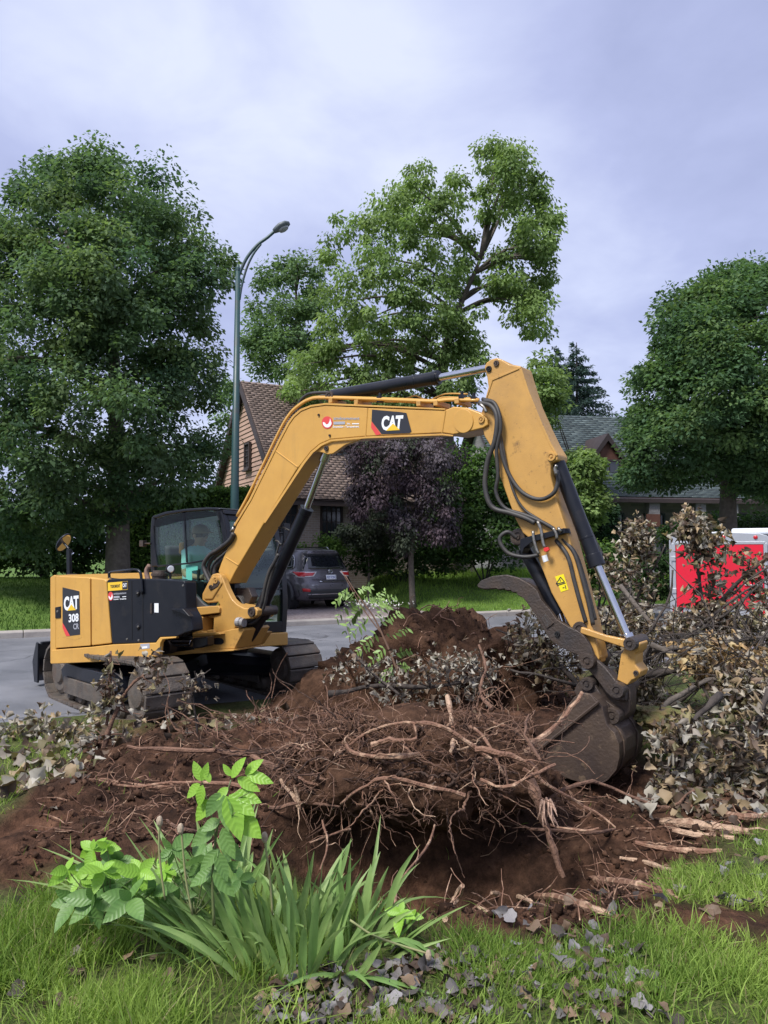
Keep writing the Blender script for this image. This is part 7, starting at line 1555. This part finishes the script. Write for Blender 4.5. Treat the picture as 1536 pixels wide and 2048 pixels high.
bough('leaf strewn branch at the left edge in front of the tracks', [[(-20, 1520, 6.8), (80, 1490, 6.8), (170, 1480, 6.7), (250, 1470, 6.6)]], [([(-30, 1500), (-20, 1440), (70, 1420), (160, 1425), (250, 1460), (240, 1500), (120, 1500)], 7.0)], WIL[[0, 1, 4, 5, 7, 2]], 420, 60, .078)
bough('upright wilted branch standing before the near track', [[(95, 1545, 6.1), (190, 1535, 6.1), (225, 1440, 6.15), (255, 1380, 6.2), (300, 1335, 6.2)], [(215, 1450, 6.15), (218, 1380, 6.2), (222, 1300, 6.2)], [(120, 1535, 6.1), (200, 1545, 6.0), (275, 1528, 6.0)]], [([(200, 1350), (205, 1300), (222, 1285), (240, 1300), (238, 1370), (215, 1400)], 6.2), ([(255, 1350), (275, 1320), (300, 1308), (335, 1325), (338, 1360), (290, 1385)], 6.2), ([(175, 1410), (220, 1385), (285, 1410), (290, 1470), (220, 1480)], 6.15), ([(70, 1520), (110, 1480), (250, 1480), (255, 1530), (150, 1545)], 6.1)], WIL, 250, 110, .062, droop=1.2, crad=.04, dh=.10, r=.028, m=ROOTD)
bough('small wilted sprig between the two tracks', [[(395, 1500, 6.6), (390, 1430, 6.6), (385, 1370, 6.6), (420, 1340, 6.6)]], [([(355, 1410), (365, 1370), (395, 1350), (425, 1370), (420, 1420), (385, 1430)], 6.6)], WIL, 60, 30, .05, r=.012, crad=.05, dh=.15)
bough('bare twiggy branch with few leaves across the back of the brush heap', [[(1170, 1290, 8.4), (1260, 1310, 8.2), (1350, 1300, 8.0), (1450, 1310, 8.0)], [(1300, 1290, 7.2), (1380, 1330, 7.0), (1420, 1400, 6.6)], [(1290, 1450, 6.2), (1340, 1400, 6.3), (1420, 1360, 6.4)]], [([(1190, 1400), (1200, 1330), (1300, 1330), (1330, 1400), (1260, 1420)], 7.4)], WIL, 800, 30, .07, r=.05, m=BARK)
# dark tangle of twigs through the brush heap
tp = poly_centres([(1180, 1400), (1190, 1250), (1300, 1200), (1450, 1230), (1600, 1230), (1600, 1500), (1450, 1480), (1330, 1430)], 190, 7.2, 1.0, 60)
tp[:, 1] += 0; tag(hairs('brush_twigs', None, [(Vector(p), Vector((RNG.normal(), RNG.normal() * .6, RNG.normal() * .35))) for p in tp], TWIG, (6, 12), (.06, .12), (.002, .008), .02, .18), 'dark tangle of bare twigs inside the brush heap right of the bucket', 'twigs')
MOSS = mat('mossy_edge', (0.10, 0.13, 0.03), 0.95, col2=(0.17, 0.11, 0.05), vscale=9, bump=1.0, bscale=50)
q = at(1320, 1432, 6.1); b = lump(q, (.26, .16, .07), .5, 6, 3.0, 5); tag(b.build('turf_clump', MOSS, smooth_=True), 'torn mossy turf clump just right of the bucket', 'turf')
# ---- near grass
BLT = np.array([[-.5, 0, 0], [.5, 0, 0], [.42, .4, .05], [-.42, .4, .05], [.25, .75, .22], [-.25, .75, .22], [.02, 1, .45], [-.02, 1, .45]]); BLF = np.array([[0, 1, 2, 3], [3, 2, 4, 5], [5, 4, 6, 7]])
def near_grass():
    n = 250000; py = 1440 + (2110 - 1440) * RNG.rand(n) ** 0.75; px = RNG.uniform(-540, 2080, n)
    X = np.zeros(n); Y = np.zeros(n)
    v = (1024 - py) / F_PX; dz = SP + v * CP; dy = CP - v * SP; t = (0.09 - CAM_Z) / dz; X = (px - 768) / F_PX * t; Y = dy * t
    keep = (dcoord(X, Y) < -ROAD_W + .1) & (Y < 9.2); X, Y = X[keep], Y[keep]; dm = dirtmask(X, Y); dens = np.clip(.45 + 1.7 * fbm(X * 2.2, Y * 2.2, 3, 5), .04, 1) * (1 - dm) ** 1.6
    dens = np.where(dm > .85, .004, dens); keep = RNG.rand(len(X)) < dens * .8; X, Y = X[keep], Y[keep]; n = len(X); Z = G(X, Y) - .006
    tuft = np.clip(.5 + fbm(X * 3.1, Y * 3.1, 3, 3), 0, 1); h = (.035 + .085 * tuft * RNG.rand(n) + .03 * RNG.rand(n)) * (1 + .35 * (Y < 3.4) * (X < -.2))
    dr = RNG.normal(size=(n, 3)) * .55; dr[:, 2] = 1; lean = fbm(X * 2, Y * 2, 2, 1); dr[:, 0] += lean * .8
    mixv = np.clip(.5 + .8 * fbm(X * 1.2, Y * 1.2, 3, 0) + .25 * RNG.normal(size=n), 0, 1)[:, None]
    cc = np.array([.125, .215, .040]) * (1 - mixv) + np.array([.31, .42, .10]) * mixv; dry = RNG.rand(n) < .05; cc[dry] = (.33, .30, .16); cc = cc * RNG.uniform(.7, 1.3, (n, 1))
    sc = np.stack([.0035 + .0035 * RNG.rand(n), h, h], 1); V, F_, C_ = scatter(BLT, BLF, np.stack([X, Y, Z], 1), frames(dr), sc, cc)
    tag(np_mesh('lawn_grass', V, F_, LEAF, None, C_), 'patchy green lawn grass around the dug pit in the foreground', 'grass', kind='stuff')
near_grass()
# ---- irises
IRIS = mat('iris_leaf', (.165, .29, .08), .40, col2=(.35, .48, .16), vscale=5, bump=.1, bscale=120, spec=.45)
IRISY = mat('iris_leaf_light', (.28, .45, .13), .40, col2=(.20, .35, .10), vscale=7, spec=.45)
def vein_uv(o, uv):
    a = o.data.color_attributes.new('col', 'FLOAT_COLOR', 'POINT'); c = np.ones((len(uv), 4), np.float32); c[:, 0] = [p[0] for p in uv]; c[:, 1] = [p[1] for p in uv]; c[:, 2] = 0; a.data.foreach_set('color', c.ravel()); return o
def veined(m, freq_u, freq_v, depth, tip):
    """darker veins and a browned tip from the leaf's own across/along coordinates"""
    nt = m.node_tree; N = nt.nodes.new; L = nt.links.new; b = _pb(m); src = b.inputs['Base Color'].links[0].from_socket
    a = N('ShaderNodeAttribute'); a.attribute_name = 'col'; sp = N('ShaderNodeSeparateXYZ'); L(a.outputs['Vector'], sp.inputs[0])
    s1 = N('ShaderNodeMath'); s1.operation = 'MULTIPLY'; L(sp.outputs[0], s1.inputs[0]); s1.inputs[1].default_value = freq_u
    s2 = N('ShaderNodeMath'); s2.operation = 'MULTIPLY_ADD'; L(sp.outputs[1], s2.inputs[0]); s2.inputs[1].default_value = freq_v; L(s1.outputs[0], s2.inputs[2])
    sn = N('ShaderNodeMath'); sn.operation = 'SINE'; L(s2.outputs[0], sn.inputs[0])
    r = N('ShaderNodeMapRange'); L(sn.outputs[0], r.inputs[0]); r.inputs[1].default_value = -0.2; r.inputs[2].default_value = 1.0; r.inputs[3].default_value = 1.0; r.inputs[4].default_value = 1 - depth
    mu = N('ShaderNodeVectorMath'); mu.operation = 'SCALE'; L(src, mu.inputs[0]); L(r.outputs[0], mu.inputs['Scale'])
    nz = N('ShaderNodeTexNoise'); nz.inputs['Scale'].default_value = 14; tc = N('ShaderNodeTexCoord'); L(tc.outputs['Object'], nz.inputs['Vector'])
    tv = N('ShaderNodeMath'); tv.operation = 'MULTIPLY_ADD'; L(nz.outputs[0], tv.inputs[0]); tv.inputs[1].default_value = 0.35; L(sp.outputs[1], tv.inputs[2])
    tr_ = N('ShaderNodeMapRange'); L(tv.outputs[0], tr_.inputs[0]); tr_.inputs[1].default_value = tip; tr_.inputs[2].default_value = tip + 0.06
    mx = N('ShaderNodeMixRGB'); L(tr_.outputs[0], mx.inputs[0]); L(mu.outputs[0], mx.inputs[1]); mx.inputs[2].default_value = (0.30, 0.21, 0.09, 1); L(mx.outputs[0], b.inputs['Base Color'])
    bp = N('ShaderNodeBump'); bp.inputs['Strength'].default_value = 0.18; bp.inputs['Distance'].default_value = 0.003; L(sn.outputs[0], bp.inputs['Height']); L(bp.outputs[0], b.inputs['Normal'])
def blade_leaf(p, d, side, L_, w, bend, parent, m, name='leaf'):
    """sword leaf: folded ribbon, bending by 'bend' (vector) towards its tip"""
    b = MB(); n = 7; vs = []; d = Vector(d).normalized(); s = Vector(side).normalized(); f = d.cross(s).normalized()
    for i in range(n + 1):
        t = i / n; c = Vector(p) + d * L_ * t + Vector(bend) * L_ * t * t; ww = w * (0.75 + .5 * t if t < .4 else .95 * (1 - ((t - .4) / .6) ** 2.2)) * .5
        if i == n: ww = .0006
        vs += [c - s * ww, c + f * ww * .35, c + s * ww]
    fs = []
    for i in range(n):
        a = i * 3; fs += [(a, a + 1, a + 4, a + 3), (a + 1, a + 2, a + 5, a + 4)]
    b.add(vs, fs); return vein_uv(b.build(name, m, parent, smooth_=True, normals=False), [(u, i / n) for i in range(n + 1) for u in (1, 0, 1)])
def iris(label, px, py, nl, lean, hmax, spread=.10, seed=0, droop=.15):
    p = on_ground(px, py, .09); p.z = g1(p.x, p.y) - .01; T = thing('iris_plant', label, 'plant', tuple(p), 'iris plants at the pit edge')
    for k in range(nl):
        a = RNG.uniform(0, 2 * math.pi); rr = spread * RNG.rand() ** .5; q = p + Vector((math.cos(a) * rr * 1.2, math.sin(a) * rr, 0)); out = Vector((math.cos(a), math.sin(a) * .6, 0))
        d = Vector((lean[0], lean[1], 1)) + out * RNG.uniform(.05, .42) + Vector((RNG.normal(), RNG.normal(), 0)) * .13; L_ = hmax * .92 * RNG.uniform(.5, 1.05)
        bend = out * RNG.uniform(0, .42) + Vector((lean[0] * .3 + RNG.normal() * .12, RNG.normal() * .08, -(droop + .12) * RNG.rand() ** 2 * 2.6))
        s = Vector((1, .5 * RNG.normal(), 0)) if RNG.rand() < .65 else Vector((RNG.normal(), RNG.normal(), 0)); blade_leaf(q, d, s, L_, RNG.uniform(.022, .040), bend, T, IRIS if RNG.rand() < .75 else IRISY)
    return T
iris('tall upright iris clump rising before the dark pit', 612, 1950, 32, (.02, .05), .56, .13)
iris('iris clump with spiky leaves at the right end beside the pit', 725, 1878, 22, (.16, .1), .50, .09)
iris('iris clump leaning left below the bright sapling', 480, 1925, 34, (-.62, .05), .60, .14)
iris('leftmost iris clump leaning over the grass', 385, 1870, 30, (-.7, .1), .55, .14)
iris('iris clump hidden behind the bright sapling stem', 450, 1810, 28, (-.15, .1), .46, .16)
iris('low iris clump at the left end beside the bushy sapling', 300, 1840, 20, (-.55, .05), .45, .13)
iris('dense iris clump between the leaning and the tall upright ones', 545, 1905, 26, (-.12, .02), .50, .13)
iris('iris clump behind the tall upright one at the pit rim', 570, 1850, 28, (.1, .15), .44, .16)
T = iris('flattened iris with strap leaves drooping to the right', 760, 1905, 8, (.7, -.1), .36, .06, droop=.8)
for k in range(9): blade_leaf(T.location + Vector((.02, 0, .04)), Vector((.7 + .4 * RNG.rand(), -.2 - .5 * RNG.rand(), .9)), Vector((.3, 1, 0)), RNG.uniform(.22, .40), .034, Vector((.35, -.2, -1.15)), T, IRISY)
T = iris('low iris leaves lying across the fallen leaves', 690, 1965, 6, (.3, -.5), .30, .05, droop=.9)
for k in range(5): blade_leaf(T.location + Vector((0, 0, .03)), Vector((-.9 + .5 * k, -.4, .35)), Vector((.3, 1, 0)), RNG.uniform(.24, .42), .030, Vector((-.1 + .1 * k, -.1, -.32)), T, IRISY)
STALK = mat('dry_stalk', (.30, .26, .13), .8, col2=(.20, .26, .10), vscale=9)
for lab, px in (('dried iris flower stalk with withered pod left of the sapling', [(330, 1800), (322, 1740), (318, 1690), (320, 1640)]), ('dried iris stalk with papery bud right of the sapling stem', [(545, 1830), (540, 1760), (532, 1700), (530, 1672)]), ('pale dead stalk bending across the drooping iris', [(700, 1840), (745, 1870), (800, 1890), (858, 1908)]), ('thin withered flower stalk among the left iris leaves', [(385, 1830), (372, 1760), (366, 1700), (362, 1655)])):
    T = thing('flower_stalk', lab, 'stalk', tuple(at(*px[0], 3.05))); ln = smooth_line([at(x, y, 3.05) for x, y in px], 4); b = MB(); b.tube(ln, .0045, 6); b.build('stem', STALK, T, smooth_=True)
    b = lump(ln[-1], (.013, .013, .024), .4, 30, 1.0, 2); b.build('withered_pod', mat('withered_petal', (.42, .33, .24), .8, var=.4, vscale=40), T)
# ---- saplings with single leaflets
BRIGHT = mat('fresh_leaf', (.23, .45, .045), .42, col2=(.32, .56, .075), vscale=9, bump=.25, bscale=110, spec=.45); MIDL = mat('leaflet_green', (.12, .25, .06), .45, col2=(.185, .33, .085), vscale=9, bump=.25, bscale=110)
veined(BRIGHT, -6, 44, .10, 1.27); veined(MIDL, -6, 44, .12, 1.27); veined(IRIS, 26, 0, .18, 1.16); veined(IRISY, 26, 0, .18, 1.12)
for m_ in (BRIGHT, MIDL, IRIS, IRISY):
    nt = m_.node_tree; N = nt.nodes.new; L = nt.links.new; b_ = _pb(m_); src = b_.inputs['Base Color'].links[0].from_socket; t_ = N('ShaderNodeBsdfTranslucent'); L(src, t_.inputs[0]); ms = N('ShaderNodeMixShader'); ms.inputs[0].default_value = .35
    L(b_.outputs[0], ms.inputs[1]); L(t_.outputs[0], ms.inputs[2]); L(ms.outputs[0], nt.nodes['Material Output'].inputs[0])
def leaflet(a, c, w, parent, m, droop=.15, twist=0.0, name='leaflet'):
    a, c = Vector(a), Vector(c); d = c - a; L_ = d.length; d.normalize(); s = d.cross(Vector((math.sin(twist), -.9, .35 + .3 * math.cos(twist)))).normalized(); f = s.cross(d).normalized(); n = 9; vs = []
    for i in range(n + 1):
        t = i / n; ww = w * L_ * (math.sin(math.pi * t ** .8) ** .9) * .5 * (1 + .06 * (i % 2)) + .0008; o = a + d * L_ * t - Z1 * droop * L_ * t * t; vs += [o - s * ww + f * ww * .25, o, o + s * ww + f * ww * .25]
    b = MB(); fs = []
    for i in range(n): q = i * 3; fs += [(q, q + 1, q + 4, q + 3), (q + 1, q + 2, q + 5, q + 4)]
    b.add(vs, fs); return vein_uv(b.build(name, m, parent, smooth_=True, normals=False), [(u, i / n) for i in range(n + 1) for u in (1, 0, 1)])
def sapling_main():
    Y = 3.0; T = thing('ash_sapling', 'bright green ash sapling with broad fresh leaflets in front of the pit', 'plant', tuple(at(428, 1850, Y)))
    def stem(px, r0, r1): 
        ln = smooth_line([at(x, y, Y + dy) for x, y, dy in px], 4); k = len(ln); b = MB(); b.tube(ln, [r0 + (r1 - r0) * i / (k - 1) for i in range(k)], 6); b.build('stem', mat('green_stem', (.13, .16, .06), .6, var=.3), T, smooth_=True)
    stem([(428, 1850, 0), (425, 1760, 0), (430, 1690, 0), (440, 1630, 0), (462, 1560, 0)], .007, .003); stem([(432, 1680, 0), (420, 1620, .02), (408, 1580, .03), (402, 1556, .03)], .004, .002); stem([(445, 1615, 0), (470, 1600, -.03), (500, 1585, -.05)], .003, .0015); stem([(436, 1650, 0), (455, 1640, -.06), (470, 1625, -.08)], .003, .0015)
    LL = [(463, 1556, 492, 1511, .42, -.02, BRIGHT), (490, 1549, 527, 1516, .42, 0, BRIGHT), (493, 1550, 547, 1563, .40, -.02, BRIGHT), (475, 1556, 520, 1580, .42, -.03, BRIGHT), (462, 1552, 446, 1526, .40, .02, BRIGHT), (402, 1562, 387, 1519, .40, .03, BRIGHT), (404, 1562, 416, 1522, .38, .03, BRIGHT), (400, 1568, 374, 1594, .5, .03, BRIGHT), (406, 1570, 398, 1612, .5, 0, BRIGHT),
          (420, 1565, 408, 1536, .42, .03, BRIGHT), (440, 1585, 412, 1632, .52, -.06, MIDL), (447, 1590, 458, 1660, .48, -.08, MIDL), (452, 1592, 482, 1678, .46, -.10, BRIGHT), (458, 1590, 510, 1628, .48, -.06, BRIGHT), (470, 1585, 523, 1602, .45, -.04, BRIGHT), (478, 1630, 523, 1673, .6, -.06, BRIGHT), (440, 1640, 402, 1660, .55, -.04, MIDL), (430, 1652, 382, 1690, .5, -.03, MIDL), (445, 1655, 470, 1715, .5, -.06, MIDL), (420, 1600, 392, 1640, .55, .02, BRIGHT), (456, 1575, 430, 1600, .5, -.04, BRIGHT),
          (436, 1700, 400, 1740, .45, -.03, MIDL), (432, 1705, 455, 1760, .45, -.04, MIDL), (440, 1680, 488, 1720, .45, -.02, MIDL), (426, 1740, 380, 1770, .45, 0, MIDL), (427, 1740, 470, 1790, .45, -.03, MIDL)]
    for x0, y0, x1, y1, w, dy, m_ in LL: leaflet(at(x0, y0, Y + dy * .5), at(x1, y1, Y + dy), w, T, m_, .06, RNG.normal() * .5)
sapling_main()
def bushy(label, px, py, Y, leaves, m_, name='ash_sapling', cat='plant'):
    T = thing(name, label, cat, tuple(at(px, py, Y)))
    for (cx, cy, n, sp, sz, mm) in leaves:
        a = at(px, py, Y); c = at(cx, cy, Y + RNG.normal() * .08); ln = smooth_line([a, (a + c) / 2 + Vector((RNG.normal() * .02, 0, .02)), c], 4); b = MB(); b.tube(ln, [.004 - .0025 * i / (len(ln) - 1) for i in range(len(ln))], 5); b.build('stem', MATS['green_stem'], T, smooth_=True)
        for k in range(n):
            th = 2 * math.pi * k / n + RNG.normal() * .3; e = c + Vector((math.cos(th), RNG.normal() * .6, math.sin(th) * .75)) * sz * RNG.uniform(.8, 1.2); leaflet(c, e, .5, T, mm, .12, RNG.normal() * .6)
    return T
bushy('bushy green sapling at the left edge of the iris bed', 215, 1850, 3.15, [(185, 1700, 7, 1, .065, BRIGHT), (205, 1740, 7, 1, .07, BRIGHT), (160, 1760, 6, 1, .065, BRIGHT), (135, 1740, 5, 1, .05, BRIGHT), (215, 1695, 5, 1, .05, BRIGHT), (175, 1735, 6, 1, .06, MIDL), (230, 1770, 7, 1, .10, MIDL), (190, 1800, 8, 1, .11, MIDL), (240, 1720, 6, 1, .09, MIDL), (150, 1800, 6, 1, .10, MIDL), (260, 1800, 7, 1, .10, MIDL), (280, 1745, 6, 1, .08, BRIGHT), (310, 1780, 7, 1, .09, MIDL)], MIDL)
bushy('leafy undergrowth sprouting among the iris leaves', 390, 1830, 3.2, [(345, 1700, 6, 1, .08, MIDL), (370, 1740, 6, 1, .085, MIDL), (410, 1720, 6, 1, .085, MIDL), (440, 1750, 7, 1, .09, MIDL), (330, 1740, 6, 1, .07, BRIGHT), (480, 1760, 6, 1, .07, MIDL), (360, 1790, 6, 1, .09, MIDL)], MIDL)
bushy('tiny bright seedling at the pit rim right of the irises', 810, 1850, 3.3, [(800, 1825, 5, 1, .06, BRIGHT), (820, 1832, 5, 1, .05, BRIGHT)], BRIGHT)
def pinnate():
    Y = 7.6; T = thing('rowan_sapling', 'slender light green sapling with feathery leaves before the soil heap', 'plant', tuple(at(812, 1400, Y)))
    def stem(px, r0, r1):
        ln = smooth_line([at(x, y, Y) for x, y in px], 4); k = len(ln); b = MB(); b.tube(ln, [r0 + (r1 - r0) * i / (k - 1) for i in range(k)], 6); b.build('stem', mat('reddish_stem', (.20, .12, .08), .7), T, smooth_=True); return ln
    main = stem([(812, 1400), (790, 1330), (765, 1270), (745, 1230), (715, 1190), (690, 1150)], .014, .004); stem([(765, 1270), (735, 1230), (715, 1200), (682, 1140)], .008, .003)
    fr = [(715, 1190, 675, 1225), (715, 1190, 680, 1180), (725, 1200, 690, 1250), (735, 1215, 770, 1170), (740, 1222, 790, 1180), (745, 1230, 700, 1260), (755, 1250, 800, 1215), (760, 1262, 715, 1290), (770, 1280, 815, 1245), (775, 1290, 735, 1320), (710, 1185, 740, 1160), (720, 1195, 760, 1185), (700, 1170, 672, 1195), (785, 1310, 820, 1290), (750, 1240, 775, 1200), (730, 1210, 705, 1225), (790, 1330, 760, 1345), (795, 1340, 815, 1320), (800, 1370, 775, 1350)]
    LM = mat('rowan_leaf', (.15, .25, .06), .5, col2=(.20, .31, .08), vscale=9)
    for x0, y0, x1, y1 in fr:
        a, c = at(x0, y0, Y + RNG.normal() * .05), at(x1, y1, Y + RNG.normal() * .15); d = c - a; s = Vector((-d.z, .2 * RNG.normal(), d.x)).normalized()
        for k in range(7):
            t = .2 + .8 * k / 6; q = a + d * t - Z1 * .06 * t * t
            for sg in (-1, 1): leaflet(q, q + s * sg * .058 * RNG.uniform(.6, 1.2) * (1 - .35 * abs(t - .5)) + d.normalized() * RNG.uniform(.01, .035) + Vector((RNG.normal(), RNG.normal(), RNG.normal() - 1)) * .014, .34, T, LM, .15, RNG.normal() * .9)
pinnate()
# ---- fallen leaves in the grass, each its own thing
ZN = ['on the grass at the bottom below the irises', 'in the grass bottom right of the pit', 'on the grass at the right edge', 'in the grass at bottom left', 'on the soil among the broken roots', 'on the soil at the left edge', 'beside the splintered planks']
def fallen():
    zones = [([(540, 1890), (700, 1930), (860, 1880), (960, 1900), (1010, 2040), (520, 2045)], 105), ([(1000, 1850), (1180, 1860), (1300, 1900), (1360, 2040), (1000, 2040)], 75), ([(1330, 1790), (1536, 1680), (1560, 1800), (1420, 1860)], 26), ([(30, 1800), (330, 1860), (420, 2020), (30, 2030)], 26), ([(960, 1780), (1340, 1800), (1330, 1850), (980, 1850)], 16), ([(0, 1560), (200, 1520), (160, 1640), (20, 1680)], 18), ([(1330, 1640), (1536, 1600), (1536, 1680), (1400, 1720)], 14)]
    for zi, (poly, n) in enumerate(zones):
        pal = GREYL if zi in (0, 1, 2, 4) else np.concatenate([GREYL[3:], WIL[:4]])
        got = 0
        while got < n:
            x, y = RNG.uniform(min(p[0] for p in poly), max(p[0] for p in poly)), RNG.uniform(min(p[1] for p in poly), max(p[1] for p in poly))
            if not inpoly(np.array([x]), np.array([y]), poly)[0]: continue
            p = on_ground(x, y, .11); z = g1(p.x, p.y) + .012 + .03 * RNG.rand(); d = RNG.normal(size=(1, 3)); d[:, 2] *= .35; u = RNG.normal(size=(1, 3)) * .45; u[:, 2] += 1
            o = place_leaf(None, (p.x, p.y, z), frames(d, u)[0], .046 * RNG.uniform(.6, 1.5), pal[RNG.randint(len(pal))] * RNG.uniform(.75, 1.15), 'fallen_leaf')
            tone = 'grey' if o.color[2] > o.color[0] * .75 else 'brown'; big = 'broad' if o.scale.x > .055 else ('small' if o.scale.x < .036 else 'curled')
            tag(o, big + ' ' + tone + ' fallen leaf ' + ZN[zi], 'leaf', 'fallen leaves on the foreground lawn'); got += 1
fallen()
def litter_leaves():
    polys = [([(0, 1500), (200, 1430), (260, 1500), (120, 1600), (0, 1640)], 160), ([(640, 1380), (1000, 1340), (1060, 1380), (760, 1420)], 140), ([(1240, 1560), (1536, 1560), (1536, 1640), (1300, 1620)], 120), ([(300, 1440), (600, 1400), (600, 1460), (320, 1500)], 70), ([(1280, 1400), (1536, 1380), (1536, 1560), (1340, 1560)], 260)]
    Vs, Fs, Cs, o = [], [], [], 0
    for poly, n in polys:
        P = []
        while len(P) < n:
            x, y = RNG.uniform(min(p[0] for p in poly), max(p[0] for p in poly)), RNG.uniform(min(p[1] for p in poly), max(p[1] for p in poly))
            if inpoly(np.array([x]), np.array([y]), poly)[0]: P.append(tuple(on_ground(x, y, .12)))
        P = np.array(P); P[:, 2] = G(P[:, 0], P[:, 1]) + .02 + .05 * RNG.rand(n); d = RNG.normal(size=(n, 3)); d[:, 2] *= .5; u = RNG.normal(size=(n, 3)) * .6; u[:, 2] += 1
        V, F_, C_ = scatter(CT[0][0], CT[0][1], P, frames(d, u), .085 * RNG.uniform(.6, 1.3, n), WIL[RNG.randint(len(WIL), size=n)] * RNG.uniform(.7, 1.15, (n, 1))); Vs.append(V); Fs.append(F_ + o); Cs.append(C_); o += len(V)
    tag(np_mesh('leaf_litter', np.concatenate(Vs), np.concatenate(Fs), SMAT, None, np.concatenate(Cs), True), 'scattered dry leaf litter round the heaps and tracks', 'leaf litter', kind='stuff')
litter_leaves()
def dark_litter():
    poly = [(560, 1900), (720, 1940), (880, 1880), (960, 1890), (1010, 1960), (960, 2045), (520, 2045)]; poly2 = [(1000, 1890), (1200, 1880), (1330, 1900), (1330, 2040), (1040, 2040)]; P = []
    while len(P) < 380:
        x, y = RNG.uniform(520, 1340), RNG.uniform(1870, 2046)
        if inpoly(np.array([x]), np.array([y]), poly)[0] or (inpoly(np.array([x]), np.array([y]), poly2)[0] and RNG.rand() < .4): P.append(tuple(on_ground(x, y, .11)))
    P = np.array(P); n = len(P); P[:, 2] = G(P[:, 0], P[:, 1]) + .01 + .03 * RNG.rand(n); d = RNG.normal(size=(n, 3)); d[:, 2] *= .4; u = RNG.normal(size=(n, 3)) * .5; u[:, 2] += 1; tv, tf = maple_template(.8, -.2)
    V, F_, C_ = scatter(tv, tf, P, frames(d, u), .038 * RNG.uniform(.5, 1.4, n), GREYL[RNG.randint(len(GREYL), size=n)] * RNG.uniform(.6, 1.25, (n, 1)))
    tag(np_mesh('leaf_litter', V, F_, SMAT, None, C_, True), 'dark crumbled leaf litter in the grass below the irises', 'leaf litter', kind='stuff')
dark_litter()
def heap_debris():
    pick = [HEAPV[i] for i in RNG.choice(len(HEAPV), 2600, replace=False) if HEAPV[i].z > .05 and HEAPV[i].y < HP[1] + .35]; P = np.array([tuple(p) for p in pick]); n = len(P)
    V, F_, C_ = scatter(CL, CLF, P, frames(RNG.normal(size=(n, 3))), (.008 + .035 * RNG.rand(n) ** 5)[:, None] * RNG.uniform(.5, 1.5, (n, 3)), np.array([[.062, .034, .022]]) * RNG.uniform(.35, 1.8, (n, 1)))
    tag(np_mesh('soil_clods', V, F_, MATS['clod'], None, C_), 'crumbs of soil on the big soil heap', 'soil', kind='stuff')
    tag(hairs('root_litter', None, [(p, Vector((RNG.normal(), RNG.normal() - .5, RNG.normal() + .4))) for p in pick[:150]], ROOT, (4, 8), (.04, .09), (.002, .008), .08, .3), 'torn roots poking out of the big soil heap', 'root litter')
heap_debris()
